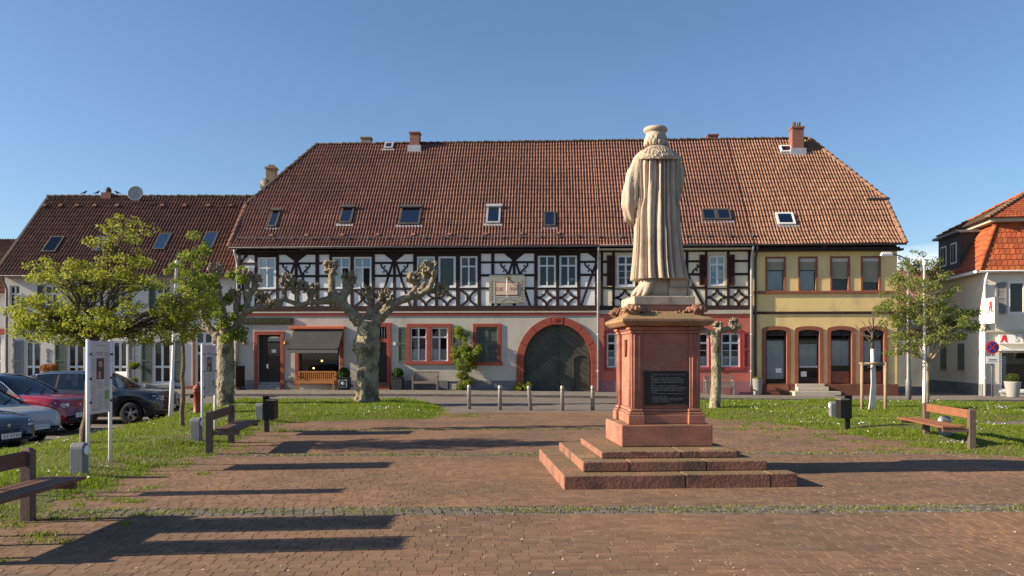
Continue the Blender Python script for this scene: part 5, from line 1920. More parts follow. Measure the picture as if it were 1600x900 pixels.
MB().tube([(xx, y, z - .25), (xx, y - .1, z + .3)], .025, 8).build('dish_mast', 'zinc', hL)
MB().box((160 - 800) * 44.2 / FPX, (175 - 800) * 44.2 / FPX, LR_Y - .2, LR_Y + .3, LR_Z - .2, LR_Z + .22).build('chimney', 'chimney_brick', hL)
MB().lathe([(.12, 0), (.15, .1), (.16, .22), (.1, .30), (.02, .36)], 10, ((168 - 800) * 44.2 / FPX, LR_Y + .05, LR_Z + .2)).build('chimney_cowl', 'ridge_dark', hL, True)

ch = MB().box(-13.72, -13.22, 6.05, 6.55, 7.6, 12.12).box(-13.78, -13.16, 5.99, 6.61, 12.121, 12.22).box(-13.62, -13.32, 6.15, 6.45, 12.221, 12.36).build('chimney', 'chimney_pale', hL)
MB().lathe([(.0, 0), (.16, .02), (.28, .06), (.34, .11)], 18, (0, 0, 0), axis='y').build('satellite_dish', 'gutter_dark', hL, True, loc=(-13.75, 5.7, 11.15), rot=(R(8), 0, R(-20)))

# birds on its ridge
def bird(u, face, lab):
    xb_ = (u - 800) * (LD + LR_Y) / FPX
    b = MB()
    body = [(-.16, 0, .075), (-.09, 0, .10), (0, 0, .125), (.06, 0, .15), (.085, 0, .19), (.11, 0, .205), (.15, 0, .20)]
    b.tube([(p[0] * face, 0, p[2]) for p in body], [.012, .035, .055, .048, .03, .032, .006], 8)
    b.tube([(-.14 * face, 0, .08), (-.24 * face, 0, .05)], [.022, .012], 6)
    b.tube([(.0, .015, .09), (.01 * face, .015, 0)], .006, 4).tube([(.0, -.015, .09), (.01 * face, -.015, 0)], .006, 4)
    o = b.build('bird', 'bird', smooth=True, loc=(xb_, LD + LR_Y, LR_Z + .13))
    tag(o, lab, 'bird', 'birds on the roof ridge')


bird(132, 1, 'small dark bird on the ridge, farthest left of three')
bird(152, 1, 'small dark bird on the ridge, next left of the chimney cowl')
bird(183, -1, 'small dark bird on the ridge between chimney cowl and satellite dish')

# house beyond, at the very left
hF = thing('plastered_house', 'white house at the left edge with red lintel, mostly hidden', 'house', (0, 41.6, 0))
op = [(-28.6, -25.75, .3, 2.75), (-28.4, -27.0, 3.6, 4.9)]
wall(hF, 'front_wall', 'plaster_far', -34, -24.9, -.4, 4.9, 0, op)
b = MB()
b.add([(-24.9, 0, -.4), (-24.9, 7, -.4), (-24.9, 7, 4.9), (-24.9, 0, 4.9)], [(0, 1, 2, 3)])
b.add([(-34, 7, -.4), (-24.9, 7, -.4), (-24.9, 7, 4.9), (-34, 7, 4.9)], [(0, 1, 2, 3)])
b.build('side_wall', 'plaster_far', hF)
fs_ = lambda v: (-.4 + 3.9 * v, 4.85 + 3.2 * v)
roof_tiles(hF, 'roof_tiles', 'tile_left', -34.3, -24.6, fs_, 5.0, lambda v: -34.3, lambda v: -24.6)
MB().grid([[(-34.3, fs_(v)[0], fs_(v)[1] - .03), (-24.6, fs_(v)[0], fs_(v)[1] - .03)] for v in (0, 1)]).grid([[(-34.3, 7 - fs_(v)[0], fs_(v)[1] - .03), (-24.6, 7 - fs_(v)[0], fs_(v)[1] - .03)] for v in (0, 1)], flip=True).build('roof', 'tile_left', hF)
MB().box(-28.7, -25.6, -.06, .02, 2.75, 3.05).build('lintel', 'shutter_red', hF)
window(hF, -28.6, -25.75, .3, 2.75, 0, 'white_paint', 'glass', rows=((.55, 1), (.45, 1)), fw=.1, back='interior_dark')
window(hF, -28.4, -27.0, 3.6, 4.9, 0, 'white_paint', 'glass', back='interior_dark')

# ================================================================ PHARMACY on the right
PH_ROT = R(-9)
hP = thing('corner_house', 'cream corner house with orange mansard roof and pharmacy signs', 'house', (21.7, 38.0, 0), PH_ROT)
PS = FPX / 38.0
PZ = lambda v: (HORIZON - v) / PS + EYE
PX = lambda u: (u - 1537) / PS
PE, PT = 5.55, 8.0                          # eave and mansard top
W_, D_ = 11.0, 7.2
opP = [(PX(1573), PX(1600) + .6, PZ(491), PZ(440)), (PX(1561), PX(1600) + 1.5, PZ(611), PZ(548))]
wall(hP, 'front_wall', 'plaster_pharmacy', 0, W_, -.5, PE + .05, 0, opP)
b = MB()
b.add([(0, 0, -.5), (0, D_, -.5), (0, D_, PE + .05), (0, 0, PE + .05)], [(3, 2, 1, 0)])
b.add([(0, D_, -.5), (W_, D_, -.5), (W_, D_, PE + .05), (0, D_, PE + .05)], [(3, 2, 1, 0)])
b.add([(W_, D_, -.5), (W_, 0, -.5), (W_, 0, PE + .05), (W_, D_, PE + .05)], [(3, 2, 1, 0)])
b.build('side_wall', 'plaster_pharmacy', hP)
MB().box(-.025, .0, -.0, D_, -.5, PZ(600)).box(-.02, PX(1560), -.02, 0, -.5, PZ(600)).build('plinth', 'plinth_grey', hP)
for y0 in (2.2, 4.6):
    MB().box(-.03, .02, y0, y0 + .8, 1.0, 2.3).build('side_window', 'shutter_green', hP)
    MB().box(-.06, .02, y0 - .06, y0 + .86, .92, .99).build('window_sill', 'stone_pale', hP)
# mansard faces: front and left, tiles in courses
IN = 1.0


def course_face(parent, name, m, p00, p10, p01, p11, rows_n, cols_n, lift=.035):
    """flat tiles in broken bond on a quadrilateral face (bottom left, bottom right, top left, top right)"""
    p00, p10, p01, p11 = map(Vector, (p00, p10, p01, p11))
    nrm = (p10 - p00).cross(p01 - p00).normalized()
    V, F = [], []
    for r_ in range(rows_n):
        t0, t1 = r_ / rows_n, min((r_ + 1.08) / rows_n, 1)
        a0, a1 = p00.lerp(p01, t0), p10.lerp(p11, t0)
        c0, c1 = p00.lerp(p01, t1), p10.lerp(p11, t1)
        off = .5 / cols_n if r_ % 2 else 0
        for k in range(-1, cols_n + 1):
            u0, u1 = max(k / cols_n + off, 0), min((k + 1) / cols_n + off, 1)
            if u1 - u0 < .003: continue
            g = .0012
            h = lift + rnd.uniform(-.008, .008)
            o = len(V)
            q = [a0.lerp(a1, u0 + g), a0.lerp(a1, u1 - g), c0.lerp(c1, u1 - g), c0.lerp(c1, u0 + g)]
            V += [q[0] + nrm * h, q[1] + nrm * h, q[2] + nrm * .006, q[3] + nrm * .006, q[0] + nrm * .001, q[1] + nrm * .001]
            F += [(o, o + 1, o + 2, o + 3), (o + 4, o + 5, o + 1, o)]
    o = link(name, np_mesh(name, np.array([tuple(v) for v in V]), np.array(F), m), parent)
    o['kind'] = 'stuff'
    return o


OV = .28
e00, e10 = (-OV, -OV, PE), (W_ + OV, -OV, PE)
t00, t10 = (IN - .05, IN - .05, PT), (W_ - IN, IN - .05, PT)
e01, t01 = (-OV, D_ + OV, PE), (IN - .05, D_ - IN + .05, PT)
MB().add([e00, e10, t10, t00], [(0, 1, 2, 3)]).add([e01, e00, t00, t01], [(0, 1, 2, 3)]).add([(W_ + OV, D_ + OV, PE), e01, t01, (W_ - IN, D_ - IN, PT)], [(0, 1, 2, 3)]) \
    .add([e10, (W_ + OV, D_ + OV, PE), (W_ - IN, D_ - IN, PT), t10], [(0, 1, 2, 3)]).build('mansard', 'tile_orange', hP)
course_face(hP, 'mansard_tiles', 'tile_orange', e00, e10, t00, t10, 9, 46)
course_face(hP, 'mansard_tiles', 'tile_orange', e01, e00, t01, t00, 9, 30)
ridge_caps(hP, 'hip_tiles', e00, t00, 'tile_orange', .3, .11)
MB().box(.55, W_ - .5, .55, D_ - .5, PT - .05, PT + .12).build('cornice', 'stone_pale', hP)
UZ = PT + .12
u0_, u1_ = (.35, .35), (W_ - .3, D_ - .3)
RZ = UZ + .56 * (D_ - .65) / 2
ym = D_ / 2
ra, rb = (.35 + (D_ - .65) / 2, ym, RZ), (W_ - .3 - (D_ - .65) / 2, ym, RZ)
c00, c10, c11, c01 = (.35, .35, UZ), (W_ - .3, .35, UZ), (W_ - .3, D_ - .3, UZ), (.35, D_ - .3, UZ)
MB().add([c00, c10, rb, ra], [(0, 1, 2, 3)]).add([c01, c00, ra], [(0, 1, 2)]).add([c11, c01, ra, rb], [(0, 1, 2, 3)]).add([c10, c11, rb], [(0, 1, 2)]) \
    .add([c00, c10, c11, c01], [(3, 2, 1, 0)]).build('roof', 'tile_brown', hP)
course_face(hP, 'roof_tiles', 'tile_orange', c00, c10, ra, rb, 14, 60, .03)
course_face(hP, 'roof_tiles', 'tile_brown', c01, c00, ra, ra, 14, 34, .03)
ridge_caps(hP, 'hip_tiles', c00, ra, 'tile_mossy', .34, .12)
ridge_caps(hP, 'hip_tiles', c01, ra, 'tile_orange', .34, .12)
ridge_caps(hP, 'ridge_tiles', ra, rb, 'tile_orange', .34, .12)
gutter(hP, -OV, W_, -OV - .07, PE + .02, 'white_metal')
MB().tube([(-OV - .07, -OV, PE), (-OV - .07, D_, PE)], .075, 8).build('side_gutter', 'white_metal', hP, True)
downpipe(hP, .06, -.07, -.25, PE, -OV - .07, 'white_metal')
# slate dormer on the lane side
dm = MB()
dy0, dy1, dx, dz0, dz1 = 2.6, 5.6, -.05, 5.95, 7.75
dm.box(dx, 1.6, dy0, dy1, dz0, dz1)
dm = dm.build('dormer', 'slate', hP)
MB().box(dx - .25, 1.2, dy0 - .2, dy1 + .2, dz1, dz1 + .12).build('dormer_roof', 'zinc', dm)
for y0 in (3.0, 4.4):
    b = MB().box(dx - .05, dx + .02, y0, y0 + .75, 6.3, 7.35)
    o = b.build('dormer_window', 'white_paint', dm)
    for k in (0, 1):
        MB().box(dx - .056, dx - .051, y0 + .07 + k * .34, y0 + .34 + k * .34, 6.38, 7.27).build('pane', 'interior_mid', o)
# front: upper window with louvred shutter, string course, shop window, signs
window(hP, opP[0][0], opP[0][1], opP[0][2], opP[0][3], 0, 'white_paint', 'glass', rows=((1, 1),), cols=2, fw=.10, back='interior_mid', recess=-.02)
shutter(hP, PX(1555.5), PX(1571), PZ(491), PZ(441), -.005, 'pot_grey')
MB().box(PX(1540), W_, -.12, .02, PZ(520), PZ(516.5)).build('string_course', 'stone_pale', hP, bevel=.02)
b = MB().box(PX(1559), W_ - 2, -.14, .0, PZ(537), PZ(523))
sg = b.build('shop_sign', 'sign_white', hP)
text('sign_lettering', 'ST', .44, 'letter_grey', sg, (PX(1589.5), -.15, PZ(530)), extrude=.006, spacing=1.15)


def red_a(parent, x, y, z, s, rot=(R(90), 0, 0)):
    """broken-script letter A of the shop sign"""
    b = MB()
    b.band([(-.50 * s, -.50 * s), (-.30 * s, -.40 * s), (-.12 * s, .10 * s), (.0, .42 * s), (.22 * s, .50 * s)], [.10 * s, .22 * s, .24 * s, .26 * s, .2 * s], -.01, .0)
    b.band([(.16 * s, .50 * s), (.24 * s, .1 * s), (.26 * s, -.28 * s), (.40 * s, -.44 * s), (.52 * s, -.40 * s)], [.22 * s, .28 * s, .28 * s, .22 * s, .08 * s], -.012, .0)
    b.band([(-.34 * s, .44 * s), (-.16 * s, .36 * s), (.1 * s, .46 * s)], [.06 * s, .16 * s, .12 * s], -.008, .0)
    b.band([(-.14 * s, -.06 * s), (.22 * s, -.04 * s)], .13 * s, -.006, .0)
    return b.build('logo', 'pharm_red', parent, loc=(x, y, z))


red_a(sg, PX(1565.5), -.141, PZ(529.5), .31)
bx_ = MB().box(PX(1541), PX(1541) + .14, -1.0, -.12, PZ(506), PZ(467)).build('light_box_sign', 'sign_white', hP)
MB().box(PX(1541) - .01, PX(1541) + .15, -1.03, -1.0, PZ(507), PZ(466)).box(PX(1541) - .01, PX(1541) + .15, -1.0, -.12, PZ(466.9), PZ(466)).box(PX(1541) + .03, PX(1541) + .1, -.14, .0, PZ(490), PZ(482)).build('sign_casing', 'grey_metal', bx_)
lg = red_a(bx_, PX(1541) - .002, -.56, PZ(481), .5)
lg.rotation_euler = (0, 0, R(-90))
# shop front
sf = window(hP, opP[1][0], opP[1][1], opP[1][2], opP[1][3], 0, 'white_paint', 'glass', rows=((1, 1),), cols=2, fw=.10, back='interior_mid', recess=.02)
MB().box(PX(1556), W_ - 2, -.5, .0, PZ(548), PZ(545.5)).build('shop_canopy', 'white_paint', hP)
MB().box(PX(1561), PX(1600) + 1.5, -.08, .1, PZ(613), PZ(610)).build('shop_sill', 'white_paint', hP)
b = MB()
for k in range(14):
    z = PZ(608) + k * .11
    b.box(PX(1562), PX(1573), .16, .3, z, z + .075)
b.build('display_shelf', 'paper_white', hP)
MB().box(PX(1593), PX(1600) + .25, -.55, -.48, PZ(560), PZ(518)).build('hanging_sign', 'plaster_cream', hP)

# a lower house farther down the lane
hR = thing('plastered_house', 'small dark house with red roof at the end of the lane', 'house', (24.0, 52.0, 0))
b = MB()
b.add([(-3, 0, -.4), (4, 0, -.4), (4, 0, 4.6), (-3, 0, 4.6)], [(0, 1, 2, 3)])
b.add([(-3, 7, -.4), (-3, 0, -.4), (-3, 0, 4.6), (-3, 3.5, 7.2), (-3, 7, 4.6)], [(0, 1, 2, 3, 4)])
b.build('wall', 'plaster_grey', hR)
rs = lambda v: (-.4 + 3.9 * v, 4.5 + 2.9 * v)
roof_tiles(hR, 'roof_tiles', 'tile_left', -3.3, 4.2, rs, 4.9, lambda v: -3.3, lambda v: 4.2)
MB().grid([[(-3.3, rs(v)[0], rs(v)[1] - .03), (4.2, rs(v)[0], rs(v)[1] - .03)] for v in (0, 1)]).build('roof', 'tile_left', hR)
window(hR, -2.0, -1.1, 1.2, 2.6, -.06, 'white_paint', 'glass')

# ================================================================ THE MONUMENT
mon = thing('monument', 'sandstone monument on red stepped pedestal, robed figure seen from behind', 'monument', (2.075, 12.107, 0.022), R(4))


def slab(name, x0, x1, y0, y1, z0, z1, m, cuts=(), bevel=.014, gap=.004):
    """course of stone blocks, split along x at the given joints"""
    xs = [x0, *cuts, x1]
    for i in range(len(xs) - 1):
        MB().box(xs[i] + (gap if i else 0), xs[i + 1] - (gap if i < len(xs) - 2 else 0), y0 + rnd.uniform(0, .004), y1, z0, z1 - rnd.uniform(0, .004)).build(name, m, mon, bevel=bevel)


slab('step', -1.525, 1.525, -1.525, 1.525, -.05, .188, 'sandstone_step', (.05, 1.17))
slab('step', -1.235, 1.235, -1.235, 1.235, .189, .323, 'sandstone_step', (-.62, .42))
slab('step', -.935, .935, -.935, .935, .324, .418, 'sandstone_step', (.16,))
PCX, PCY = .10, .18
slab('base_block', PCX - .66, PCX + .66, -.42, .80, .419, .734, 'sandstone_red', bevel=.02)
# paler repair stones let into the steps
MB().box(.50, .80, -.86, -.58, .4185, .4225).build('repair_stone', 'sandstone_cap', mon)
MB().box(-.56, -.36, -.9365, -.86, .405, .4225).build('repair_stone', 'sandstone_cap', mon)
MB().box(-1.2, -.98, -.9, -.5, .3235, .327).build('repair_stone', 'sandstone_cap', mon)


def ring(b, hx, hy, z0, z1, hx1=None, hy1=None):
    b.frustum((PCX, PCY), (hx, hy), (hx1 or hx, hy1 or hy), z0, z1)


def cross_plan(b, hx, hy, pil, rec, z0, z1):
    """plan of the die: four corner piers standing proud of recessed fields"""
    b.box(PCX - hx + rec, PCX + hx - rec, PCY - hy + rec, PCY + hy - rec, z0, z1)
    for sx in (-1, 1):
        for sy in (-1, 1):
            x0, y0 = PCX + sx * hx, PCY + sy * hy
            b.box(x0, x0 - sx * pil, y0, y0 - sy * pil, z0 + .0005, z1 - .0005)


HX, HY = .50, .52
b = MB(); cross_plan(b, HX + .055, HY + .055, .24, .045, .735, .872); b.build('pedestal_plinth', 'sandstone_red', mon, bevel=.012)
b = MB(); cross_plan(b, HX + .040, HY + .040, .22, .045, .873, .905); b.build('pedestal_moulding', 'sandstone_red', mon, bevel=.014)
b = MB(); cross_plan(b, HX + .022, HY + .022, .20, .045, .906, .958); b.build('pedestal_moulding', 'sandstone_red', mon, bevel=.02, seg=3)
b = MB(); cross_plan(b, HX, HY, .155, .045, .959, 2.03)
b.build('pedestal_die', 'sandstone_red', mon, bevel=.008)
b = MB()
for sx in (-1, 1):                    # slender rolls on the corner piers
    for dxx in (.045, .11):
        b.tube([(PCX + sx * (HX - dxx), PCY - HY - .004, .97), (PCX + sx * (HX - dxx), PCY - HY - .004, 2.02)], .012, 6)
for dyy in (.045, .11, .93, .995):
    b.tube([(PCX - HX - .004, PCY - HY + dyy, .97), (PCX - HX - .004, PCY - HY + dyy, 2.02)], .012, 6)
b.build('pier_roll', 'sandstone_red', mon, True)
b = MB(); cross_plan(b, HX + .02, HY + .02, .18, .045, 2.031, 2.075); b.build('pedestal_moulding', 'sandstone_red', mon, bevel=.012)
b = MB(); cross_plan(b, HX + .045, HY + .045, .22, .045, 2.076, 2.135); b.build('pedestal_moulding', 'sandstone_red', mon, bevel=.02, seg=3)
# projecting cap with sloped top
b = MB()
CH = .66
b.frustum((PCX, PCY), (HX + .10, HY + .10), (CH, CH + .02), 2.136, 2.19)
b.frustum((PCX, PCY), (CH, CH + .02), (CH, CH + .02), 2.191, 2.232)
b.frustum((PCX, PCY), (CH, CH + .02), (.43, .45), 2.2325, 2.352)
b.build('pedestal_cap', 'sandstone_cap', mon, bevel=.008)
MB().box(PCX - .42, PCX + .42, PCY - .44, PCY + .44, 2.345, 2.44).build('figure_base', 'sandstone_red', mon, bevel=.012)
MB().box(PCX - .445, PCX + .445, PCY - .46, PCY + .46, 2.441, 2.57).build('figure_base', 'sandstone_beige', mon, bevel=.012)
# carved fruit and rose clusters on the cap corners
for sx in (-1, 1):
    for sy in (-1, 1):
        b = MB()
        cx, cy = PCX + sx * .47, PCY + sy * .48
        b.ball((cx, cy, 2.345), .10, 14, 10, (1.15, 1.0, .8), .5, seed=sx + sy * 3)
        for k in range(34):
            a = k * 2.399
            q = .135 * math.sqrt((k + .5) / 34)
            b.ball((cx + math.cos(a) * q * 1.1, cy + math.sin(a) * q, 2.345 + .085 * math.cos(q / .135 * 1.45)), rnd.uniform(.022, .038), 7, 5, (1.3, .8, 1), .6, seed=k)
        for k in range(7):
            for (ax, ay) in ((sx, 0), (0, sy)):
                b.ball((cx - ax * (.12 + .035 * k) + rnd.uniform(-.02, .02), cy - ay * (.12 + .035 * k) + rnd.uniform(-.02, .02), 2.335 - .004 * k + rnd.uniform(0, .03)), rnd.uniform(.02, .036), 7, 5, lump=.7, seed=k + 20)
        b.build('carved_cluster', 'sandstone_cap' if sx * sy > 0 else 'sandstone_step', mon, True)
# bronze plaque with rows of raised lettering, too fine to read
yp = PCY - HY + .045
pq = MB().box(PCX - .30, PCX + .33, yp - .028, yp - .002, 1.0, 1.492).build('plaque', 'plaque', mon, bevel=.005)
b = MB()
z = 1.462
for row, ac in enumerate(((.02, .98), (.0, .06), (0, .86), (0, .97), (.02, .95), (0, .97), (0, .06), (.02, .8), (0, 1), (0, 1), (0, .92), (.02, .2), (.05, 1), None, (.02, .45),
                              (.06, .95), (.02, .92), (.05, .52), None, (.48, 1.02))):
    z -= .0225
    if ac is None: continue
    a, c = ac
    x = PCX - .215 + a * .5
    xe = PCX - .215 + c * .5
    while x < xe:
        w = rnd.uniform(.004, .010)
        b.box(x, x + w, yp - .031, yp - .0285, z - rnd.uniform(.002, .005), z + rnd.uniform(.002, .005))
        x += w + rnd.choice((.003, .003, .004, .012))
b.build('plaque_lettering', 'plaque_letter', pq)['kind'] = 'stuff'
b = MB()
for row in range(12):                 # worn incised inscription above the plaque
    z = 1.92 - row * .034
    x = PCX - .26
    while x < PCX + .26:
        w = rnd.uniform(.010, .028)
        b.box(x, x + w, yp - .003, yp + .01, z - .008, z + .008)
        x += w + rnd.uniform(.008, .03)
b.build('inscription', 'sandstone_step', mon)
# small shield on the side
xs_ = PCX - HX + .045
MB().prism([(PCY - .04, 1.95), (PCY + .06, 1.95), (PCY + .05, 1.76), (PCY + .01, 1.69), (PCY - .03, 1.76)][::-1], xs_ - .03, xs_ + .01, plane='yz').build('shield', 'plinth_brown', mon)

# ---------------------------------------------------------------- the robed figure
FS = 105.1
FCX, FCY = .125, .19


def lx(u): return (u - 1030) / FS
def lz(v): return (HORIZON - v) / FS + EYE - .022


def interp(tab, z):
    for i in range(len(tab) - 1):
        a, c = tab[i], tab[i + 1]
        if a[0] <= z <= c[0]:
            t = (z - a[0]) / (c[0] - a[0])
            t = t * t * (3 - 2 * t) * .5 + t * .5
            return [a[k] + (c[k] - a[k]) * t for k in range(1, len(a))]
    return list(tab[0][1:] if z < tab[0][0] else tab[-1][1:])


# (height, left, right, half depth)
tab = [(lz(v), lx(a), lx(c), d) for v, a, c, d in ((437, 989, 1074, .36), (425, 990, 1071, .345), (405, 992, 1067, .325), (380, 994, 1064, .31), (345, 995, 1061, .295), (310, 996, 1060, .285),
                                                     (285, 995, 1061, .28), (262, 994, 1063, .27), (250, 995, 1062, .255), (242, 998, 1058, .235), (234, 1005, 1049, .19), (229, 1012, 1043, .15))]
rows_ = []
NT = 520
zlo, zhi = tab[0][0], tab[-1][0]
for i in range(120):
    z = zlo + (zhi - zlo) * i / 119
    a, c, d = interp(tab, z)
    cx, rx = (a + c) / 2, (c - a) / 2
    fade = S(lz(240) - z, 0, .12)
    amp = .105 * fade * (0.8 + .45 * S(lz(300) - z, 0, 1.2))
    rowp = []
    for j in range(NT):
        th = 2 * math.pi * j / NT
        w = th + .16 * math.sin(2 * th + .8) + .07 * math.sin(5 * th + 1.3) + .035 * math.sin(9 * th) + .03 * math.sin(z * 2.2 + th * 3)
        p = abs(math.sin(13 * w)) ** .6
        # shorter pleats that die out at different heights
        p2 = abs(math.sin(26 * w + .7)) * S(z - lz(330 + 34 * math.sin(7 * w)), 0, .25)
        r = 1 + 0
        dxn, dyn = math.cos(th), math.sin(th)
        off = amp * (p - .82) - amp * .45 * p2
        # squarer plan than an ellipse
        e = 1 / (abs(dxn) ** 2.5 + abs(dyn) ** 2.5) ** (1 / 2.5)
        rowp.append((FCX + cx + dxn * (rx * e + off), FCY + dyn * (d * e + off), z))
    rows_.append(rowp)
fig = MB()
fig.grid(rows_, closed=True)
fig.add(rows_[0], [tuple(range(NT - 1, -1, -1))])
fig.add(rows_[-1], [tuple(range(NT))])


def sleeve(path, rad, seed, nfold=7):
    n = 26
    P = []
    k = len(path)
    pts, rr = [], []
    for i in range(40):
        t = i / 39 * (k - 1)
        q = min(int(t), k - 2)
        f = t - q
        f = f * f * (3 - 2 * f) * .4 + f * .6
        pts.append(Vector(path[q]).lerp(Vector(path[q + 1]), f))
        rr.append(rad[q] + (rad[q + 1] - rad[q]) * f)
    rows = []
    u = Vector((0, 1, 0))
    for i, p in enumerate(pts):
        t = (pts[min(i + 1, 39)] - pts[max(i - 1, 0)]).normalized()
        u = (u - t * u.dot(t)).normalized()
        w = t.cross(u)
        row = []
        for j in range(n):
            a = 2 * math.pi * j / n
            fold = .017 * math.sin(6 * a + i * .22 + seed) + .007 * math.sin(i * .6 + 3 * a + seed)
            row.append(p + (u * math.cos(a) + w * math.sin(a)) * (rr[i] + fold * S(i, 2, 12)))
        rows.append(row)
    fig.grid(rows, closed=True)
    fig.add(rows[0], [tuple(range(n - 1, -1, -1))])
    fig.add(rows[-1], [tuple(range(n))])


def fp(u, y, v): return (FCX + lx(u), FCY + y, lz(v))


sleeve([fp(1001, .02, 247), fp(994, .0, 268), fp(988.5, .0, 295), fp(986, .03, 320), fp(989, .10, 337), fp(993, .2, 345)], [.09, .115, .125, .125, .105, .05], 0.3)
sleeve([fp(1057, .02, 247), fp(1059, .03, 266), fp(1059.5, .05, 288), fp(1057, .12, 306), fp(1050, .22, 312)], [.09, .11, .11, .10, .06], 1.7)
# neck and head
fig.tube([fp(1027, .01, 236), fp(1027, .0, 224), fp(1027, .01, 214)], [.13, .115, .12], 16)
fig.ball(fp(1026.5, .03, 214), .155, 20, 14, (1.0, 1.05, 1.12))
fig.ball(fp(1026.5, .19, 217), .03, 8, 6, (.8, 1.2, 1.4))                # nose
fig.ball(fp(1026.5, .13, 224), .075, 10, 8, (1.0, 1.0, .8))               # chin
# lower drapery, sweeping out to the left, and legs
fig.tube([fp(1022, .02, 436), fp(1020, .0, 450), fp(1017, .0, 465)], [.22, .20, .23], 18)
for k, (u1, y1) in enumerate(((986, -.05), (991, -.2), (998, -.27))):
    fig.tube([fp(1010 + k * 3, -.08 - k * .04, 434), fp(1004 + k * 3, -.10 - k * .05, 448), fp(u1 + 6, y1, 458), fp(u1, y1, 464.5)], [.085, .075, .05, .02], 10)
fig.tube([fp(1034, .0, 436), fp(1036, .0, 464)], [.17, .18], 14)
fig.build('robed_figure', 'sandstone_beige', mon, True)

# hair, fur collar, beret and books are carved separately
b = MB()
for k in range(60):
    a = math.pi * (1.0 + k / 30 * .5) + (k % 2) * .1
    a = rnd.uniform(math.pi * .95, math.pi * 2.05)
    zz = rnd.uniform(216.8, 225.5)
    r_ = .150 + .012 * S(zz, 217, 226)
    p = (FCX + lx(1026.5) + math.cos(a) * r_, FCY + .03 + math.sin(a) * r_, lz(zz))
    b.ball(p, rnd.uniform(.020, .032), 8, 6, (1, 1, 1.6), .3, seed=k)
b.build('hair', 'sandstone_beige', mon, True)
b = MB()
ctab = [(lz(252), 993.5, 1064, .315), (lz(247), 992, 1065, .315), (lz(242), 995, 1060.5, .285), (lz(237), 1000, 1054, .25), (lz(233), 1007, 1047, .20), (lz(230.5), 1014, 1041, .15)]
ctab = [(z, lx(a), lx(c), d) for z, a, c, d in ctab]
rows_ = []
NC = 300
for i in range(60):
    z = ctab[0][0] + (ctab[-1][0] - ctab[0][0]) * i / 59
    a, c, d = interp(ctab, z)
    row = []
    for j in range(NC):
        th = 2 * math.pi * j / NC
        sag = .10 * (1 - i / 59) * max(0.0, -math.sin(th)) ** 2 - .03 * (1 - i / 59)
        nz_ = mnoise.noise(Vector((th * 9, z * 16, 1.0))) * .012 + mnoise.noise(Vector((th * 24, z * 52, 4.0))) * .016 + mnoise.noise(Vector((th * 50, z * 100, 9.0))) * .008
        q = 1 if i else .93
        row.append((FCX + (a + c) / 2 + math.cos(th) * ((c - a) / 2 * q + nz_), FCY + math.sin(th) * (d * q + nz_), z - sag * .35))
    rows_.append(row)
b.grid(rows_, closed=True)
b.add(rows_[-1], [tuple(range(NC))])
b.build('fur_collar', 'sandstone_beige', mon, True)
hb = MB()
hc = fp(1026, .03, 0)
hb.lathe([(.14, lz(218)), (.165, lz(217.5)), (.168, lz(216)), (.150, lz(215)), (.138, lz(208)), (.140, lz(206)), (.165, lz(204.5)), (.180, lz(202)), (.178, lz(199.5)), (.155, lz(197.2)), (.08, lz(195.8)), (.01, lz(195.4))],
         28, (hc[0], hc[1], 0))
hb.build('beret', 'sandstone_beige', mon, True)
for (v0, v1, u0, u1) in ((437, 449.3, 1043, 1073.5), (450.6, 464.2, 1041.5, 1072)):
    x0, x1, z0, z1 = FCX + lx(u0), FCX + lx(u1), lz(v1), lz(v0)
    b = MB()
    zc, hh = (z0 + z1) / 2, (z1 - z0) / 2
    b.box(x0, x1 - .02, FCY - .20, FCY + .14, z0 + .014, z1 - .014)
    b.box(x0 - .005, x1 - .01, FCY - .225, FCY + .15, z1 - .0135, z1)
    b.box(x0 - .005, x1 - .01, FCY - .225, FCY + .15, z0, z0 + .0135)
    pts = [(x1 - .012 + math.cos(a) * .05, zc + math.sin(a) * hh) for a in [-math.pi / 2 + math.pi * k / 8 for k in range(9)]]
    b.prism(pts, FCY - .225, FCY + .15)
    b.build('book', 'sandstone_beige', mon)

# ================================================================ STREET FURNITURE
def bench(name, label, near, far, side, wood):
    """plaza bench: two square posts, one back board, four seat slats carried towards `side`"""
    n, f = Vector((*near, 0)), Vector((*far, 0))
    L = (f - n).length
    ang = math.atan2(f.y - n.y, f.x - n.x) - math.pi / 2
    zb = gz(*near) + .03
    t = thing(name, label, 'bench', (near[0], near[1], zb), ang, 'benches facing the monument')
    for y in (0, L):
        p = MB().box(-.055, .055, y - .055, y + .055, -.1, .725).frustum((0, y), (.055, .055), (.025, .025), .725, .755)
        p.build('post', 'post_brown', t, bevel=.006)
        MB().box(side * .055, side * .50, y - .025, y + .025, .33, .395).build('bracket', 'post_brown', t)
    MB().box(side * .02, -side * .018, .056, L - .056, .57, .725).build('back_board', wood, t, bevel=.006)
    for k in range(4):
        x0 = .075 + k * .112
        MB().box(side * x0, side * (x0 + .103), -.02 - (.02 if k else -.09), L + .17, .398 + .0 * k, .437).build('seat_slat', wood, t, bevel=.006)
    return t


bench('plaza_bench', 'dark wooden bench cut off at the left edge, nearest of the benches', (-5.02, 6.70), (-5.02, 8.55), 1, 'bench_wood')
bench('plaza_bench', 'dark wooden bench on the left beside the second notice board', gp(327, 712.5), gp(361.5, 694.5), 1, 'bench_wood')
bench('plaza_bench', 'brown wooden bench on the right with sunlit back board', gp(1518, 706.6), gp(1447, 688.5), -1, 'bench_wood_light')


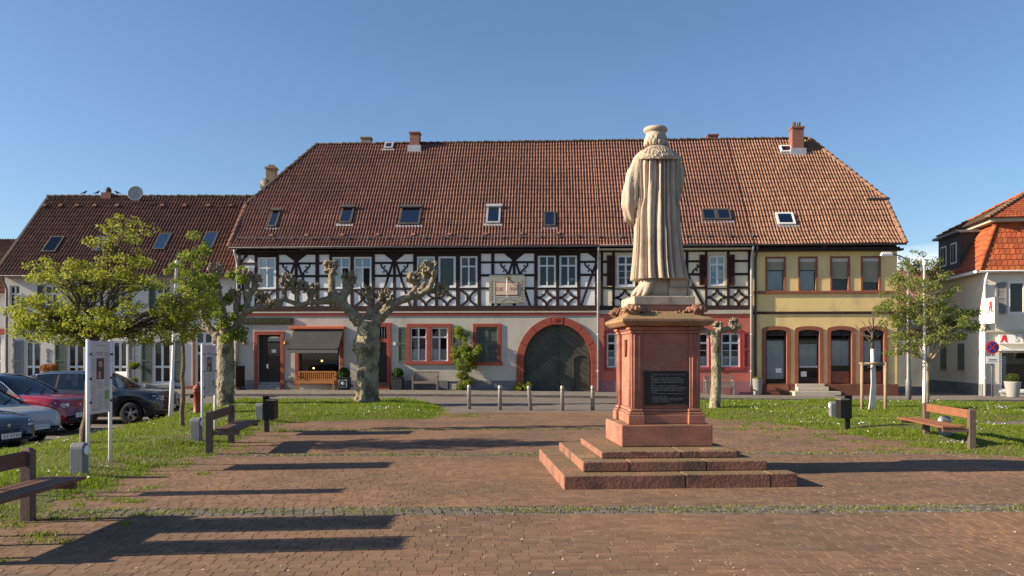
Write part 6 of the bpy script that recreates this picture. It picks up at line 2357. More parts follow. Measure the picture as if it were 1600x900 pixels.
def lamp_bollard(x, y, side, label):
    zb = gz(x, y) + .06
    t = thing('lamp_bollard', label, 'bollard', (x, y, zb), 0, 'grey lamp bollards around the square')
    w, d, h = .088, .085, .47
    prof = [(-d, -.1), (d, -.1), (d, h - d)] + [(d * math.cos(a), h - d + d * math.sin(a)) for a in [math.pi * k / 10 for k in range(1, 10)]] + [(-d, h - d)]
    MB().prism(prof[::-1], -w, w, plane='yz').build('body', 'grey_metal', t, bevel=.008)
    MB().lathe([(.0, 0), (.055, 0), (.072, .012), (.06, .022), (.0, .03)], 18, (side * w * 1.0 if side > 0 else -w, 0, .36), axis='x').build('lamp', 'white_metal', t, True) if side > 0 else \
        MB().lathe([(.0, -.03), (.06, -.022), (.072, -.012), (.055, 0), (.0, 0)], 18, (-w, 0, .36), axis='x').build('lamp', 'white_metal', t, True)
    return t


for px, py, sd, lb in ((124, 744, 1, 'grey lamp bollard in front of the nearest notice board'), (307, 690, 1, 'grey lamp bollard between left bench and hydrant'),
                       (406, 659, 1, 'grey lamp bollard beside the black bin on the left lawn'), (1302, 655, -1, 'grey lamp bollard beside the black bin on the right lawn'),
                       (1476, 687, -1, 'grey lamp bollard behind the right bench')):
    x, y = gp(px, py, .06)
    lamp_bollard(x, y, sd, lb)


def litter_bin(px, py, side, label):
    x, y = gp(px, py, .04)
    t = thing('litter_bin', label, 'litter bin', (x, y, .03), 0, 'black litter bins')
    MB().box(-.045, .045, -.045, .045, -.1, .80).build('post', 'black_metal', t)
    b = MB()
    b.box(-.045 * side, .21 * side, -.15, .15, .28, .72)
    b.box(-.06 * side, .23 * side, -.16, .16, .785, .80)
    b.box(-.05 * side, .0, -.15, .15, .72, .785)
    b.build('hopper', 'black_metal', t, bevel=.02)
    MB().box(.02 * side, .215 * side, -.155, .155, .70, .73).build('rim', 'steel', t)
    return t


litter_bin(417, 674, 1, 'black litter bin on a post, left lawn')
litter_bin(1324, 672, -1, 'black litter bin on a post, right lawn')

# steel posts closing the square to the street
STEEL = ['first steel post from the left, beside the grass', 'second steel post from the left', 'middle one of the five steel posts, leaning slightly',
         'fourth steel post from the left', 'steel post nearest the monument pedestal']
for i, (px, py, lean) in enumerate(((733, 640.5, 0), (781, 642, .5), (829, 642.5, -4), (878.5, 643, 0), (926, 642.5, 0))):
    x, y = gp(px, py)
    t = thing('steel_post', STEEL[i], 'bollard', (x, y, 0.02), 0, 'row of five steel posts')
    t.rotation_euler = (0, R(lean), 0)
    MB().lathe([(.062, -.1), (.062, .74), (.055, .765), (.03, .78), (.0, .783)], 16).build('tube', 'steel', t, True)
    MB().lathe([(.064, .64), (.064, .68)], 16).build('band', 'zinc', t, True)


def notice_board(x, y0, y1, label, seed, group='notice boards'):
    t = thing('notice_board', label, 'notice board', (x, y0, .10), 0, group)
    W = y1 - y0
    r_ = random.Random(seed)
    for yy in (0, W):
        MB().tube([(0, yy, -.2), (0, yy, 1.86)], .028, 10).build('pole', 'white_metal', t, True)
        MB().lathe([(.03, 0), (.026, .012), (.0, .02)], 10, (0, yy, 1.86)).build('pole_cap', 'white_metal', t, True)
        for z in (.93, 1.28, 1.64):
            MB().box(-.02, .045, yy - .03 if yy else yy + .0, yy + .03 if not yy else yy, z, z + .03).build('clamp', 'black_metal', t)
    pn = MB().box(-.006, .016, .035, W - .035, .77, 1.855).build('panel', 'board_panel', t)
    face = .0172

    def rect(a, c, e, f, m, nm, d=0.0):
        # a..c across (0 near edge .. 1 far edge), e..f downwards
        ya, yc = .035 + (W - .07) * a, .035 + (W - .07) * c
        za, zc = 1.855 - 1.085 * f, 1.855 - 1.085 * e
        return MB().box(face + d, face + d + .0012, ya, yc, za, zc).build(nm, m, pn)
    rect(.30, .68, .24, .53, 'print_dark', 'picture')
    rect(.40, .58, .28, .36, 'print_face', 'picture_detail', .0016)
    rect(.38, .52, .42, .52, 'print_face', 'picture_detail', .0016)
    rect(.72, .93, .69, .82, 'print_green', 'map')
    b = MB()
    for k in range(46):
        v = .06 + k * .0195
        for (a, c) in ((.05, .27), (.33, .64), (.70, .95)):
            if (.2 < v < .56 and .3 < a < .6) or (.66 < v < .84 and a > .6) or v < .15 or r_.random() < .12: continue
            ya, yc = .035 + (W - .07) * a, .035 + (W - .07) * (a + (c - a) * r_.uniform(.75, 1))
            z = 1.855 - 1.085 * v
            b.box(face, face + .0008, ya, yc, z - .0035, z + .0035)
    for (a, c, v, h) in ((.3, .8, .055, .012), (.3, .62, .155, .014), (.1, .9, .185, .005), (.12, .42, .94, .012)):
        b.box(face, face + .0009, .035 + (W - .07) * a, .035 + (W - .07) * c, 1.855 - 1.085 * v - h, 1.855 - 1.085 * v)
    b.build('print', 'print_grey', pn)
    return t


notice_board(-6.20, 12.05, 12.72, 'nearest notice board with portrait picture, in front of the cars', 3)
notice_board(-6.52, 17.35, 18.10, 'second notice board, behind the left bench', 5)
notice_board(-5.55, 7.72, 8.38, 'notice board outside the left picture edge, known by its shadow', 9)
notice_board(-5.30, 6.85, 7.35, 'another board outside the left picture edge, known by its shadow', 12)

notice_board(-6.45, 9.82, 10.12, 'narrow board outside the left picture edge, known by its thin shadow', 15)

# hydrant
x, y = gp(308.5, 651)
t = thing('hydrant', 'red hydrant with pale cap on the left lawn', 'hydrant', (x, y, .05))
MB().lathe([(.13, -.1), (.13, .03), (.105, .05), (.10, .62), (.125, .63), (.125, .68), (.11, .70)], 16).build('barrel', 'hydrant_red', t, True)
MB().lathe([(.12, .70), (.13, .74), (.10, .80), (.05, .83), (.04, .90), (.0, .905)], 14).build('bonnet', 'stone_brown', t, True)
for s in (-1, 1):
    MB().lathe([(.05, 0), (.05, .07), (.06, .07), (.06, .11), (.0, .115)], 12, (0, 0, 0), axis='x').build('nozzle', 'black_metal', t, True, loc=(s * .09, 0, .53), rot=(0, 0, 0 if s > 0 else math.pi))

# street lamp on the right
x, y = gp(1419.5, 629)
t = thing('street_lamp', 'tall grey street lamp with pale head at the corner of the yellow house', 'street lamp', (x, y, gz(x, y)))
MB().lathe([(.10, -.1), (.10, .9), (.075, .95), (.06, 3.0), (.05, 5.35), (.0, 5.36)], 14).build('pole', 'zinc', t, True)
MB().tube([(0, 0, 5.25), (-.3, 0, 5.42), (-.62, 0, 5.5)], [.03, .027, .025], 8).build('arm', 'zinc', t, True)
MB().frustum((-.80, 0), (.22, .09), (.16, .07), 5.46, 5.56).frustum((-.80, 0), (.20, .08), (.22, .09), 5.42, 5.459).build('head', 'white_metal', t, bevel=.02)
# slim pale pole beside the right tree and the white pole on the left lawn
x, y = gp(1444.5, 646)
tag(MB().lathe([(.055, -.1), (.055, .9), (.045, .95), (.04, 4.35), (.06, 4.36), (.06, 4.48), (.0, 4.5)], 12).build('slim_pole', 'white_metal', smooth=True, loc=(x, y, .05)), 'slim white pole right beside the trunk of the right tree', 'pole')
x, y = gp(267, 652)
o = MB().lathe([(.065, -.1), (.06, .95), (.045, 1.0), (.04, 4.2), (.075, 4.22), (.02, 4.36), (.0, 4.37)], 12).build('slim_pole', 'white_metal', smooth=True, loc=(x, y, .05), rot=(0, R(2.2), 0))
tag(o, 'white pole leaning slightly on the left lawn before the black car', 'pole')

# ---------------------------------------------------------------- things along the house fronts
def row_pt(u, out=.5):
    """point on the pavement in front of the long row"""
    xl_, yl_ = FX(u), -out
    c, s = math.cos(ROW_ROT), math.sin(ROW_ROT)
    x, y = xl_ * c - yl_ * s, 38.9 + xl_ * s + yl_ * c
    return x, y, gz(x, y) + .1


def garden_bench(u0, u1, label, m, out=.75):
    x, y, z = row_pt((u0 + u1) / 2, out)
    L = (u1 - u0) / US
    t = thing('garden_bench', label, 'bench', (x, y, z), ROW_ROT, 'garden benches along the house fronts')
    h = L / 2
    for s in (-1, 1):
        MB().box(s * h, s * (h - .06), -.25, -.19, 0, .62).build('leg', m, t)
        MB().box(s * h, s * (h - .06), .19, .25, 0, .86).build('leg', m, t)
        MB().box(s * (h + .005), s * (h - .075), -.29, .19, .62, .655).build('armrest', m, t)
    for k in range(5):
        MB().box(-h + .06, h - .06, -.24 + k * .088, -.24 + k * .088 + .07, .40, .425).build('seat_slat', m, t)
    MB().box(-h + .06, h - .06, -.25, -.22, .31, .395).build('apron', m, t)
    MB().box(-h + .06, h - .06, .20, .24, .80, .87).build('top_rail', m, t)
    MB().box(-h + .06, h - .06, .20, .24, .45, .50).build('back_rail', m, t)
    n = int(L / .1)
    for k in range(n):
        xx = -h + .10 + (L - .2) * k / (n - 1)
        MB().box(xx - .022, xx + .022, .21, .23, .5005, .7995).build('back_slat', m, t)
    return t


garden_bench(471, 531, 'orange brown teak bench below the shop awning', 'teak')
garden_bench(648, 688, 'weathered grey bench below the twin window', 'teak_grey', .6)
garden_bench(1098, 1141, 'weathered grey bench before the red ground floor', 'teak_grey', .6)


def leaf_cloud(name, parent, centers, radii, n, size, m, seed=1, loc=(0, 0, 0), shell=False, flat=.0):
    """leaves: small folded kites spread through blobs"""
    g = np.random.default_rng(seed)
    centers = np.asarray(centers, float); radii = np.asarray(radii, float)
    vol = radii.prod(1) ** (2 / 3)
    idx = g.choice(len(centers), n, p=vol / vol.sum())
    d = g.normal(size=(n, 3)); d /= np.linalg.norm(d, axis=1)[:, None]
    rr = g.random(n) ** (.33 if not shell else .12)
    P = centers[idx] + d * radii[idx] * rr[:, None]
    nr = d * .7 + g.normal(size=(n, 3)) * .7 + np.array([0, 0, .35])
    nr /= np.linalg.norm(nr, axis=1)[:, None]
    t = np.cross(nr, g.normal(size=(n, 3)))
    t /= np.linalg.norm(t, axis=1)[:, None]
    bt = np.cross(nr, t)
    s = size * g.uniform(.6, 1.3, n)[:, None]
    a = P - t * s
    c = P + t * s
    l = P + bt * s * .55 + nr * s * .18
    r_ = P - bt * s * .55 + nr * s * .18
    V = np.stack([a, l, c, r_], 1).reshape(-1, 3)
    k = np.arange(n) * 4
    F = np.concatenate([np.stack([k, k + 1, k + 2], 1), np.stack([k, k + 2, k + 3], 1)])
    return link(name, np_mesh(name, V, F, m), parent, loc)


def box_planter(u0, u1, label, pot, out=.55, ball=True, hh=.55, grp='planters along the house fronts', lantern=False):
    x, y, z = row_pt((u0 + u1) / 2, out)
    w = (u1 - u0) / US / 2
    t = thing('planter', label, 'planter', (x, y, z), ROW_ROT, grp)
    MB().frustum((0, 0), (w * .86, w * .86), (w, w), 0, hh).box(-w - .015, w + .015, -w - .015, w + .015, hh, hh + .03).build('pot', pot, t, bevel=.012)
    if lantern:
        b = MB(); frame(b, -w * .7, w * .7, .12, hh - .08, .03, -w - .02, -w + .02); b.build('pot_relief', 'zinc_pale', t)
        MB().lathe([(.05, 0), (.09, .012), (.09, .02), (0, .03)], 12, (0, -w - .02, .3), axis='y').build('pot_relief', 'zinc_pale', t)
    if ball:
        MB().ball((0, 0, hh + w * .75), w * .85, 12, 8, lump=.2).build('branches', 'soil_dark', t)
        leaf_cloud('foliage', t, [(0, 0, hh + w * .8)], [(w * 1.05, w * 1.05, w * 1.0)], 1500, .035, 'leaf_box', int(u0), shell=True)
    return t


box_planter(533.5, 551.5, 'dark planter with round clipped box, right of the teak bench', 'pot_dark', lantern=True)
box_planter(616, 633.5, 'dark planter with round clipped box, left of the grey bench', 'pot_dark')
x, y, z = row_pt(1179.5, .5)
t = thing('planter', 'tall grey pot between the red and the yellow house', 'planter', (x, y, z), ROW_ROT, 'planters along the house fronts')
MB().lathe([(.16, 0), (.18, .05), (.24, .72), (.25, .74), (.23, .74), (.21, .66), (.0, .66)], 18).build('pot', 'pot_grey', t, True)
leaf_cloud('foliage', t, [(0, 0, .74)], [(.18, .18, .09)], 260, .04, 'leaf_mid', 3)
# standing sign by the shop door, wall sign with lettering
x, y, z = row_pt(386, .9)
t = thing('standing_sign', 'narrow dark standing sign left of the shop door', 'sign', (x, y, z), ROW_ROT + R(68))
MB().box(-.30, .30, -.03, .03, .12, 1.12).build('panel', 'door_dark', t, bevel=.01)
MB().lathe([(.30, 0), (.30, .04), (.06, .08), (.03, .13)], 16).build('foot', 'black_metal', t, True)
sg = thing('shop_sign', 'long dark green sign board above the shop door', 'sign', ROW_LOC, ROW_ROT)
MB().box(FX(380), FX(459), GY - .10, GY - .005, FZ(506.5), FZ(496)).build('board', 'sign_green', sg, bevel=.008)
b = MB()
for k in range(13):                       # dim raised letters, not legible
    u = 386 + k * 5.4
    for q in range(3):
        b.box(FX(u + q * 1.5), FX(u + q * 1.5 + .7), GY - .108, GY - .1, FZ(504.3), FZ(498.3))
    b.box(FX(u), FX(u + 3.6), GY - .108, GY - .1, FZ(499 + (k % 3) * 2), FZ(498.3 + (k % 3) * 2))
b.build('lettering', 'sign_letter', sg)

# pharmacy forecourt: pot with clipped ball, no-stopping sign
t = thing('planter', 'pale round pot with clipped ball before the pharmacy', 'planter', (22.35, 36.8, gz(22.35, 36.8) + .1))
MB().lathe([(.22, 0), (.24, .03), (.34, .66), (.36, .70), (.33, .70), (.31, .6), (0, .6)], 20).build('pot', 'pot_white', t, True)
MB().ball((0, 0, .80), .26, 14, 9, (1.1, 1.1, .8), .15).build('branches', 'soil_dark', t)
leaf_cloud('foliage', t, [(0, 0, .80)], [(.33, .33, .26)], 1500, .035, 'leaf_dark', 8, shell=True)
t = thing('traffic_sign', 'round blue and red no stopping sign on a pole before the pharmacy', 'traffic sign', (21.6, 37.1, gz(21.6, 37.1) + .1), R(-4))
MB().tube([(0, 0, -.1), (0, 0, 2.5)], .03, 10).build('pole', 'zinc', t, True)
MB().lathe([(0, -.02), (.29, -.02), (.29, .0), (0, .0)], 28, (0, -.04, 2.22), axis='y').build('disc', 'sign_ring', t)
MB().lathe([(0, -.006), (.225, -.006), (.225, .0), (0, .0)], 28, (0, -.062, 2.22), axis='y').build('field', 'sign_blue', t)
b = MB().bar((-.155, 2.065), (.155, 2.375), .055, -.078, -.070).bar((-.155, 2.375), (.155, 2.065), .055, -.082, -.074)
b.build('cross', 'sign_ring', t)
MB().box(-.28, .28, -.06, -.045, 1.50, 1.83).build('plate', 'sign_white', t)
MB().box(-.16, .16, -.064, -.061, 1.64, 1.69).box(-.2, .2, -.064, -.061, 1.57, 1.59).build('plate_print', 'letter_dark', t)
# hairdresser's frontage: price board, baskets, flower tub
t = thing('price_board', 'white price board leaning behind the black car', 'sign', (LX(198) + .2, LD - 1.2, .1), R(-8))
MB().add([(-.30, 0, .05), (.30, 0, .05), (.30, .18, .85), (-.30, .18, .85), (-.30, .03, .05), (.30, .03, .05), (.30, .21, .85), (-.30, .21, .85)],
         [(0, 1, 2, 3), (7, 6, 5, 4), (0, 3, 7, 4), (1, 5, 6, 2), (3, 2, 6, 7)]).build('panel', 'paper_white', t)
MB().tube([(-.25, .05, .1), (-.25, .5, 0)], .015, 6).tube([(.25, .05, .1), (.25, .5, 0)], .015, 6).build('stand', 'black_metal', t)
t = thing('hanging_basket', 'green hanging basket between the hairdresser doors', 'planter', (LX(214), LD - .3, LZ(573)))
MB().lathe([(.02, -.14), (.16, -.06), (.2, .02), (.18, .02)], 14).tube([(0, .3, .5), (0, 0, .5), (0, 0, .02)], .01, 5).build('basket', 'soil_dark', t)
leaf_cloud('foliage', t, [(0, 0, .08)], [(.27, .24, .15)], 700, .04, 'leaf_mid', 5)
t = thing('planter', 'small green potted plant on the hairdresser step', 'planter', (LX(216), LD - .5, .1))
MB().lathe([(.12, 0), (.17, .26), (.15, .26)], 14).build('pot', 'stone_brown', t)
leaf_cloud('foliage', t, [(0, 0, .38)], [(.22, .2, .18)], 600, .04, 'leaf_mid', 6)
t = thing('planter', 'orange blossoming tub before the hairdresser, above the black car', 'planter', (LX(91), LD - .8, .1))
MB().lathe([(.2, 0), (.26, .75), (.23, .75)], 14).build('pot', 'pot_grey', t)
leaf_cloud('foliage', t, [(-.15, 0, 1.0), (.18, 0, 1.05)], [(.28, .25, .22), (.26, .25, .2)], 1300, .04, 'leaf_orange', 7)

# ================================================================ TREES AND PLANTS
def limb(b, p0, p1, r0, r1, sag=.0, n=7, wig=.04, sides=7):
    p0, p1 = Vector(p0), Vector(p1)
    pts, rr = [], []
    L = (p1 - p0).length
    for i in range(n + 1):
        t = i / n
        p = p0.lerp(p1, t) + Vector((rnd.uniform(-1, 1), rnd.uniform(-1, 1), rnd.uniform(-1, 1))) * wig * L * math.sin(math.pi * t)
        p.z += sag * L * math.sin(math.pi * t)
        pts.append(p); rr.append(r0 + (r1 - r0) * t)
    b.tube(pts, rr, sides)
    return pts


def leafy_tree(label, px, py, zg, trunk_r, fork_v, blobs, leaves, size, m, bark, lean_px=0, group=None, clump=.24, nclump=None, name='street_tree', seed=1, depth=1.0):
    """blobs: (u, v, ru, rv, weight) of crown masses in survey units at the trunk's distance"""
    x, y = gp(px, py, zg)
    s = FPX / y
    to = lambda u, v: ((u - px) / s, (HORIZON - v) / s + EYE - zg)
    t = thing(name, label, 'tree', (x, y, zg), 0, group)
    g = random.Random(seed)
    fx, fz = to(px + lean_px, fork_v)
    b = MB()
    n = 9
    pts = [(fx * (i / n) + g.uniform(-.02, .02) * (0 < i < n), g.uniform(-.02, .02) * (0 < i < n), -.1 + (fz + .1) * i / n) for i in range(n + 1)]
    b.tube(pts, [trunk_r * (1.35 if i == 0 else 1.0) * (1 - .35 * i / n) for i in range(n + 1)], 10, jitter=.06)
    cs, rs = [], []
    for (u, v, ru, rv, wgt) in blobs:
        cx, cz = to(u, v)
        rx, rz = ru / s, rv / s
        ry = rx * depth
        # main limb into the mass, twigs to its clumps
        mid = limb(b, (fx * .98, 0, fz - .05), (cx * .8 + fx * .2, g.uniform(-.15, .15), cz - rz * .1), trunk_r * .5, trunk_r * .14, .06)
        k = int(wgt)
        for _ in range(k):
            while True:
                d = Vector((g.uniform(-1, 1), g.uniform(-1, 1), g.uniform(-1, 1)))
                if .25 < d.length < 1: break
            p = Vector((cx + d.x * rx, d.y * ry, cz + d.z * rz))
            q = mid[g.randrange(3, len(mid))]
            limb(b, q, p, trunk_r * .13, trunk_r * .035, .04, 4, .06, 5)
            r0 = clump * g.uniform(.6, 1.25)
            cs.append(tuple(p)); rs.append((r0 * 1.15, r0 * 1.1, r0 * .72))
    b.build('trunk', bark, t, True)
    leaf_cloud('crown', t, cs, rs, leaves, size, m, seed)
    return t


leafy_tree('spreading young tree with yellow green leaves left of the nearest notice board', 131, 698, .05, .09, 545,
           [(62, 495, 58, 32, 60), (135, 440, 84, 30, 56), (120, 508, 104, 30, 80), (235, 502, 92, 36, 80), (210, 430, 66, 26, 26), (192, 372, 50, 42, 22), (300, 470, 38, 34, 18), (90, 420, 48, 18, 12)],
           18500, .030, 'leaf_spring', 'bark', lean_px=14, seed=4, clump=.145)
leafy_tree('slim upright tree with thin trunk in front of the hairdresser door', 285, 668, .1, .055, 520,
           [(290, 485, 40, 30, 22), (298, 430, 36, 38, 22), (305, 385, 22, 22, 8), (250, 505, 30, 20, 8)], 6000, .032, 'leaf_mid', 'bark', lean_px=2, seed=9, clump=.15)
leafy_tree('round leafy young tree on the right lawn beside the slim pole', 1449, 640, .1, .075, 565,
           [(1448, 505, 68, 42, 84), (1440, 450, 52, 44, 60), (1436, 408, 26, 28, 16), (1495, 500, 42, 26, 24), (1395, 480, 30, 44, 26), (1526, 512, 14, 8, 5), (1410, 545, 32, 14, 9)],
           12500, .038, 'leaf_olive', 'stake_wood', seed=6, clump=.165)


# pollarded planes
def pollard(label, px, py, zg, arms, trunk, leaves=0, seed=1, voxel=.03, leaf_blobs=(), knob_r=.13):
    """arms: list of polylines of (u, v, depth, radius); each ends in a fist of knuckles"""
    x, y = gp(px, py, zg)
    s = FPX / y
    to = lambda u, v, d=0.0: ((u - px) / s, d, (HORIZON - v) / s + EYE - zg)
    t = thing('plane_tree', label, 'tree', (x, y, zg), 0, 'pollarded plane trees')
    g = random.Random(seed)
    b = MB()
    def dense(poly, rough=.13, slim=.74):
        pts, rr = [], []
        for i in range(len(poly) - 1):
            a, c = poly[i], poly[i + 1]
            for k in range(5):
                f = k / 5
                pts.append(to(a[0] + (c[0] - a[0]) * f, a[1] + (c[1] - a[1]) * f, a[2] + (c[2] - a[2]) * f))
                rr.append((a[3] + (c[3] - a[3]) * f) * g.uniform(1 - rough, 1 + rough) * slim)
        a = poly[-1]
        pts.append(to(a[0], a[1], a[2])); rr.append(a[3])
        return pts, rr
    pts, rr = dense(trunk, .03, 1.0)
    b.tube(pts, rr, 20, jitter=.03)
    for k in range(14):
        i = g.randrange(2, len(pts)); a = g.uniform(0, 6.28)
        b.ball(Vector(pts[i]) + Vector((math.cos(a), math.sin(a), 0)) * rr[i] * .92, rr[i] * g.uniform(.12, .28), 8, 6, (1, 1, 1.3), .5, seed=k)
    b.build('trunk', 'bark_plane', t, True, remesh=voxel)
    b = MB()
    for poly in arms:
        pts, rr = dense(poly)
        b.tube(pts, rr, 10, jitter=.10)
        # knuckles along the outer half and a fist at the end
        n = len(pts)
        for i in range(n // 2, n):
            if g.random() < .55:
                p = Vector(pts[i]) + Vector((g.uniform(-1, 1), g.uniform(-1, 1), g.uniform(.1, 1))) * rr[i] * .9
                b.ball(p, rr[i] * g.uniform(.5, .8), 8, 6, lump=.5, seed=g.random() * 9)
        end = Vector(pts[-1])
        for k in range(22):
            p = end + Vector((g.uniform(-1, 1), g.uniform(-.8, .8), g.uniform(-.9, 1.1))) * knob_r * 1.15
            b.ball(p, knob_r * g.uniform(.22, .50), 7, 5, lump=.8, seed=k + seed * 7)
        for k in range(26):
            d = Vector((g.uniform(-1, 1), g.uniform(-.8, .8), g.uniform(-.3, 1))).normalized()
            p = end + d * knob_r * g.uniform(.8, 1.25)
            b.tube([p, p + d * knob_r * .4, p + (d + Vector((0, 0, .4))) * knob_r * g.uniform(.5, .8)], [knob_r * .22, knob_r * .19, knob_r * .12], 5)
    b.build('limbs', 'bark_limb', t, True, remesh=voxel)
    if leaves:
        cs, rs = [], []
        for (u, v, ru, rv, k) in leaf_blobs:
            for _ in range(k):
                q = to(u + g.uniform(-1, 1) * ru, v + g.uniform(-1, 1) * rv, g.uniform(-.5, .5))
                cs.append(q); rs.append((.2, .2, .16))
        leaf_cloud('crown', t, cs, rs, leaves, .07, 'leaf_mid', seed)
    return t


pollard('big knobbly pollarded plane tree before the twin window, bare arms spread wide', 573, 629, .1,
        [[(563, 505, 0, .30), (548, 487, -.1, .24), (532, 470, -.1, .26), (520, 460, -.1, .20), (519, 438, -.1, .14), (518, 420, -.1, .10)],
         [(532, 470, -.1, .26), (541, 452, .1, .2), (541, 440, .1, .14), (545, 434, .1, .1)],
         [(528, 468, -.1, .24), (505, 471, -.2, .15), (485, 474, -.3, .13), (470, 480, -.35, .12), (468, 464, -.35, .11), (470, 452, -.35, .1)],
         [(485, 474, -.3, .13), (492, 462, -.3, .12), (490, 455, -.3, .1)],
         [(470, 477, -.3, .13), (452, 470, -.4, .10), (448, 456, -.4, .10), (455, 442, -.4, .1)],
         [(448, 470, -.4, .10), (432, 474, -.4, .09), (415, 470, -.4, .08)],
         [(585, 505, 0, .30), (600, 490, 0, .24), (618, 473, 0, .2), (640, 464, 0, .2), (655, 460, .1, .16), (664, 440, .1, .12), (664, 424, .1, .11)],
         [(655, 460, .1, .16), (672, 450, 0, .14), (680, 425, 0, .12), (672, 418, 0, .12)],
         [(640, 464, 0, .18), (652, 445, .2, .11), (644, 436, .2, .1)],
         [(660, 456, .1, .15), (678, 454, .2, .12), (690, 453, .2, .09)],
         [(575, 500, .1, .22), (577, 484, .1, .16), (578, 470, .1, .12), (572, 458, .1, .1)],
         [(580, 495, .1, .2), (590, 475, .2, .13), (597, 466, .2, .1)],
         [(600, 488, 0, .16), (606, 472, -.1, .10), (604, 464, -.1, .09)]],
        [(574, 634, 0, .50), (574, 622, 0, .41), (574, 600, 0, .37), (575, 570, 0, .36), (575, 553, 0, .40), (573, 543, 0, .48), (574, 530, 0, .40), (575, 512, 0, .37), (576, 502, 0, .32)],
        seed=3, voxel=.018, knob_r=.175)
pollard('pollarded plane tree at the left corner of the long house, leaves among its arms', 352, 632, .1,
        [[(345, 530, 0, .22), (328, 515, 0, .18), (318, 500, .1, .15), (315, 480, .1, .13)],
         [(352, 525, 0, .22), (352, 500, -.1, .18), (345, 470, -.1, .15), (340, 440, -.1, .14), (338, 422, -.1, .13)],
         [(358, 528, 0, .22), (372, 505, 0, .17), (382, 490, 0, .15), (388, 470, 0, .14), (385, 445, 0, .14), (384, 432, 0, .13)],
         [(382, 490, 0, .15), (398, 482, -.1, .12), (415, 481, -.2, .11), (430, 478, -.2, .09)],
         [(386, 468, 0, .13), (396, 452, .1, .12), (396, 438, .1, .12)],
         [(345, 470, -.1, .14), (332, 455, -.1, .12), (326, 440, -.1, .11)],
         [(370, 510, 0, .16), (366, 480, .2, .12), (364, 462, .2, .11)]],
        [(350, 640, 0, .36), (351, 622, 0, .30), (352, 580, 0, .28), (352, 545, 0, .28), (352, 525, 0, .26)], leaves=2600, seed=5, voxel=.018, knob_r=.155,
        leaf_blobs=((335, 475, 26, 40, 16), (372, 500, 22, 30, 8), (310, 460, 26, 30, 9), (365, 440, 22, 20, 4)))
pollard('small pollarded plane tree with T shaped top right of the pedestal', 1118, 639, .1,
        [[(1117, 530, 0, .14), (1112, 521, 0, .13), (1100, 516, 0, .12), (1088, 512, 0, .11), (1080, 506, 0, .09)],
         [(1118, 526, 0, .14), (1122, 517, 0, .12), (1134, 515, 0, .11), (1142, 512, 0, .10), (1146, 506, 0, .09)],
         [(1122, 518, 0, .11), (1122, 511, 0, .08)],
         [(1140, 514, 0, .10), (1151, 514, 0, .08)]],
        [(1117, 646, 0, .20), (1117, 630, 0, .165), (1119, 600, 0, .15), (1119, 560, 0, .15), (1118, 528, 0, .145)], seed=8, voxel=.02, knob_r=.11)

# newly planted tree: whitened trunk, two stakes and a cross bar
x, y = gp(1361, 642, .1)
s = FPX / y
t = thing('young_tree', 'newly planted bare tree with white trunk between two stakes', 'tree', (x, y, .1))
to = lambda u, v, d=0.0: ((u - 1361) / s, d, (HORIZON - v) / s + EYE - .1)
MB().tube([to(1361, 650), to(1363, 630), to(1365, 600), to(1364, 570), to(1363, 545)], [.11, .085, .075, .065, .05], 10).build('trunk', 'bark_white', t, True)
b = MB().tube([to(1363, 546), to(1363, 525), to(1364, 505), to(1363, 483)], [.05, .036, .024, .010], 7)
for (v0, u1, v1, d) in ((538, 1345, 518, .1), (536, 1332, 508, -.2), (530, 1382, 505, .1), (522, 1376, 498, -.1), (525, 1350, 500, .2), (515, 1372, 486, .1), (520, 1352, 494, -.2), (534, 1384, 520, .2), (528, 1340, 520, .3)):
    limb(b, to(1363, v0), to(u1, v1, d), .022, .006, .05, 5, .05, 5)
b.build('branches', 'bark', t, True)
for u in (1344.5, 1381):
    MB().tube([to(u, 652, -.1), to(u, 566, -.1)], .045, 9).build('stake', 'stake_wood', t, True)
MB().tube([to(1341, 568, -.1), to(1384, 568, -.1)], .035, 8).build('cross_bar', 'stake_wood', t, True)
b = MB().tube([to(1352, 574, -.08), to(1363, 574, .1), to(1374, 574, -.08)], .02, 6)
b.build('tree_tie', 'black_metal', t)


# climbers and shrubs on the fronts
def shrub(label, blobs, leaves, size, m, out, name='shrub', seed=1, stems=5, u0=None, flat=.5):
    u0 = u0 or blobs[0][0]
    x, y, z = row_pt(u0, out)
    t = thing(name, label, 'shrub', (x, y, z), ROW_ROT)
    g = random.Random(seed)
    cs, rs = [], []
    b = MB()
    for (u, v, ru, rv, k) in blobs:
        for _ in range(k):
            p = ((u + g.uniform(-1, 1) * ru - u0) / US, g.uniform(-flat, flat) * .6, FZ(v + g.uniform(-1, 1) * rv) - z)
            cs.append(p); r0 = g.uniform(.12, .24); rs.append((r0, r0, r0 * .85))
    for k in range(stems):
        q = cs[g.randrange(len(cs))]
        limb(b, (g.uniform(-.12, .12), 0, 0), q, .025, .008, .03, 6, .05, 5)
    b.build('stems', 'bark', t, True)
    leaf_cloud('crown', t, cs, rs, leaves, size, m, seed)
    return t


shrub('tall green climbing shrub between the twin window and the closed shutters', [(726, 590, 12, 16, 14), (728, 560, 17, 16, 20), (738, 548, 17, 10, 10), (722, 535, 10, 14, 9), (720, 515, 5, 10, 5)], 6500, .046,
      'leaf_mid', .45, 'climbing_shrub', 3, 8, 726)
shrub('small leafy plant at the left foot of the arched gate', [(818, 605, 10, 7, 9)], 600, .06, 'leaf_spring', .35, seed=6, u0=818, flat=.3)
shrub('ivy climbing the left corner of the long house', [(362, 560, 9, 28, 18), (364, 595, 10, 14, 9)], 4200, .048, 'leaf_mid', .3, 'ivy', 7, 5, 363, .25)

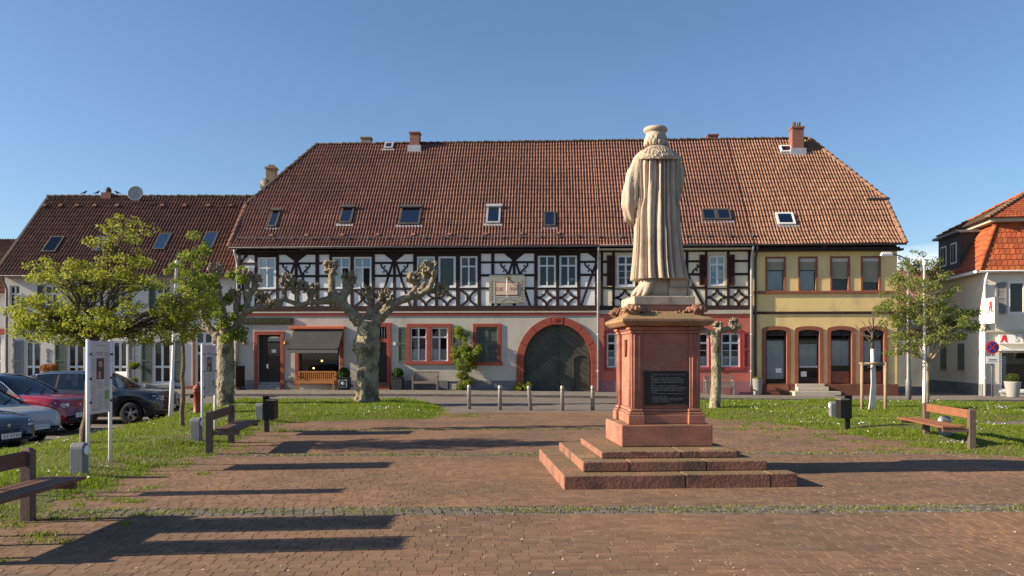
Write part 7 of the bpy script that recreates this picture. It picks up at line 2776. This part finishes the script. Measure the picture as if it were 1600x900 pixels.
# ================================================================ PARKED CARS
def spline(tab, x):
    """monotone-ish interpolation through (x, value) points"""
    if x <= tab[0][0]: return tab[0][1]
    for i in range(len(tab) - 1):
        a, c = tab[i], tab[i + 1]
        if x <= c[0]:
            t = (x - a[0]) / (c[0] - a[0])
            m0 = (c[1] - tab[i - 1][1]) / (c[0] - tab[i - 1][0]) if i else (c[1] - a[1]) / (c[0] - a[0])
            m1 = (tab[i + 2][1] - a[1]) / (tab[i + 2][0] - a[0]) if i + 2 < len(tab) else (c[1] - a[1]) / (c[0] - a[0])
            h = c[0] - a[0]
            return ((2 * t ** 3 - 3 * t * t + 1) * a[1] + (t ** 3 - 2 * t * t + t) * h * m0 + (-2 * t ** 3 + 3 * t * t) * c[1] + (t ** 3 - t * t) * h * m1)
    return tab[-1][1]


def car(label, loc, rz, paint, L, W, H, belt, top, ws, sidewin, wheel_x, wheel_r, nose, plate_txt='', name='parked_car', cladding=True, lamp=None, roofpaint=None, grille='plastic_black'):
    """x forward. belt, top: height tables along x; ws: windscreen x range (base, head); sidewin: list of x ranges; nose: plan taper table"""
    t = thing(name, label, 'car', loc, rz, 'cars parked beside the lawn')
    n = 84
    xs = sorted([-L / 2 + L * i / n for i in range(n + 1)])
    hw0 = W / 2
    sill, arch_r = .26, wheel_r + .055

    def zbot(x):
        z = sill + .05 * S(abs(x), L * .40, L * .5)
        for wx in wheel_x:
            d = abs(x - wx)
            if d < arch_r: z = max(z, wheel_r + math.sqrt(arch_r ** 2 - d * d) * .99)
        return z

    def section(x):
        hw = hw0 * spline(nose, x)
        zb, zt, zs = zbot(x), spline(top, x), spline(belt, x)
        zs = min(zs, zt - .015)
        g = min(max((zt - zs) / .48, 0), 1)
        up = hw * (1 - .05) * (1 - g) + (hw0 * .70) * g * min(1, hw / hw0 + .05)
        pts = [(hw * .955, zb)]
        for (f, wq) in ((.25, .985), (.5, 1.0), (.75, .995)):
            z = max(zb + (zs - zb) * f, zb + .004)
            pts.append((hw * wq, z))
        pts.append((hw * .972, zs))
        pts.append((hw * .945 * (1 - g) + (hw * .93) * g, zs + .02 * g + .004))
        pts.append((up + .02 * g, zt - .075 * g - .02 * (1 - g)))
        pts.append((up * .93, zt - .028 * g - .006))
        pts.append((up * .5, zt - .004))
        pts.append((0, zt))
        return pts, g
    secs = [section(x) for x in xs]
    K = len(secs[0][0])
    meshes = {'body': MB(), 'glass_side': MB(), 'windscreen': MB(), 'cladding': MB(), 'roof': MB()}
    wins = {(i, s): MB() for i in range(len(sidewin)) for s in (-1, 1)}
    for i in range(n):
        xm = (xs[i] + xs[i + 1]) / 2
        (pa, ga), (pb, gb) = secs[i], secs[i + 1]
        for s in (-1, 1):
            for k in range(K - 1):
                q = [(xs[i], s * pa[k][0], pa[k][1]), (xs[i + 1], s * pb[k][0], pb[k][1]), (xs[i + 1], s * pb[k + 1][0], pb[k + 1][1]), (xs[i], s * pa[k + 1][0], pa[k + 1][1])]
                f = [(0, 1, 2, 3)] if s < 0 else [(3, 2, 1, 0)]
                key = 'body'
                if k == 5 and (ga + gb) / 2 > .30:
                    for wi, (a, c) in enumerate(sidewin):
                        if a < xm < c: key = ('w', wi, s)
                    if key == 'body' and cladding: key = 'cladding' if xm > -L * .33 else 'body'
                if k >= 6 and ws[0] > xm > ws[1]: key = 'windscreen'
                if k == 0 and cladding: key = 'cladding'
                if k >= 6 and xm <= ws[1] and xm > -L * .42 and roofpaint: key = 'roof'
                mb = wins[key[1:]] if isinstance(key, tuple) else meshes[key]
                mb.add(q, f)
    for s_i, x in ((0, xs[0]), (-1, xs[-1])):          # close nose and tail
        p = secs[s_i][0]
        ring_ = [(x, -a, z) for a, z in p] + [(x, a, z) for a, z in p[::-1][1:]]
        meshes['body'].add(ring_, [tuple(range(len(ring_)))] if s_i else [tuple(range(len(ring_) - 1, -1, -1))])

    def fin(mb, nm, m, par=t):
        if not mb.v: return None
        me = mb.mesh(nm, m, True)
        import bmesh
        bm = bmesh.new(); bm.from_mesh(me)
        bmesh.ops.remove_doubles(bm, verts=bm.verts, dist=.0008)
        bm.to_mesh(me); bm.free()
        return link(nm, me, par)
    body = fin(meshes['body'], 'body', paint)
    fin(meshes['cladding'], 'cladding', 'plastic_black')
    if roofpaint: fin(meshes['roof'], 'roof', roofpaint)
    wsn = fin(meshes['windscreen'], 'windscreen', 'glass_car')
    for wi in wins: fin(wins[wi], 'side_window', 'glass_car')
    # cabin and underside
    MB().box(-L * .40, L * .40, -hw0 * .80, hw0 * .80, .22, .62).build('underbody', 'plastic_black', t)
    b = MB()
    for sx in (ws[0] - .95, ws[0] - 1.85):
        for sy in (-.36, .36):
            b.box(sx - .08, sx + .06, sy - .22, sy + .22, .5, 1.12).box(sx - .05, sx + .04, sy - .11, sy + .11, 1.12, 1.32)
    b.box(ws[0] - .45, ws[0] - .02, -hw0 * .8, hw0 * .8, .6, spline(belt, ws[0]) - .02)
    b.build('seats', 'car_seat', t)
    # wheels
    for wx in wheel_x:
        for s in (-1, 1):
            yo = s * (hw0 - .02)
            r = wheel_r
            tw = .21
            prof = [(r * .68, 0), (r * .70, .015), (r * .93, .012), (r, .045), (r, tw - .045), (r * .93, tw - .012), (r * .68, tw)]
            wm = MB().lathe([(q[0], (q[1] - tw)) for q in prof], 28, (0, 0, 0), axis='y')
            wm.f = wm.f[:-2]; wm.m = wm.m[:-2]
            wh = wm.build('wheel', 'rubber', t, True, loc=(wx, yo, r), rot=(0, 0, math.pi if s < 0 else 0))
            rim = MB()
            rim.lathe([(r * .69, -.16), (r * .69, -.02), (r * .64, -.005), (r * .62, -.02), (r * .60, -.16)], 28, axis='y')
            rim.f = rim.f[:-2]; rim.m = rim.m[:-2]
            rim.lathe([(0, -.05), (r * .16, -.05), (r * .15, -.02), (0, -.015)], 14, axis='y')
            for k in range(5):
                for dd in (-.13, .13):
                    a = 2 * math.pi * k / 5 + .3
                    p0 = (math.cos(a + dd * 1.6) * r * .12, math.sin(a + dd * 1.6) * r * .12)
                    p1 = (math.cos(a + dd * 1.25) * r * .64, math.sin(a + dd * 1.25) * r * .64)
                    rim.bar(p0, p1, r * .085, -.055, -.022)
            rim.build('rim', 'alloy', wh)
            MB().lathe([(0, -.13), (r * .55, -.13), (r * .55, -.115), (0, -.11)], 20, axis='y').build('brake', 'plastic_black', wh)
    xf = L / 2

    def surf(x, k0, k1, s, off=.006):
        return None
    # nose furniture, laid on the real surface of the nose
    def nose_x(y, z):
        """foremost x whose section holds the point (y, z)"""
        for i in range(n, -1, -1):
            p = secs[i][0]
            if p[-1][1] < z: continue
            w = 0
            for k in range(K - 1):
                z0, z1 = p[k][1], p[k + 1][1]
                if min(z0, z1) <= z <= max(z0, z1) + 1e-6:
                    f = (z - z0) / ((z1 - z0) or 1e-6)
                    w = max(w, p[k][0] + (p[k + 1][0] - p[k][0]) * f)
            if w >= abs(y): return xs[i]
        return xf * .9

    def patch(nm, m, y0, y1, z0, z1, out=.012, par=body, ny=8, nz=4, skew=0.0):
        rows = []
        for iz in range(nz + 1):
            row = []
            for iy in range(ny + 1):
                yy = y0 + (y1 - y0) * iy / ny
                zz = z0 + (z1 - z0) * iz / nz + skew * abs(iy / ny - (0 if abs(y0) < abs(y1) else 1))
                row.append((nose_x(yy, zz) + out, yy, zz))
            rows.append(row)
        return MB().grid(rows).build(nm, m, par, True)
    zn = lamp or {}
    patch('grille', grille, -hw0 * .42, hw0 * .42, zn.get('g0', .55), zn.get('g1', .70))
    patch('lower_grille', 'plastic_black', -hw0 * .62, hw0 * .62, .27, zn.get('lg', .42), .014)
    for s in (-1, 1):
        a, c = s * hw0 * zn.get('y0', .50), s * hw0 * zn.get('y1', .93)
        patch('headlight', 'headlight', a, c, zn.get('h0', .66), zn.get('h1', .78) + .02, .016, skew=zn.get('sk', .05))
        patch('headlight_bezel', 'plastic_black', a * 1.12, c * .95, zn.get('h0', .66) + .03, zn.get('h0', .66) + .06, .018, skew=zn.get('sk', .05))
    xp = nose_x(0, zn.get('pz', .46))
    pl = MB().box(xp + .012, xp + .024, -.26, .26, zn.get('pz', .46) - .055, zn.get('pz', .46) + .055).build('number_plate', 'plate_white', t)
    if plate_txt:
        pb = MB()                     # characters too small to read in the photograph: dark strokes only
        for k in range(6):
            yy = -.19 + k * .07 + (.03 if k > 1 else 0)
            z0 = zn.get('pz', .46)
            pb.box(xp + .0245, xp + .0255, yy, yy + .012, z0 - .036, z0 + .036).box(xp + .0245, xp + .0255, yy + .012, yy + .04, z0 + (.02 if k % 2 else -.006), z0 + (.034 if k % 2 else .008))
        pb.build('plate_lettering', 'plate_ink', pl)
    MB().lathe([(0, 0), (.04, 0), (.036, .008), (0, .01)], 16, (0, 0, 0), axis='x').build('badge', 'alloy', t, loc=(nose_x(0, zn.get('g1', .7) + .02) + .008, 0, zn.get('g1', .70) + .02))
    # mirrors, handles, window trim
    for s in (-1, 1):
        zb = spline(belt, ws[0] - .35)
        m = MB().ball((0, 0, 0), .11, 12, 8, (.75, 1.0, .72)).build('mirror', 'plastic_black' if cladding else paint, t, True, loc=(ws[0] - .38, s * (hw0 + .09), zb + .10))
        MB().box(ws[0] - .42, ws[0] - .36, s * (hw0 * .9), s * (hw0 + .08), zb + .02, zb + .06).build('mirror_foot', 'plastic_black', t)
        for xh in (ws[0] - 1.25, ws[0] - 2.15):
            MB().box(xh, xh + .16, s * (hw0 * 1.0), s * (hw0 * 1.0 + .03), zb - .09, zb - .055).build('door_handle', paint if not cladding else 'chrome', t, bevel=.008)
        # door gaps: thin dark lines standing in the skin
    for s in (-1, 1):
        pts = []
        for i in range(n + 1):
            if sidewin[0][0] - .05 < xs[i] < sidewin[-1][1] + .35 and secs[i][1] > .12:
                pts.append((xs[i], s * (secs[i][0][6][0] + .012), secs[i][0][6][1] + .004))
        if len(pts) > 3: MB().tube(pts, .012, 5).build('window_trim', 'chrome' if cladding else 'plastic_black', t, True)
    MB().tube([(ws[0] - .03, -.55, spline(top, ws[0]) + .02), (ws[0] - .22, -.05, spline(top, ws[0] - .22) + .02)], .010, 5).tube([(ws[0] - .03, .05, spline(top, ws[0]) + .02), (ws[0] - .22, .5, spline(top, ws[0] - .22) + .02)], .010, 5).build('wipers', 'plastic_black', t)
    return t


def scaled(tab, L, H=1.0): return [(a * L, c * H) for a, c in tab]


SUV_TOP = [(-.5, .62), (-.492, .98), (-.46, 1.30), (-.42, 1.48), (-.34, 1.565), (-.20, 1.60), (-.06, 1.60), (.03, 1.555), (.10, 1.44), (.19, 1.17), (.225, 1.07), (.25, 1.045), (.33, 1.03), (.42, .985), (.462, .945), (.485, .86), (.497, .72), (.5, .50)]
SUV_BELT = [(-.5, .60), (-.48, .95), (-.40, 1.06), (-.2, 1.04), (.1, .99), (.22, .97), (.33, .95), (.43, .90), (.485, .79), (.497, .66), (.5, .48)]
SUV_NOSE = [(-.5, .80), (-.48, .90), (-.42, .97), (-.2, 1.0), (.25, 1.0), (.36, .99), (.43, .955), (.475, .88), (.493, .80), (.5, .70)]
HATCH_TOP = [(-.5, .6), (-.49, .95), (-.45, 1.22), (-.38, 1.38), (-.2, 1.46), (-.04, 1.45), (.06, 1.37), (.16, 1.12), (.24, .94), (.28, .905), (.38, .86), (.45, .79), (.482, .70), (.496, .58), (.5, .44)]
HATCH_BELT = [(-.5, .58), (-.47, .86), (-.3, .93), (.1, .88), (.24, .86), (.36, .81), (.45, .74), (.485, .64), (.5, .42)]


def park(px_front, dist, z=-.35):
    return (px_front - 800) * dist / FPX, dist


CARS = []
L1 = 4.45
x, y = (267 - 800) * 25.2 / FPX, 25.2
car('black compact SUV parked farthest of the four cars', (x - L1 / 2 - .12, 25.6, -.35), R(-2), 'paint_black', L1, 1.82, 1.6, scaled(SUV_BELT, L1), scaled(SUV_TOP, L1), (.232 * L1, .04 * L1),
    [(-.36 * L1, -.22 * L1), (-.20 * L1, .0 * L1), (.02 * L1, .16 * L1)], (-.30 * L1, .31 * L1), .345, SUV_NOSE and scaled(SUV_NOSE, L1), 'LU M 21', lamp=dict(g0=.60, g1=.80, h0=.72, h1=.83, y0=.48, y1=.90, pz=.50, lg=.40, sk=.05))
L2 = 4.48
car('red SUV with pale roof edge parked second from the grass corner', (-13.72, 22.35, -.35), R(-8), 'paint_red', L2, 1.86, 1.6, scaled(SUV_BELT, L2), scaled(SUV_TOP, L2), (.232 * L2, .04 * L2),
    [(-.36 * L2, -.22 * L2), (-.20 * L2, .0 * L2), (.02 * L2, .16 * L2)], (-.30 * L2, .30 * L2), .35, scaled(SUV_NOSE, L2), 'HP RT 4', lamp=dict(g0=.62, g1=.76, h0=.70, h1=.80, y0=.50, y1=.93, pz=.50, lg=.46, sk=.06), roofpaint='paint_anthracite')
L3 = 4.0
car('silver hatchback between the red SUV and the anthracite car', (-12.80, 19.30, -.35), R(-10), 'paint_silver', L3, 1.70, 1.46, scaled(HATCH_BELT, L3), scaled(HATCH_TOP, L3), (.25 * L3, .03 * L3),
    [(-.36 * L3, -.2 * L3), (-.17 * L3, .05 * L3), (.07 * L3, .17 * L3)], (-.31 * L3, .31 * L3), .30, scaled(SUV_NOSE, L3), 'HP AS 7', cladding=False, lamp=dict(g0=.55, g1=.60, h0=.58, h1=.67, y0=.62, y1=.93, pz=.44, lg=.36, sk=.05))
car('anthracite hatchback cut off by the left edge, nearest of the cars', (-12.28, 17.30, -.35), R(-10), 'paint_anthracite', L3, 1.74, 1.46, scaled(HATCH_BELT, L3), scaled(HATCH_TOP, L3), (.25 * L3, .03 * L3),
    [(-.36 * L3, -.2 * L3), (-.17 * L3, .05 * L3), (.07 * L3, .17 * L3)], (-.31 * L3, .31 * L3), .31, scaled(SUV_NOSE, L3), 'HP KM 1', cladding=False, lamp=dict(g0=.52, g1=.62, h0=.60, h1=.70, y0=.60, y1=.93, pz=.43, lg=.37, sk=.05))
